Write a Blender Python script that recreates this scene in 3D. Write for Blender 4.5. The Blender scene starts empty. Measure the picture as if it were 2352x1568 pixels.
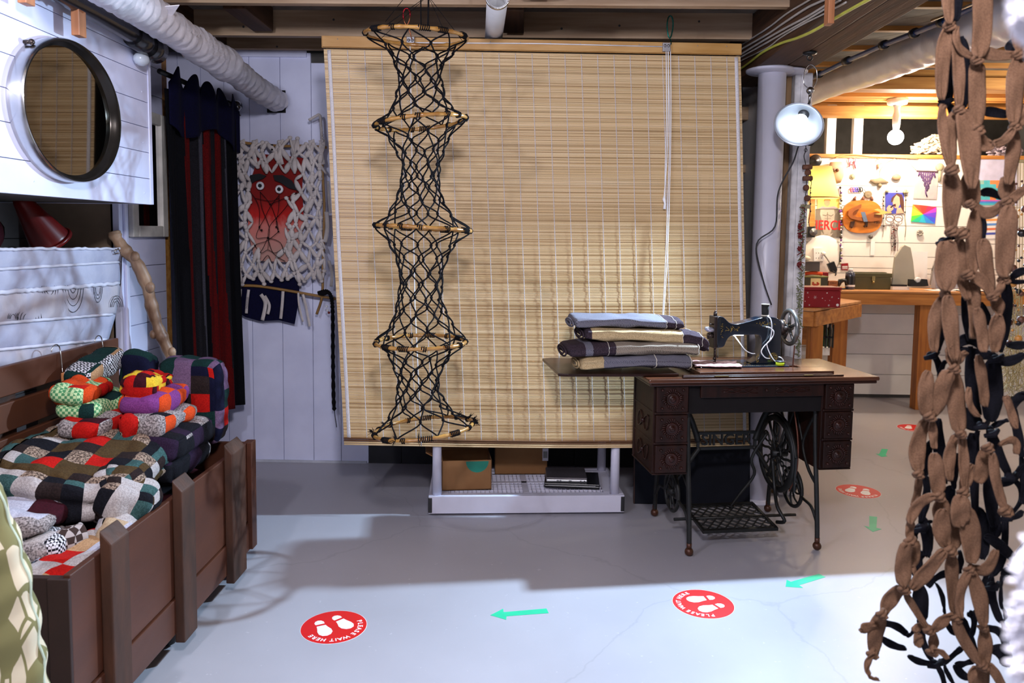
import bpy, bmesh, math, random
from mathutils import Vector, Matrix, noise
PI = math.pi
S = bpy.context.scene
COL = S.collection
# ------------------------------------------------------------ camera
F = 1760.; CX = 1176.; CY = 675.; H = 1.33
yaw = math.radians(.94); pit = math.atan(F * 4.4e-5); rol = .012
_R0 = Vector((math.cos(yaw), math.sin(yaw), 0))
FW = Vector((-math.sin(yaw) * math.cos(pit), math.cos(yaw) * math.cos(pit), -math.sin(pit)))
_U0 = _R0.cross(FW)
RT = _R0 * math.cos(rol) + _U0 * math.sin(rol)
UP = _U0 * math.cos(rol) - _R0 * math.sin(rol)
cam = bpy.data.cameras.new('camera'); co = bpy.data.objects.new('camera', cam); COL.objects.link(co)
co.matrix_world = Matrix(((RT.x, UP.x, -FW.x, 0), (RT.y, UP.y, -FW.y, 0), (RT.z, UP.z, -FW.z, H), (0, 0, 0, 1)))
cam.sensor_width = 36; cam.sensor_fit = 'HORIZONTAL'; cam.lens = F / 2352 * 36
cam.shift_y = -(784 - CY) / 2352; cam.clip_start = .05; cam.clip_end = 50
cam.dof.use_dof = True; cam.dof.focus_distance = 3.1; cam.dof.aperture_fstop = 5.6
S.camera = co
# ------------------------------------------------------------ exposure and world
S.view_settings.view_transform = 'Standard'; S.view_settings.look = 'None'
S.view_settings.exposure = 0.0; S.view_settings.gamma = 1.0; S.view_settings.use_curve_mapping = False
W = bpy.data.worlds.new('world'); S.world = W; W.use_nodes = True
W.node_tree.nodes['Background'].inputs[0].default_value = (.35, .4, .55, 1)
W.node_tree.nodes['Background'].inputs[1].default_value = .06
# ------------------------------------------------------------ lights of the place and added fill
def lamp(name, kind, loc, power, col, size=.1, rot=None, **k):
    l = bpy.data.lights.new(name, kind); o = bpy.data.objects.new(name, l); COL.objects.link(o)
    o.location = loc; l.energy = power; l.color = col
    if kind == 'AREA': l.size = size
    else: l.shadow_soft_size = size
    if rot is not None: o.rotation_euler = Vector(rot).to_track_quat('-Z', 'Y').to_euler()
    for a, b in k.items(): setattr(l, a, b)
    return o
# near half of the room: ceiling bulb inferred from shadows, then unseen added fill
lamp('near_room_light', 'POINT', (-1.12, 1.22, 2.14), 52, (.84, .86, 1.0), .04)
lamp('near_room_light', 'POINT', (.1, .2, 2.2), 175, (.93, .90, 1.0), .12)
# clamp lamp (its reflector is built below)
LAMP = Vector((1.225, 3.51, 1.848)); LDIR = Vector((-.45, -.68, -.58)).normalized()
lamp('clamp_lamp_light', 'SPOT', LAMP + LDIR * .02, 500, (.57, .77, 1.0), .035, LDIR, spot_size=1.92, spot_blend=.3)
# workshop: bare bulb, table lamp
lamp('bare_bulb_light', 'POINT', (3.0, 6.05, 2.13), 55, (1.0, .84, .62), .05)
lamp('workshop_ceiling_light', 'POINT', (3.6, 4.6, 2.2), 40, (1.0, .86, .66), .08)
lamp('table_lamp_light', 'POINT', (2.38, 6.12, 1.66), 5, (1.0, .80, .5), .03)
# ------------------------------------------------------------ pixel -> point on a plane of the place
def ray(x, y):
    return FW + RT * ((x - CX) / F) + UP * (-(y - CY) / F)
def oY(x, y, D): r = ray(x, y); t = D / r.y; return Vector((r.x * t, D, H + r.z * t))
def oX(x, y, X): r = ray(x, y); t = X / r.x; return Vector((X, r.y * t, H + r.z * t))
def oZ(x, y, Z=0.): r = ray(x, y); t = (Z - H) / r.z; return Vector((r.x * t, r.y * t, Z))
# ------------------------------------------------------------ helpers
def lin(c):
    return tuple(((v / 255) / 12.92 if v / 255 <= .04045 else ((v / 255 + .055) / 1.055) ** 2.4) for v in c)
def hx(h): return tuple(int(h[i:i + 2], 16) for i in (0, 2, 4))
MATS = {}
def nt(name):
    m = bpy.data.materials.new(name); m.use_nodes = True; t = m.node_tree
    return m, t, t.nodes, t.links, t.nodes['Principled BSDF']
def mat(name, c, rough=.6, metal=0., var=.12, scale=12., bump=0., bscale=None, stretch=(1, 1, 1), spec=.5, c2=None, det=4, emit=0., sheen=0., coat=0., trans=0.):
    if name in MATS: return MATS[name]
    m, t, N, L, B = nt(name)
    c = lin(hx(c)) if isinstance(c, str) else c
    B.inputs['Roughness'].default_value = rough; B.inputs['Metallic'].default_value = metal
    B.inputs['Specular IOR Level'].default_value = spec
    if sheen: B.inputs['Sheen Weight'].default_value = sheen
    if coat: B.inputs['Coat Weight'].default_value = coat; B.inputs['Coat Roughness'].default_value = .15
    if trans: B.inputs['Transmission Weight'].default_value = trans
    tc = N.new('ShaderNodeTexCoord'); mp = N.new('ShaderNodeMapping'); mp.inputs['Scale'].default_value = stretch
    L.new(tc.outputs['Object'], mp.inputs[0])
    nz = N.new('ShaderNodeTexNoise'); nz.inputs['Scale'].default_value = scale; nz.inputs['Detail'].default_value = det
    L.new(mp.outputs[0], nz.inputs['Vector'])
    r = N.new('ShaderNodeValToRGB'); L.new(nz.outputs[0], r.inputs[0])
    a = tuple(max(0, v * (1 - var)) for v in c); b = tuple(min(1, v * (1 + var)) for v in c)
    if c2 is not None: a, b = c, (lin(hx(c2)) if isinstance(c2, str) else c2)
    r.color_ramp.elements[0].position = .33; r.color_ramp.elements[1].position = .67
    r.color_ramp.elements[0].color = (*a, 1); r.color_ramp.elements[1].color = (*b, 1)
    L.new(r.outputs[0], B.inputs['Base Color'])
    if emit: L.new(r.outputs[0], B.inputs['Emission Color']); B.inputs['Emission Strength'].default_value = emit
    if bump:
        n2 = N.new('ShaderNodeTexNoise'); n2.inputs['Scale'].default_value = bscale or scale * 4; n2.inputs['Detail'].default_value = 3
        L.new(mp.outputs[0], n2.inputs['Vector'])
        bp = N.new('ShaderNodeBump'); bp.inputs['Strength'].default_value = bump; bp.inputs['Distance'].default_value = .004
        L.new(n2.outputs[0], bp.inputs['Height']); L.new(bp.outputs[0], B.inputs['Normal'])
    MATS[name] = m
    return m
def wood(name, c, c2, rough=.5, stretch=(1, 12, 12), scale=3., bump=.15, spec=.5):
    return mat(name, c, rough, c2=c2, stretch=stretch, scale=scale, bump=bump, bscale=scale * 3, det=8, spec=spec)
def weave(name, a, b, scale=220., rough=.95, bump=.4, kind='tweed', seamless=0):
    """woven cloth: two yarn colours mixed by fine checks, herringbone or tweed"""
    if name in MATS: return MATS[name]
    m, t, N, L, B = nt(name)
    B.inputs['Roughness'].default_value = rough; B.inputs['Specular IOR Level'].default_value = .15
    a = lin(hx(a)); b = lin(hx(b))
    tc = N.new('ShaderNodeTexCoord')
    if kind == 'check':
        x = N.new('ShaderNodeTexChecker'); x.inputs['Scale'].default_value = scale
        L.new(tc.outputs['Object'], x.inputs[0]); f = x.outputs['Fac']
    elif kind == 'herring':
        x = N.new('ShaderNodeTexWave'); x.bands_direction = 'DIAGONAL'; x.inputs['Scale'].default_value = scale; x.inputs['Distortion'].default_value = 3.; x.inputs['Detail'].default_value = 2
        L.new(tc.outputs['Object'], x.inputs[0]); f = x.outputs['Fac']
    else:
        x = N.new('ShaderNodeTexNoise'); x.inputs['Scale'].default_value = scale; x.inputs['Detail'].default_value = 3
        L.new(tc.outputs['Object'], x.inputs['Vector']); f = x.outputs[0]
    r = N.new('ShaderNodeValToRGB'); L.new(f, r.inputs[0])
    r.color_ramp.elements[0].position = .40; r.color_ramp.elements[1].position = .60
    r.color_ramp.elements[0].color = (*a, 1); r.color_ramp.elements[1].color = (*b, 1)
    L.new(r.outputs[0], B.inputs['Base Color'])
    bp = N.new('ShaderNodeBump'); bp.inputs['Strength'].default_value = bump; bp.inputs['Distance'].default_value = .002
    L.new(f, bp.inputs['Height']); L.new(bp.outputs[0], B.inputs['Normal'])
    MATS[name] = m
    return m
def glow(name, c, s):
    if name in MATS: return MATS[name]
    m, t, N, L, B = nt(name)
    B.inputs['Base Color'].default_value = (*c, 1)
    B.inputs['Emission Color'].default_value = (*c, 1); B.inputs['Emission Strength'].default_value = s
    MATS[name] = m; return m

class MB:
    def __init__(s): s.v = []; s.f = []; s.m = []; s.sm = []
    def add(s, vs, fs, mi=0, smooth=False):
        o = len(s.v); s.v += [Vector(v) for v in vs]
        for f in fs: s.f.append([i + o for i in f]); s.m.append(mi); s.sm.append(smooth)
        return s
    def box(s, x0, x1, y0, y1, z0, z1, mi=0, M=None):
        vs = [Vector((x, y, z)) for z in (z0, z1) for y in (y0, y1) for x in (x0, x1)]
        if M is not None: vs = [M @ v for v in vs]
        return s.add(vs, [(0, 2, 3, 1), (4, 5, 7, 6), (0, 1, 5, 4), (2, 6, 7, 3), (0, 4, 6, 2), (1, 3, 7, 5)], mi)
    def bar(s, a, b, w, h, up=(0, 0, 1), mi=0):
        a = Vector(a); b = Vector(b); d = (b - a).normalized(); u = Vector(up)
        if abs(d.dot(u)) > .98: u = Vector((1, 0, 0))
        x = d.cross(u).normalized(); z = x.cross(d).normalized()
        vs = [p + x * (i * w / 2) + z * (j * h / 2) for p in (a, b) for j in (-1, 1) for i in (-1, 1)]
        return s.add(vs, [(0, 2, 3, 1), (4, 5, 7, 6), (0, 1, 5, 4), (2, 6, 7, 3), (0, 4, 6, 2), (1, 3, 7, 5)], mi)
    def tube(s, pts, r, n=8, closed=False, mi=0, sq=1., cap=True):
        P = [Vector(p) for p in pts]; k = len(P)
        rs = r if isinstance(r, (list, tuple)) else [r] * k
        vs = []; u = None
        for i, p in enumerate(P):
            if closed: d = P[(i + 1) % k] - P[i - 1]
            else: d = P[min(i + 1, k - 1)] - P[max(i - 1, 0)]
            d = d.normalized() if d.length > 1e-9 else Vector((0, 0, 1))
            if u is None:
                u = Vector((0, 0, 1)) if abs(d.z) < .9 else Vector((1, 0, 0))
            u = (u - d * u.dot(d))
            u = u.normalized() if u.length > 1e-6 else d.orthogonal().normalized()
            w = d.cross(u)
            for j in range(n):
                a = 2 * PI * j / n
                vs.append(p + (u * math.cos(a) + w * math.sin(a) * sq) * rs[i])
        fs = []
        for i in range(k if closed else k - 1):
            i2 = (i + 1) % k
            for j in range(n): fs.append((i * n + j, i * n + (j + 1) % n, i2 * n + (j + 1) % n, i2 * n + j))
        if not closed and cap: fs.append(tuple(range(n - 1, -1, -1))); fs.append(tuple((k - 1) * n + j for j in range(n)))
        return s.add(vs, fs, mi, True)
    def lathe(s, prof, M=None, n=24, mi=0, a0=0, smooth=True, cap=True):
        M = M or Matrix.Identity(4); vs = []
        for r, z in prof:
            for j in range(n):
                a = a0 + 2 * PI * j / n; vs.append(M @ Vector((r * math.cos(a), r * math.sin(a), z)))
        k = len(prof); fs = [(i * n + j, i * n + (j + 1) % n, (i + 1) * n + (j + 1) % n, (i + 1) * n + j) for i in range(k - 1) for j in range(n)]
        if cap: fs.append(tuple(range(n - 1, -1, -1))); fs.append(tuple((k - 1) * n + j for j in range(n)))
        return s.add(vs, fs, mi, smooth)
    def ball(s, c, r, n=8, mi=0, sc=(1, 1, 1)):
        c = Vector(c); vs = []; m = max(4, n // 2 + 1)
        for i in range(1, m):
            a = PI * i / m
            for j in range(n):
                b = 2 * PI * j / n; vs.append(c + Vector((r * sc[0] * math.sin(a) * math.cos(b), r * sc[1] * math.sin(a) * math.sin(b), r * sc[2] * math.cos(a))))
        t = len(vs); vs += [c + Vector((0, 0, r * sc[2])), c - Vector((0, 0, r * sc[2]))]
        fs = [(i * n + j, (i + 1) * n + j, (i + 1) * n + (j + 1) % n, i * n + (j + 1) % n) for i in range(m - 2) for j in range(n)]
        fs += [(t, j, (j + 1) % n) for j in range(n)] + [(t + 1, (m - 2) * n + (j + 1) % n, (m - 2) * n + j) for j in range(n)]
        return s.add(vs, fs, mi, True)
    def prism(s, poly, h, M=None, mi=0, z0=0):
        M = M or Matrix.Identity(4); n = len(poly)
        vs = [M @ Vector((x, y, z0)) for x, y in poly] + [M @ Vector((x, y, z0 + h)) for x, y in poly]
        fs = [tuple(range(n - 1, -1, -1)), tuple(range(n, 2 * n))] + [(i, (i + 1) % n, n + (i + 1) % n, n + i) for i in range(n)]
        return s.add(vs, fs, mi)
    def grid(s, fn, nu, nv, mi=0, smooth=True, closed_u=False):
        vs = [fn(i / nu, j / nv) for j in range(nv + 1) for i in range(nu + (0 if closed_u else 1))]
        w = nu + (0 if closed_u else 1); fs = []; ms = []
        for j in range(nv):
            for i in range(nu):
                i2 = (i + 1) % w if closed_u else i + 1
                fs.append((j * w + i, j * w + i2, (j + 1) * w + i2, (j + 1) * w + i))
                ms.append(mi(i / nu, j / nv) if callable(mi) else mi)
        o = len(s.f); s.add(vs, fs, 0, smooth)
        for q, mm in enumerate(ms): s.m[o + q] = mm
        return s
    def ribbon(s, pts, ws, side=None, th=.0015, mi=0, curl=0.):
        """flat strip of real thickness along pts"""
        P = [Vector(p) for p in pts]; k = len(P); vs = []
        for i, p in enumerate(P):
            d = (P[min(i + 1, k - 1)] - P[max(i - 1, 0)]).normalized()
            sd = side(i / (k - 1)) if callable(side) else Vector(side or (1, 0, 0))
            x = (sd - d * sd.dot(d)).normalized(); z = d.cross(x); w = ws[i] / 2
            c = z * (curl * w)
            vs += [p - x * w + c - z * th, p - z * th, p + x * w + c - z * th, p + x * w + c + z * th, p + z * th, p - x * w + c + z * th]
        fs = []
        for i in range(k - 1):
            for j in range(6): fs.append((i * 6 + j, i * 6 + (j + 1) % 6, (i + 1) * 6 + (j + 1) % 6, (i + 1) * 6 + j))
        fs += [(5, 4, 3, 2, 1, 0), tuple((k - 1) * 6 + j for j in range(6))]
        return s.add(vs, fs, mi, True)
    def text(s, t, size, M, ext=.001, mi=0, align='CENTER', bold=0.):
        cu = bpy.data.curves.new('t', 'FONT'); cu.body = t; cu.size = size; cu.extrude = ext; cu.align_x = align; cu.align_y = 'CENTER'; cu.offset = bold
        cu.resolution_u = 3
        o = bpy.data.objects.new('t', cu); COL.objects.link(o)
        dg = bpy.context.evaluated_depsgraph_get(); me = o.evaluated_get(dg).to_mesh()
        vs = [M @ v.co for v in me.vertices]; fs = [tuple(p.vertices) for p in me.polygons]
        s.add(vs, fs, mi); o.evaluated_get(dg).to_mesh_clear()
        bpy.data.objects.remove(o); bpy.data.curves.remove(cu)
        return s
    def build(s, name, mats, parent=None, bevel=0., smooth=None, sub=0, solid=0., at=None):
        me = bpy.data.meshes.new(name)
        if not isinstance(mats, (list, tuple)): mats = [mats]
        if parent is None:
            if at is None:
                xs = [v.x for v in s.v]; ys = [v.y for v in s.v]; zs = [v.z for v in s.v]
                loc = Vector(((min(xs) + max(xs)) / 2, (min(ys) + max(ys)) / 2, min(zs)))
            else: loc = Vector(at)
            IM = Matrix.Translation(-loc)
        else:
            IM = WM[parent.name].inverted(); loc = None
        me.from_pydata([IM @ v for v in s.v], [], s.f)
        for m in mats: me.materials.append(m)
        for i, p in enumerate(me.polygons):
            p.material_index = s.m[i]; p.use_smooth = s.sm[i] if smooth is None else smooth
        bm = bmesh.new(); bm.from_mesh(me); bmesh.ops.recalc_face_normals(bm, faces=bm.faces); bm.to_mesh(me); bm.free()
        o = bpy.data.objects.new(name, me); COL.objects.link(o)
        if parent is None: o.location = loc; WM[o.name] = Matrix.Translation(loc)
        else: o.parent = parent; WM[o.name] = WM[parent.name]
        if bevel:
            b = o.modifiers.new('bevel', 'BEVEL'); b.width = bevel; b.segments = 2; b.limit_method = 'ANGLE'; b.angle_limit = .7
        if solid:
            b = o.modifiers.new('solid', 'SOLIDIFY'); b.thickness = solid; b.offset = 0
        if sub:
            b = o.modifiers.new('sub', 'SUBSURF'); b.levels = sub; b.render_levels = sub
        return o
WM = {}
def thing(name, label, cat, loc=(0, 0, 0), rz=0., group=None):
    o = bpy.data.objects.new(name, None); COL.objects.link(o); o.empty_display_size = .05
    o.location = loc; o.rotation_euler = (0, 0, rz)
    WM[o.name] = Matrix.Translation(Vector(loc)) @ Matrix.Rotation(rz, 4, 'Z')
    return tag(o, label, cat, group)
def tag(o, label, cat, group=None, kind=None):
    o['label'] = label; o['category'] = cat
    if group: o['group'] = group
    if kind: o['kind'] = kind
    return o
def struct(mb, name, mats, **k):
    o = mb.build(name, mats, **k); o['kind'] = 'structure'; return o
def TR(x=0, y=0, z=0, rx=0, ry=0, rz=0):
    return Matrix.Translation((x, y, z)) @ Matrix.Rotation(rz, 4, 'Z') @ Matrix.Rotation(ry, 4, 'Y') @ Matrix.Rotation(rx, 4, 'X')
def smoothpts(P, n=6, closed=False):
    """Catmull-Rom through P"""
    P = [Vector(p) for p in P]; k = len(P); out = []
    rng = range(k) if closed else range(k - 1)
    for i in rng:
        if closed: a, b, c, d = P[i - 1], P[i], P[(i + 1) % k], P[(i + 2) % k]
        else: a, b, c, d = P[max(i - 1, 0)], P[i], P[i + 1], P[min(i + 2, k - 1)]
        for j in range(n):
            t = j / n
            out.append(.5 * ((2 * b) + (c - a) * t + (2 * a - 5 * b + 4 * c - d) * t * t + (3 * b - a - 3 * c + d) * t ** 3))
    if not closed: out.append(P[-1])
    return out
def rnd(seed): return random.Random(seed)
# ============================================================ SETTING
white = mat('white_paint', (.70, .73, .96), .38, var=.07, scale=5, bump=.12, bscale=30, spec=.4)
white2 = mat('white_paint_warm', (.80, .77, .74), .5, var=.06, scale=4, bump=.1, bscale=25)
dirty = mat('seam_dirt', (.07, .065, .06), .9)
jw = wood('joist_wood', 'bfa384', 'a08263', .6, (1, 14, 14), 2.5)
jwo = wood('joist_wood_orange', 'd09a50', 'a86c2c', .6, (1, 14, 14), 2.5)
dkw = wood('beam_wood', '5c3a22', '38220f', .65, (14, 1, 14), 2.2, .3)
cboard = mat('ceiling_board', '8f867c', .8, c2='6f675f', scale=6)
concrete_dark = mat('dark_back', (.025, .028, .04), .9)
# floor: grey painted concrete with scuffs
def floor_mat():
    m, t, N, L, B = nt('floor_paint')
    tc = N.new('ShaderNodeTexCoord'); n1 = N.new('ShaderNodeTexNoise'); n1.inputs['Scale'].default_value = 1.6; n1.inputs['Detail'].default_value = 7
    L.new(tc.outputs['Object'], n1.inputs['Vector'])
    r = N.new('ShaderNodeValToRGB'); L.new(n1.outputs[0], r.inputs[0])
    r.color_ramp.elements[0].position = .3; r.color_ramp.elements[0].color = (.36, .35, .385, 1)
    r.color_ramp.elements[1].position = .75; r.color_ramp.elements[1].color = (.43, .42, .46, 1)
    n2 = N.new('ShaderNodeTexNoise'); n2.inputs['Scale'].default_value = 55; n2.inputs['Detail'].default_value = 2
    L.new(tc.outputs['Object'], n2.inputs['Vector'])
    r2 = N.new('ShaderNodeValToRGB'); L.new(n2.outputs[0], r2.inputs[0])
    r2.color_ramp.elements[0].position = .72; r2.color_ramp.elements[0].color = (0, 0, 0, 1); r2.color_ramp.elements[1].position = .76; r2.color_ramp.elements[1].color = (.35, .35, .35, 1)
    mx = N.new('ShaderNodeMixRGB'); mx.inputs[2].default_value = (.62, .62, .64, 1); L.new(r2.outputs[0], mx.inputs[0]); L.new(r.outputs[0], mx.inputs[1])
    v = N.new('ShaderNodeTexVoronoi'); v.feature = 'DISTANCE_TO_EDGE'; v.inputs['Scale'].default_value = .55
    dn = N.new('ShaderNodeTexNoise'); dn.inputs['Scale'].default_value = 2.5; dn.inputs['Detail'].default_value = 5; L.new(tc.outputs['Object'], dn.inputs['Vector'])
    ad = N.new('ShaderNodeMixRGB'); ad.blend_type = 'ADD'; ad.inputs[0].default_value = .35; L.new(tc.outputs['Object'], ad.inputs[1]); L.new(dn.outputs['Color'], ad.inputs[2])
    L.new(ad.outputs[0], v.inputs['Vector'])
    r3 = N.new('ShaderNodeValToRGB'); L.new(v.outputs['Distance'], r3.inputs[0])
    r3.color_ramp.elements[0].position = 0; r3.color_ramp.elements[0].color = (.88, .88, .88, 1); r3.color_ramp.elements[1].position = .0014; r3.color_ramp.elements[1].color = (1, 1, 1, 1)
    mu = N.new('ShaderNodeMixRGB'); mu.blend_type = 'MULTIPLY'; mu.inputs[0].default_value = 1; L.new(mx.outputs[0], mu.inputs[1]); L.new(r3.outputs[0], mu.inputs[2])
    L.new(mu.outputs[0], B.inputs['Base Color'])
    rr = N.new('ShaderNodeMapRange'); rr.inputs[3].default_value = .28; rr.inputs[4].default_value = .5; L.new(n1.outputs[0], rr.inputs[0]); L.new(rr.outputs[0], B.inputs['Roughness'])
    bp = N.new('ShaderNodeBump'); bp.inputs['Strength'].default_value = .12; bp.inputs['Distance'].default_value = .003
    n3 = N.new('ShaderNodeTexNoise'); n3.inputs['Scale'].default_value = 9; n3.inputs['Detail'].default_value = 6; L.new(tc.outputs['Object'], n3.inputs['Vector'])
    L.new(n3.outputs[0], bp.inputs['Height']); L.new(bp.outputs[0], B.inputs['Normal'])
    return m
struct(MB().box(-2.4, 5.4, -1.6, 9, -.1, 0), 'floor', floor_mat())
# left wall: planks on the far pier, a beige return, a deep recess behind the hanging quilt
def planks_x(mb, X, y0, y1, zs, t=.018, gap=.003):
    for a, b in zip(zs, zs[1:]): mb.box(X - t, X, y0, y1, a + gap / 2, b - gap / 2)
zs = [0.02 + i * .128 for i in range(19)]
m = MB(); planks_x(m, -1.70, 3.2, 3.60, zs); 
m.box(-1.74, -1.7185, 3.2, 3.60, 0, 2.42, 1); m.box(-2.1, -1.72, 3.2, 3.22, 0, 2.42, 2)
m.box(-2.1, -1.72, 3.582, 3.60, 0, 2.42, 0)
struct(m, 'wall_left', [white, dirty, mat('beige_board', '8c7862', .7)])
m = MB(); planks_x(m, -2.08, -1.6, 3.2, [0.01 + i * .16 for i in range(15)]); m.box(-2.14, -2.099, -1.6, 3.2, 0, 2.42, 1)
struct(m, 'wall_left', [mat('recess_shade', (.055, .045, .045), .8), dirty])  # recess planks coloured near black to stand in for the shade there
m = MB(); m.box(-1.715, -1.685, 3.165, 3.235, 0, 2.42); m.box(-1.685, -1.672, 3.19, 3.215, 0, 2.42)
struct(m, 'trim_1', white, bevel=.004)
# opening to the left behind the striped curtain
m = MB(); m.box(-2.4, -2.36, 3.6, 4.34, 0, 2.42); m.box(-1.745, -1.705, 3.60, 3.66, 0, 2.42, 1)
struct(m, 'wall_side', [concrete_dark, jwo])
# planked bulkhead above the recess, carrying the round mirror
zb = [1.428, 1.527, 1.626, 1.72, 1.815, 1.92, 1.99, 2.09, 2.19, 2.29, 2.40]
m = MB(); planks_x(m, -1.45, -1.2, 2.97, zb, .02, .0025)
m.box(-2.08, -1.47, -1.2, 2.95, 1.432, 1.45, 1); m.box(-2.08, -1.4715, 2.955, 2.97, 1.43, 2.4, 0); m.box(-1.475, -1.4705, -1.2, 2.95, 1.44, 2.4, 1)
m.box(-1.462, -1.447, 2.955, 2.975, 1.43, 1.985, 0)
for i in range(24):
    y = .6 + (i % 8) * .33; z = 1.47 + (i // 8) * .19
    m.lathe([(.0035, 0), (.003, .0015)], TR(-1.4505, y, z, ry=PI / 2), 8, 0)
struct(m, 'wall_bulkhead', [white, dirty])
# back wall, vertical planks
m = MB(); xs = [-2.36, -2.1, -1.96, -1.83, -1.70, -1.557, -1.383, -1.209, -1.05, -.89, -.7, -.5, -.3, -.1, .1, .3, .5, .7, .86]
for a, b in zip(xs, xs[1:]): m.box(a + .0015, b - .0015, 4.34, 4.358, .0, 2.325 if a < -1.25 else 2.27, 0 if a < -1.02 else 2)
m.box(-2.36, .86, 4.359, 4.40, 0, 2.33, 1)
m.box(-1.75, -1.23, 4.325, 4.34, 2.30, 2.335, 0)
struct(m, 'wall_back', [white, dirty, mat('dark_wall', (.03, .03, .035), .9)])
struct(MB().box(-1.75, -.9, 4.328, 4.34, 0, .012), 'baseboard_back', mat('floor_edge', (.5, .52, .6), .6))
# dark space to the right of the back wall: navy sheet between studs
m = MB(); m.box(.86, 1.36, 4.95, 5.0, 0, 2.42); m.box(.86, .9, 4.34, 4.95, 0, 2.42)
struct(m, 'wall_alcove', mat('navy_sheet', '0a1433', .7))
m = MB()
for z in (.62, 1.26, 1.73): m.box(.9, 1.36, 4.82, 4.86, z, z + .05)
m.box(.9, 1.36, 4.80, 4.86, 2.05, 2.13); m.box(1.09, 1.13, 4.8, 4.84, 0, 2.4)
struct(m, 'trim_2', jw, bevel=.003)
# ceiling boards, diagonal seams
m = MB()
for i in range(46):
    x = -4.2 + i * .18; c = .9
    P = [(x, 5.1), (x + .176, 5.1), (x + .176 + 6.7 * c, -1.6), (x + 6.7 * c, -1.6)]
    P = [p for p in P]
    m.prism([(a, b) for a, b in P], .02, Matrix.Translation((0, 0, 2.425)))
m.box(-2.4, 1.5, -1.6, 5.0, 2.45, 2.5, 1)
struct(m, 'ceiling', [cboard, dirty])
for y in (4.29, 3.87, 3.33, 2.79, 2.25, 1.71, 1.17, .63, .09, -.45, -1.0):
    m = MB(); m.box(-1.66, 1.10, y, y + .04, 2.30 if y != 4.29 else 2.335, 2.425)
    r = rnd(int(y * 100))
    for q in range(7):
        x = -1.4 + q * .38 + r.uniform(-.1, .1); m.lathe([(.006, 0), (.006, .001)], TR(x, y - .0005, 2.36 + r.uniform(-.02, .03), rx=PI / 2), 8, 1)
    struct(m, 'trim_3', [jw, dirty], bevel=.003)
m = MB(); m.box(-1.70, -1.66, -1.5, 4.3, 2.28, 2.425)
struct(m, 'trim_4', dkw, bevel=.004)
# blocking pieces between joists
m = MB()
for (x, y) in ((-.12, 3.45), (-.02, 2.9), (-1.35, 3.45)): m.box(x, x + .1, y, y + .38, 2.31, 2.424)
struct(m, 'trim_5', dkw, bevel=.003)
# big brown beam
m = MB(); m.box(1.10, 1.24, -1.5, 4.3, 2.15, 2.42); m.box(1.243, 1.385, -1.5, 4.3, 2.153, 2.42)
struct(m, 'trim_6', dkw, bevel=.006)
# pier studs right of the column
m = MB(); m.box(1.268, 1.298, 3.93, 4.02, 0, 2.15); m.box(1.302, 1.328, 3.94, 4.02, 0, 2.15)
struct(m, 'trim_7', wood('stud_wood', '9a7a55', '6f5335', .7, (12, 12, 1)), bevel=.003)
m = MB(); m.box(1.332, 1.362, 3.905, 4.03, 0, 2.149); m.box(1.362, 1.418, 3.90, 4.03, 0, 2.149)
struct(m, 'trim_8', mat('chipped_white', (.72, .70, .70), .6, var=.25, scale=14, bump=.5, bscale=40), bevel=.004)
# partition along the workshop, far wall and room beyond
m = MB(); m.box(1.36, 1.42, 4.03, 6.4, 0, 2.40)
struct(m, 'wall_partition', white2)
m = MB(); zf = [0.03, .20, .37, .54, .71, .88, 1.045, 1.09, 1.185, 1.30, 1.44, 1.60, 1.765, 1.99]
for a, b in zip(zf, zf[1:]): m.box(1.45, 5.0, 6.4, 6.42, a + .002, b - .002)
m.box(1.45, 5.0, 6.422, 6.48, 0, 1.985, 1)
struct(m, 'wall_far', [white2, dirty])
m = MB(); m.box(1.45, 5.0, 6.385, 6.42, 1.99, 2.02)
struct(m, 'trim_9', jwo)
m = MB()
for x in (2.02, 2.46, 2.68, 3.52, 4.2): m.box(x, x + .075, 6.41, 6.46, 2.02, 2.42)
struct(m, 'trim_10', white2, bevel=.003)
struct(MB().box(1.4, 5.2, 8.0, 8.05, 0, 3), 'wall_beyond', mat('beyond_grey', (.10, .09, .085), .9))
struct(MB().box(5.0, 5.05, -1.6, 8.0, 0, 2.9), 'wall_right', white2)
struct(MB().box(-2.4, 5.05, -1.65, -1.6, 0, 2.9), 'wall_behind', mat('plain_grey_wall', (.22, .21, .21), .9))
# workshop ceiling
m = MB(); m.box(1.385, 5.0, -1.6, 8.0, 2.62, 2.66)
struct(m, 'ceiling', mat('foil_underlay', 'cfc6b6', .5, var=.2, scale=5))
for i in range(14):
    y = 1.2 + i * .41
    m = MB(); m.box(1.388, 5.0, y, y + .04, 2.40, 2.62); 
    struct(m, 'trim_11', jwo, bevel=.003)
m = MB()
for y, z in ((6.2, 2.30), (5.2, 2.32)): m.box(1.46, 5.0, y, y + .14, z, z + .08)
struct(m, 'trim_12', jwo, bevel=.003)
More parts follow.
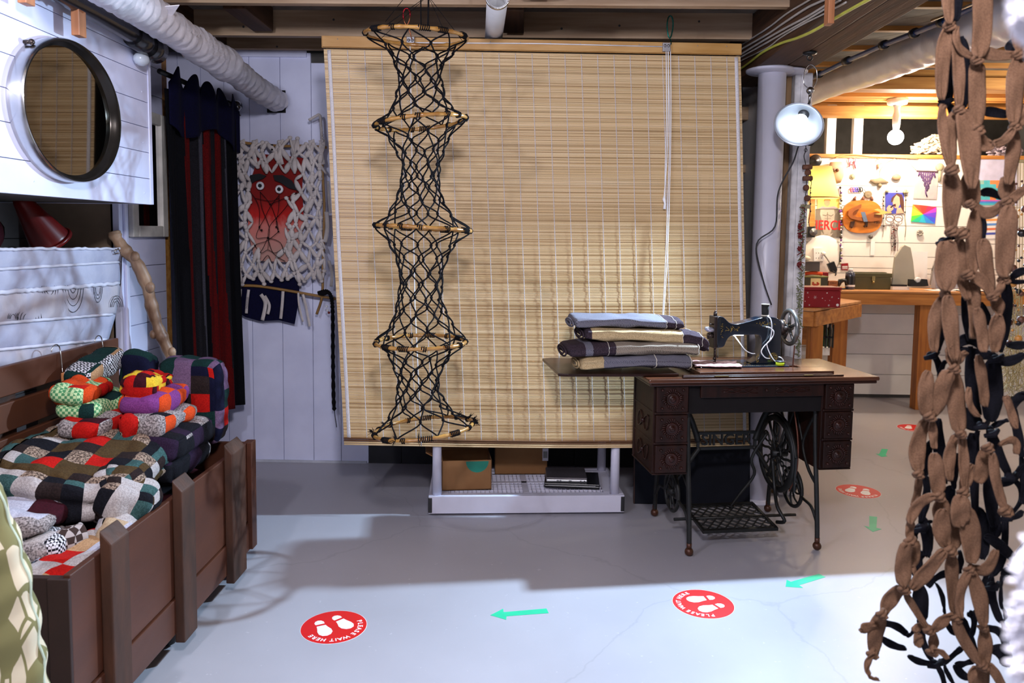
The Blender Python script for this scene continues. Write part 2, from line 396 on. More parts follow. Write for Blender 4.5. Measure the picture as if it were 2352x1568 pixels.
# ============================================================ BAMBOO BLIND
BY = 3.5
def oB(px, py, d=0.):
    """point of the slightly turned blind plane"""
    n_ = Vector((-.085, 1, 0)); r_ = ray(px, py); t = (3.482 + .085 * .92 + d) / n_.dot(r_); return Vector((0, 0, H)) + r_ * t
BTL, BTR, BBL, BBR = oB(742, 85), oB(1700, 103), oB(790, 1021), oB(1720, 1021)
def bl(u, v, dy=0.):
    """u across, v down the blind"""
    p = BTL.lerp(BTR, u).lerp(BBL.lerp(BBR, u), v)
    p.z -= .012 * math.sin(PI * u) * v; p.y += dy + .006 * math.sin(u * 5 + 1) * v + .004 * math.sin(v * 9 + u * 3); return p
def slat(name, c, d):
    return mat(name, c, .55, c2=d, stretch=(1.3, 1, 160), scale=1.6, det=6)
tans = [slat('bamboo_a', 'dabc8c', 'c8a672'), slat('bamboo_b', 'e0c294', 'cfae7a'), slat('bamboo_c', 'd2b284', 'ae8c5a'), slat('bamboo_d', 'e5cba0', 'd4b380'), slat('bamboo_e', 'c29e6c', '9e7a4a')]
blind = thing('bamboo_blind', 'large bamboo slat roller blind with white woven tapes hanging behind the treadle table', 'blind', (0.05, 3.57, .345))
m = MB(); r = rnd(5); n = 372
for i in range(n):
    v0 = .028 + (i / n) * .955; v1 = v0 + .955 / n * .86
    k = r.choice([0, 0, 1, 1, 2, 3, 3, 4]) if i % 9 else 2
    d = r.uniform(-.0006, .0006); K = 12; vs = []
    for j in range(K + 1):
        u = j / K; a = bl(u, v0 + d * .4 * math.sin(u * 7 + i), d); b = bl(u, v1 + d * .4 * math.sin(u * 5 + i), d)
        vs += [a + Vector((0, -.0012, 0)), b + Vector((0, -.0012, 0)), a + Vector((0, .0012, 0)), b + Vector((0, .0012, 0))]
    fs = []
    for j in range(K):
        o = j * 4; fs += [(o, o + 4, o + 5, o + 1), (o + 2, o + 3, o + 7, o + 6), (o, o + 2, o + 6, o + 4), (o + 1, o + 5, o + 7, o + 3)]
    fs += [(0, 1, 3, 2), (K * 4, K * 4 + 2, K * 4 + 3, K * 4 + 1)]
    m.add(vs, fs, k)
m.build('slat_panel', tans, blind)
m = MB(); a = bl(0, 0); b = bl(1, 0); m.bar(a + Vector((-.006, 0, -.022)), b + Vector((.006, 0, -.022)), .012, .05)
m.bar(a + Vector((0, -.012, -.022)), b + Vector((0, -.012, -.022)), .012, .047)
for i in range(14): 
    p = a.lerp(b, (i + .5) / 14); m.lathe([(.003, 0), (.002, .0015)], TR(p.x, p.y - .018, p.z - .012, rx=PI / 2), 8, 1)
m.build('headrail', [wood('pine_rail', 'c79a5c', 'b1813f', .5, (2, 14, 14), 2), mat('screw_steel', (.3, .3, .3), .4, 1)], blind, bevel=.002)
m = MB()
for v in (.984, .989, .994, .999): m.tube([bl(u / 10, v, -.003) for u in range(11)], .0042, 6, mi=0 if v > .99 else 1)
m.build('bottom_rail', [tans[3], mat('dark_slat', '6e4a2c', .5)], blind)
tape = mat('woven_tape', (.66, .63, .64), .8, var=.15, scale=300)
us = [.0125] + [(795 + 37.9 * i - 742) / 958 for i in range(24)] + [.989]
for q, u in enumerate(us):
    w = .016 if q in (0, len(us) - 1) else .0045
    m = MB(); P = [bl(u, .03 + .955 * i / 60, -.0035 - .0012 * (i % 2)) for i in range(61)]
    if q in (0, len(us) - 1): m.ribbon(P, [w] * 61, (1, 0, 0), .0005)
    else:
        m.tube([p + Vector((.0016 * (1 if i % 2 else -1), 0, 0)) for i, p in enumerate(smoothpts(P, 2))], .0009, 5)
        m.tube([p - Vector((.0016 * (1 if i % 2 else -1), 0, 0)) for i, p in enumerate(smoothpts(P, 2))], .0009, 5)
    m.build('tape', tape, blind)
cw = mat('white_cord', (.85, .85, .87), .7)
m = MB()
p0 = oB(1533, 116, -.03)
m.tube(smoothpts([oB(1530, 112, -.03), oB(1531, 260, -.03), oB(1528, 380, -.03), oB(1527, 455, -.03)], 8), .0022, 6)
m.tube(smoothpts([oB(1535, 112, -.03), oB(1535, 260, -.03), oB(1531, 380, -.03), oB(1525, 455, -.03)], 8), .0022, 6)
m.tube([oB(1526, 450, -.03), oB(1525, 458, -.03), oB(1527, 466, -.03), oB(1526, 480, -.03)], [.004, .007, .004, .006], 8)
m.build('pull_cord', cw, blind)
m = MB()
m.tube(smoothpts([oB(1540, 112, -.025), oB(1541, 300, -.025), oB(1534, 560, -.03), oB(1523, 742, -.03)], 8), .002, 6)
m.tube(smoothpts([oB(1534, 112, -.025), oB(1538, 300, -.025), oB(1530, 560, -.03), oB(1521, 742, -.03)], 8), .002, 6)
m.build('lift_cord', cw, blind)
m = MB(); m.tube([oB(944, 98, -.022), oB(1240, 100, -.022), oB(1522, 107, -.022)], .0025, 6)
m.tube([oB(942, 96, -.022), oB(945, 300, -.022), oB(953, 700, -.028), oB(968, 1023, -.02)], .0025, 6)
m.build('guide_cord', cw, blind)
for px, py in ((943, 95), (1531, 108)):
    p = oB(px, py, -.03); m = MB(); m.box(p.x - .018, p.x + .018, p.y - .004, p.y + .014, p.z - .02, p.z + .02)
    m.ball((p.x - .008, p.y - .006, p.z + .004), .007); m.ball((p.x + .008, p.y - .006, p.z + .004), .007)
    m.build('cord_pulley', mat('dull_steel', (.32, .31, .32), .4, .9), blind, bevel=.002)
m = MB(); c = oB(1539, 62, -.02); R = []
for i in range(20):
    a = 2 * PI * i / 20; R.append(c + Vector((.013 * math.cos(a) * (1 + .25 * math.sin(a)), .0, .05 * math.sin(a))))
m.tube(R, .003, 6, closed=True); m.tube(smoothpts([c + Vector((0, 0, -.05)), c + Vector((.006, -.01, -.075)), c + Vector((-.008, -.01, -.095)), c + Vector((0, -.01, -.11))], 4), .0022, 6)
tag(m.build('carabiner', mat('teal_anodised', '0f6b5e', .25, .9)), 'teal carabiner hooking the bamboo blind to the ceiling joist', 'carabiner')

# ============================================================ HANGING NET SCULPTURE
NY = 3.0
net = thing('net_hanging', 'tall hanging tube of knotted black cord net stretched between five bamboo hoops', 'net sculpture', (-.4, NY, .53))
rings = [(957, 84, 113, 8, 2, .012), (966, 281, 101, 0, -12, -.01), (971, 524, 107, -2, 5, .006), (966, 785, 104, 2, -2, 0), (973, 983, 116, -3, -13, 0)]
RC = []
for px, py, rp, ty, tx, _ in rings:
    c = oY(px, py, NY); R_ = rp * NY / F
    RC.append((c, R_, ty, tx))
def rp_(k, a, rr=1.):
    c, R_, ty, tx = RC[k]; s = math.sin(a); q = math.cos(a)
    wob = 1 + .02 * math.sin(2 * a + k)
    return c + Vector((R_ * q * wob * rr, R_ * s * wob * rr, -tx * NY / F * q * rr + ty * NY / F * s * rr))
bam = mat('cane', 'b98a45', .35, c2='8a5a22', stretch=(6, 6, 6), scale=3, coat=.5)
cord = mat('black_cord', (.006, .0055, .007), .9, spec=.12)
for k in range(5):
    m = MB(); N_ = 144; P = []; rs = []
    for i in range(N_):
        a = 2 * PI * i / N_; P.append(rp_(k, a)); rs.append(.0072 + (.0022 if i % 8 == 0 else .0009 if i % 8 in (1, 7) else 0))
    m.tube(P, rs, 8, closed=True)
    hoop = m.build('bamboo_hoop', bam, net)
    r = rnd(k)
    for i in range(13):
        m = MB()
        a = 2 * PI * i / 13 + r.uniform(-.1, .1)
        if k == 0 and i < 7: continue
        L_ = .012 if r.random() < .6 else .03; pts = []
        for j in range(int(L_ * 1200)):
            t = j / 6 * 2 * PI; b = a + j * .0021 / RC[k][1] * .6
            c = rp_(k, b); o = (c - RC[k][0]).normalized(); pts.append(c + o * .0105 * math.cos(t) + Vector((0, 0, .0105 * math.sin(t))))
        m.tube(pts, .0024, 5); m.build('lashing', cord, hoop)
def net_sec(k, rows, n, wpx, wx, wy, seed):
    r = rnd(seed); m = MB(); G = []
    c0 = RC[k][0]; c1 = RC[k + 1][0]; rw = wpx * NY / F; cw_ = oY(wx, wy, NY)
    for i in range(rows + 1):
        t = i / rows; row = []
        w0 = (1 - t) ** 5.5; w1 = t ** 5.5; ww = 1 - w0 - w1
        for j in range(n):
            inner = 0 < i < rows
            a = 2 * PI * (j + .5 * (i % 2)) / n + (r.uniform(-.13, .13) if inner else 0)
            tz = .5 + (t - .5) * (1 - .10 * (1 - abs(2 * t - 1))) + (r.uniform(-.022, .022) if inner else 0)
            rr2 = rw * (1 + .22 * abs(2 * t - 1) ** 2) * (r.uniform(.92, 1.08) if inner else 1)
            W_ = Vector((cw_.x + rr2 * math.cos(a), NY + rr2 * math.sin(a), c0.z + (c1.z - c0.z) * tz))
            q0 = rp_(k, a); q1 = rp_(k + 1, a)
            p = q0 * w0 + q1 * w1 + W_ * ww
            p.z = (q0.z + (c1.z - c0.z) * tz) * w0 + (q1.z - (c1.z - c0.z) * (1 - tz)) * w1 + W_.z * ww
            row.append(p)
        G.append(row)
    for i in range(rows):
        for j in range(n):
            o = 0 if i % 2 == 0 else 1
            for jj in ((j + o) % n, (j + o - 1) % n):
                a, b = G[i][j], G[i + 1][jj]; Q = []
                lag = r.uniform(.75, 1.0); bow = r.uniform(0, .007)
                for q in range(9):
                    t = q / 8; sm = t * t * (3 - 2 * t); sm = t + (sm - t) * lag * 1.25
                    p = Vector((a.x + (b.x - a.x) * sm, a.y + (b.y - a.y) * sm, a.z + (b.z - a.z) * t))
                    out = Vector((p.x - cw_.x, p.y - NY, 0)); out = out.normalized() if out.length > 1e-5 else out
                    Q.append(p + out * bow * math.sin(PI * t))
                m.tube(Q, .0031, 5)
            if i: m.ball(G[i][j], .0064, 6, sc=(1, 1, 1.15))
    m.build('net_section', cord, net)
net_sec(0, 7, 8, 44, 966, 165, 1); net_sec(1, 8, 8, 37, 966, 400, 2); net_sec(2, 8, 8, 43, 967, 650, 3); net_sec(3, 7, 8, 44, 961, 890, 4)
# loose frayed ends at the lowest hoop
r = rnd(8)
for a0 in (0.02, .12, .25, .5, .9, 1.5, 2.6, 3.15, 4.3, 4.75):
    p = rp_(4, a0, 1.02); m = MB()
    for q in range(12):
        d = Vector((math.cos(a0) * r.uniform(.2, 1), r.uniform(-.6, .4), r.uniform(-.4, 1))).normalized()
        m.tube([p, p + d * .012 + Vector((0, 0, .004)), p + d * r.uniform(.02, .032)], [.002, .0013, .0005], 4)
    m.build('frayed_end', cord, net)
m = MB(); t0 = oY(982, 0, NY); top = oY(982, 40, NY) 
m.tube([oY(985, -60, NY), oY(984, 20, NY), oY(983, 62, NY)], .0035, 6)
for a in (.5, 2.6, 4.2, 5.4): m.tube([oY(983, -10, NY), rp_(0, a)], .0012, 4)
m.tube([oY(966, -40, NY), oY(967, 60, NY)], .0025, 5); m.tube([oY(925, 0, NY), oY(885, 50, NY)], .0012, 4)
m.build('suspension_cord', cord, net)
m = MB(); c = oY(934, 38, NY); R = []
for i in range(18):
    a = 2 * PI * i / 18; R.append(c + Vector((.013 * math.cos(a) * (1 + .3 * math.sin(a)), .0, .031 * math.sin(a))))
m.tube(R[:11], .0028, 6); m.tube(R[10:] + [R[0]], .0022, 6, mi=1)
m.tube([c + Vector((.0, 0, -.03)), c + Vector((.012, 0, -.055)), c + Vector((.02, 0, -.085))], .0022, 5, mi=1)
tag(m.build('carabiner', [mat('red_anodised', '8a1420', .25, .9), mat('copper_wire', '9a5a3a', .4, .8)]), 'red carabiner holding up the top hoop of the black net', 'carabiner')

# ============================================================ FLOOR DECALS
red_v = mat('red_vinyl', 'd21a1a', .4, var=.04); white_v = mat('white_vinyl', (.85, .85, .88), .45, var=.03); green_t = mat('green_tape', '22c08e', .45, var=.08)
def decal(px, py, ang, r, label):
    c = oZ(px, py); root = thing('floor_decal', label, 'floor sticker', (c.x, c.y, 0), math.radians(ang), 'red footprint floor stickers')
    T = WM[root.name]
    m = MB(); m.lathe([(r, 0.0002), (r, .0009)], T, 64, smooth=False); m.build('disc', red_v, root)
    m = MB(); m.prism([(math.cos(i * PI / 32) * (r + .0015), math.sin(i * PI / 32) * (r + .0015)) for i in range(64)], .0004, T, z0=.0001); m.build('border', white_v, root)
    for s in (-1, 1):
        TT = T @ TR(s * .034 * r / .108, -.012, .0009, rz=-s * .10); k = r / .108
        sole = [(-.016, -.018), (.014, -.016), (.017, 0), (.023, .018), (.022, .036), (.012, .05), (-.002, .055), (-.016, .05), (-.024, .036), (-.024, .018), (-.019, 0)]
        heel = [(-.016, -.029), (.014, -.027), (.015, -.040), (.009, -.051), (-.001, -.055), (-.011, -.051), (-.017, -.041)]
        sole = [(-s * x * k, y * k) for x, y in sole]; heel = [(-s * x * k, y * k) for x, y in heel]
        m = MB(); m.prism(sole, .0004, TT); m.prism(heel, .0004, TT); m.build('footprint', white_v, root)
    m = MB(); txt = 'PLEASE WAIT HERE'; span = math.radians(172); wd = {' ': .6, 'I': .5, 'W': 1.3}
    tot = sum(wd.get(ch, 1) for ch in txt); acc = 0
    for ch in txt:
        w_ = wd.get(ch, 1); a = PI / 2 + span / 2 - (acc + w_ / 2) / tot * span; acc += w_
        if ch != ' ':
            rr = r * .80; m.text(ch, r * .215, T @ TR(rr * math.cos(a), rr * math.sin(a), .0011, rz=a - PI / 2), .0002, bold=.0006)
    m.build('lettering', white_v, root)
decal(767, 1439, -143, .109, 'red round footprint sticker on the floor nearest the brown crate')
decal(1615, 1386, 109, .109, 'red round footprint sticker in front of the treadle table, toes pointing left')
decal(1971, 1128, -212, .109, 'red round footprint sticker right of the treadle table by its iron legs')
decal(2100, 983, -205, .109, 'red round footprint sticker partly behind the tan strips by the bench leg')
def arrow(P, sc, ox, oy, label):
    m = MB(); m.prism([tuple(oZ(ox + x / sc, oy + y / sc).xy) for x, y in P], .0006, z0=.0002)
    tag(m.build('tape_arrow', green_t), label, 'tape arrow', 'green tape arrows on the floor')
arrow([(75, 323), (160, 280), (163, 303), (445, 279), (460, 309), (182, 330), (180, 353)], 2.868, 1100, 1300, 'green tape arrow on the floor pointing left between two red stickers')
arrow([(2020, 135), (2027, 90), (2055, 103), (2240, 50), (2283, 72), (2110, 125), (2135, 143)], 2.868, 1100, 1300, 'green tape arrow at the shadow edge in front of the right iron foot')
arrow([(347, 720), (387, 724), (383, 780), (410, 786), (365, 800), (320, 770), (347, 775)], 2.215, 1840, 860, 'green tape arrow pointing at the camera in front of the round sticker')
arrow([(410, 378), (442, 380), (430, 410), (440, 415), (410, 419), (380, 403), (397, 404)], 2.215, 1840, 860, 'small far green tape arrow between the two farther red stickers')

# ============================================================ COLUMN, CLAMP LAMP
col = thing('steel_column', 'white painted round steel column under the brown beam', 'column', (1.2, 3.85, 0))
cp = mat('column_paint', (.64, .63, .72), .35, var=.05, scale=6)
MB().lathe([(.066, 0), (.066, 2.135)], TR(1.2, 3.85, 0), 40).build('shaft', cp, col)
m = MB(); m.lathe([(.07, 2.128), (.108, 2.136), (.116, 2.141), (.117, 2.149)], TR(1.19, 3.85, 0), 36); m.lathe([(.10, 2.138), (.108, 2.141), (.108, 2.1485)], TR(1.27, 3.88, 0), 36)
m.build('cap_plate', cp, col)
MB().lathe([(.11, 0), (.11, .012)], TR(1.2, 3.85, 0), 36).build('base_plate', cp, col)
lampo = thing('clamp_lamp', 'round metal clamp work lamp shining from the brown beam beside the column', 'lamp', tuple(LAMP))
LQ = LDIR.to_track_quat('Z', 'Y').to_matrix().to_4x4(); LM = Matrix.Translation(LAMP) @ LQ
alu = mat('aluminium', (.50, .53, .58), .38, .9, var=.05)
# bowl: wall thickness by walking out and back; opening towards +Z of LM
prof = [(.022, -.075), (.034, -.068), (.052, -.05), (.075, -.025), (.088, .0), (.100, .022), (.104, .026), (.108, .026), (.1085, .0235), (.104, .020), (.091, -.003), (.078, -.028), (.055, -.054), (.036, -.072), (.024, -.079)]
m = MB(); m.lathe(prof, LM, 48, cap=False); m.build('reflector', alu, lampo)
m = MB(); m.lathe([(.024, -.072), (.024, -.13), (.014, -.14), (.006, -.142)], LM, 24); m.build('socket', mat('black_plastic', (.02, .02, .022), .4), lampo)
m = MB(); m.ball(LM @ Vector((0, 0, -.012)), .031, 20, sc=(1, 1, 1)); m.build('bulb', glow('lamp_bulb', (.80, .90, 1.0), 9), lampo)
hk = oY(1860, 132, 3.49)
m = MB(); g = oY(1861, 208, 3.51)
m.ball(g, .017, 14); a1 = oY(1862, 160, 3.51)
m.tube(smoothpts([g + Vector((-.012, 0, .012)), oY(1846, 190, 3.51), oY(1850, 160, 3.51), oY(1862, 148, 3.51), oY(1875, 160, 3.51), oY(1876, 185, 3.51), g + Vector((.012, 0, .012))], 6), .0022, 6)
m.tube([g, oY(1860, 235, 3.51), LM @ Vector((0, 0, -.12))], .007, 8)
m.build('clamp', mat('chrome', (.6, .6, .6), .18, 1), lampo)
m = MB(); m.tube(smoothpts([LM @ Vector((0, .0, -.135)), oY(1872, 260, 3.56), oY(1868, 330, 3.6), oY(1838, 330, 3.6), oY(1822, 372, 3.66), oY(1788, 440, 3.7), oY(1780, 520, 3.72), oY(1738, 560, 3.74), oY(1752, 640, 3.74), oY(1772, 700, 3.74)], 6), .0035, 6)
m.build('cable', mat('black_rubber', (.015, .015, .017), .5), lampo)
m = MB(); m.lathe([(.03, 0), (.03, .006), (.018, .012), (.008, .012)], Matrix.Translation(Vector((hk.x, 3.49, 2.15))) @ Matrix.Rotation(PI, 4, 'X'), 20)
m.tube([(hk.x + .011 * math.cos(2 * PI * i / 14), 3.49, 2.127 + .011 * math.sin(2 * PI * i / 14)) for i in range(14)], .003, 6, closed=True)
tag(m.build('ceiling_hook', mat('black_metal', (.03, .03, .03), .35, .6)), 'black round screw hook under the brown beam holding the work lamp', 'hook')

# ============================================================ PLASTIC SHELF AND ITS LOAD
pl = mat('white_plastic', (.66, .65, .76), .45, var=.03)
A = oZ(985, 1183); B_ = oZ(1432, 1178); sa = math.atan2(B_.y - A.y, B_.x - A.x) * .9
sw = (B_ - A).length; sd = .44
sh = thing('plastic_shelf', 'white plastic storage shelf with gridded bottom deck standing behind the bamboo blind', 'shelf', ((A.x + B_.x) / 2, A.y + .02, 0), sa)
T = WM[sh.name]; hw = sw / 2
m = MB(); h0, h1 = .012, .095
def rim(z0, z1):
    m.box(-hw + .0, hw, 0, .022, z0, z1, M=T); m.box(-hw, hw, sd - .022, sd, z0, z1, M=T)
    m.box(-hw, -hw + .022, .022, sd - .022, z0, z1, M=T); m.box(hw - .022, hw, .022, sd - .022, z0, z1, M=T)
    tp = z1 - .004
    m.box(-hw + .022, hw - .022, .022, .06, tp - .01, tp, M=T); m.box(-hw + .022, hw - .022, sd - .06, sd - .022, tp - .01, tp, M=T)
    m.box(-hw + .022, -hw + .09, .06, sd - .06, tp - .01, tp, M=T); m.box(hw - .09, hw - .022, .06, sd - .06, tp - .01, tp, M=T)
    m.box(-.015, .015, .06, sd - .06, tp - .01, tp, M=T); m.box(-hw + .09, hw - .09, sd / 2 - .012, sd / 2 + .012, tp - .01, tp, M=T)
    for i in range(36):
        x = -hw + .09 + (sw - .18) * (i + .5) / 36; m.box(x - .0018, x + .0018, .06, sd - .06, tp - .022, tp - .001, M=T)
    for i in range(7):
        y = .06 + (sd - .12) * (i + 1) / 8; m.box(-hw + .09, hw - .09, y - .0018, y + .0018, tp - .022, tp - .001, M=T)
rim(h0, h1); m.build('bottom_deck', pl, sh, bevel=.002)
m = MB(); T0 = T; T = T @ TR(0, .065, 0); rim(.50, .57); T = T0; m.build('upper_deck', pl, sh)
for x in (-hw - .0015, hw - .018):
    for y in (-.0015,):
        MB().box(x, x + .0195, y, y + .03, .015, .09, M=T).build('corner_cap', mat('black_plastic', (.02, .02, .022), .4), sh, bevel=.004)
for x in (-hw + .038, hw - .042):
    for y in (.035, sd - .035): MB().lathe([(.023, .09), (.021, .3), (.021, .5)], T @ TR(x, y, 0), 24).build('post', pl, sh)
card = mat('cardboard', '9a6f45', .85, c2='8a6039', scale=5)
def carton(px, py, X0, w, d, h, rz, label, marks=None, flaps=True):
    root = thing('cardboard_box', label, 'box', X0, rz); T = WM[root.name]; t = .004; m = MB()
    m.box(-w / 2, w / 2, -d / 2, -d / 2 + t, 0, h, M=T); m.box(-w / 2, w / 2, d / 2 - t, d / 2, 0, h, M=T)
    m.box(-w / 2, -w / 2 + t, -d / 2, d / 2, 0, h, M=T); m.box(w / 2 - t, w / 2, -d / 2, d / 2, 0, h, M=T); m.box(-w / 2, w / 2, -d / 2, d / 2, 0, t, M=T)
    m.build('carton_body', card, root)
    if flaps:
        m = MB()
        m.box(-w / 2, w / 2, -t, 0, 0, .09, M=T @ TR(0, d / 2, h, rx=-1.0)); m.box(-.09, 0, -d / 2, d / 2, 0, t, M=T @ TR(-w / 2, 0, h - .002, ry=.5))
        m.build('flap', card, root)
    return root, T, w, d, h
bx, T, w, d, h = carton(0, 0, (A.x + .16, A.y + .18, .0955), .24, .18, .145, .14, 'open brown cardboard box with a green half round sticker on the white shelf')
m = MB(); m.prism([(0.03 + .055 * math.cos(PI + i * PI / 16), .055 * math.sin(PI + i * PI / 16)) for i in range(17)], .0008, T @ TR(0.02, -.0903, .140, rx=PI / 2))
m.build('sticker', mat('green_sticker', '17806a', .5), bx)
bx, T, w, d, h = carton(0, 0, (A.x + .43, A.y + .40, .0955), .27, .10, .19, .07, 'dark cardboard box with a small white label at the back of the shelf', flaps=False)
m = MB(); m.box(.11, .14, -.0512, -.0502, .07, .135, M=T); m.build('label_sticker', pl, bx)
m = MB(); m.box(.114, .136, -.0516, -.0512, .085, .12, M=T)
m.build('label_print', mat('label_grey', (.25, .25, .25), .6), bx)
dkg = mat('laptop_black', (.012, .012, .014), .3); sil = mat('laptop_silver', (.62, .62, .64), .35, .5); lid = mat('laptop_lid', (.10, .09, .10), .4, .4)
def laptop(c, w, d, h, rz, ml, mbm, label):
    root = thing('laptop', label, 'laptop', c, rz); T = WM[root.name]
    MB().box(-w / 2, w / 2, -d / 2, d / 2, 0.0005, h * .6, M=T).build('base', mbm, root, bevel=.004)
    MB().box(-w / 2, w / 2, -d / 2, d / 2, h * .65, h, M=T).build('lid', ml, root, bevel=.003)
    m = MB()
    for x, ww in ((-w * .25, .012), (-w * .18, .01), (w * .05, .014), (w * .33, .006), (w * .42, .006)): m.box(x, x + ww, -d / 2 - .0006, -d / 2 + .001, h * .22, h * .45, M=T)
    m.build('port', dkg, root)
    MB().bar(T @ Vector((-w / 2 + .02, -d / 2 - .0008, h * .62)), T @ Vector((w / 2 - .02, -d / 2 - .0008, h * .62)), .001, .0015).build('edge_strip', sil, root)
    return root
xx = oZ(1312, 1118, .11)
laptop((xx.x + .01, A.y + .235, .0955), .27, .2, .024, -.06, dkg, dkg, 'black closed laptop lying on the white plastic grid shelf')
laptop((xx.x - .02, A.y + .24, .1205), .20, .17, .022, .0, lid, sil, 'slim silver edged closed laptop stacked on the black laptop')
m = MB(); P0 = oZ(1460, 1160); P1 = oZ(1712, 1150)
T = TR((P0.x + P1.x) / 2, P0.y + .02, 0, rx=-.10, rz=.02); w = (P1 - P0).length / 2
pan = thing('leaning_board', 'black flat board leaning behind the treadle table legs', 'board', ((P0.x + P1.x) / 2, P0.y + .02, 0))
MB().box(-w, w, 0, .012, 0.004, .50, M=T).build('panel', mat('black_board', (.007, .008, .013), .8, spec=.15), pan)
MB().box(-w - .004, -w, -.002, .014, 0.004, .50, M=T).build('edge_trim', mat('brown_edge', '3a1d12', .5), pan)
# ============================================================ TREADLE TABLE
TO = Vector((.9835, 3.166, 0)); TA = .15
tbl = thing('treadle_table', 'dark wooden treadle sewing table with carved drawers on black cast iron legs', 'sewing table', tuple(TO), TA)
T = WM[tbl.name]
mah = wood('mahogany', '32180f', '1e0e09', .28, (1.2, 10, 10), 3, .08, spec=.3)
mahv = wood('mahogany_vertical', '2a130c', '180b07', .5, (10, 10, 1.2), 3, .1, spec=.2)
mtop = wood('table_top_wood', '57321f', '341c12', .22, (1, 12, 12), 3.5, .06)
iron = mat('cast_iron', (.012, .012, .011), .5, .3, var=.5, scale=8)
m = MB(); m.box(-.485, .52, -.028, .455, .735, .752, M=T); m.build('table_top', mtop, tbl, bevel=.005)
m = MB(); m.box(-.478, .513, -.020, .45, .722, .735, M=T); m.build('top_moulding', mah, tbl, bevel=.004)
m = MB(); m.box(-.33, .33, .005, .025, .7525, .762, M=T); m.box(-.335, .37, -.008, .006, .7525, .759, M=T); m.build('hinge_rail', mah, tbl, bevel=.003)
m = MB(); m.box(-.25, .345, .028, .132, .7525, .769, M=T); m.box(-.25, .345, .319, .43, .7525, .769, M=T); m.box(-.25, -.209, .132, .319, .7525, .769, M=T); m.box(.248, .345, .132, .319, .7525, .769, M=T); m.box(.204, .248, .17, .319, .7525, .769, M=T); m.build('bed_surround', mtop, tbl, bevel=.002)
m = MB(); m.box(-.20, -.14, -.0095, -.004, .758, .7605, M=T); m.box(.19, .23, -.0095, -.004, .758, .7605, M=T); m.build('hinge', mat('brass_old', '8d7a50', .35, .8), tbl)
m = MB(); m.prism([(-.84, .07), (-.80, .055), (-.34, .03), (-.34, .40), (-.80, .47), (-.84, .455)], .012, T, z0=.7535); m.build('folded_leaf', mah, tbl, bevel=.003)
MB().box(-.255, .285, -.002, .014, .668, .722, M=T).build('apron_drawer', mahv, tbl, bevel=.003)
MB().box(-.30, .285, .015, .40, .60, .722, M=T).build('machine_well', mat('dark_well', (.008, .006, .006), .8, spec=.15), tbl)
carve = mat('carved_wood', '321610', .35, c2='22100a', scale=30, spec=.25)
m = MB()
for s in (-1, 1):
    for q in range(3):
        pts = [T @ Vector((.03 + s * (.04 + .15 * t), -.0035, .697 + .014 * math.sin(t * 2 * PI + q * 2) * (1 - t * .4))) for t in [i / 14 for i in range(15)]]
        m.tube(pts, .0022, 5)
m.ball(T @ Vector((.03, -.004, .697)), .007); m.build('apron_carving', carve, tbl)
def pedestal(x0, x1):
    m = MB()
    m.box(x0, x1, .012, .30, .352, .722, M=T); m.box(x0 - .004, x1 + .004, .008, .30, .346, .354, M=T)
    for z in (.606, .480): m.box(x0 - .002, x1 + .002, .0, .302, z - .005, z + .005, M=T)
    for y in (.02, .285): m.box(x0 - .004, x0 + .002, y - .01, y + .01, .354, .722, M=T)
    ped = m.build('drawer_case', mahv, tbl, bevel=.003)
    for z0, z1 in ((.612, .720), (.486, .600), (.358, .474)):
        m = MB(); m.box(x0 + .004, x1 - .004, -.006, .012, z0, z1, M=T)
        d = m.build('drawer', mahv, ped, bevel=.004)
        cx, cz = (x0 + x1) / 2, (z0 + z1) / 2; MM = T @ TR(cx, -.007, cz, rx=PI / 2)
        m = MB(); m.lathe([(.026, 0), (.026, .003), (.021, .001), (.012, .001), (.010, .009), (.006, .011)], MM, 24); r = rnd(4)
        for i in range(26):
            a = 2 * PI * i / 26; L_ = .034 + .012 * abs(math.cos(2 * a)) + .004 * (i % 2)
            p = MM @ Vector((.027 * math.cos(a), .027 * math.sin(a), .001)); b = MM @ Vector((min(.058, L_) * math.cos(a + .12), min(.046, L_) * math.sin(a + .12), .001))
            m.tube([p, (p + b) / 2 + Vector((0, 0, .002)), b], [.003, .0036, .0012], 5)
        for i, (sx, sz) in enumerate(((-1, -1), (1, -1), (-1, 1), (1, 1))):
            c = MM @ Vector((sx * .044, sz * .038, .001)); m.ball(c, .0065, 8)
        m.build('rosette', carve, d)
    return ped
PL = pedestal(-.448, -.305); PR = pedestal(.288, .424)
m = MB()
for z0 in (.49, .365):
    m.tube(smoothpts([T @ Vector((-.4515, .15 + .07 * math.cos(a) * (1 - .3 * math.sin(a)), z0 + .055 + .035 * math.sin(a * 2))) for a in [2 * PI * i / 12 for i in range(12)]], 3, True), .0025, 5, closed=True)
    m.ball(T @ Vector((-.452, .15, z0 + .055)), .012)
m.build('side_carving', carve, tbl)
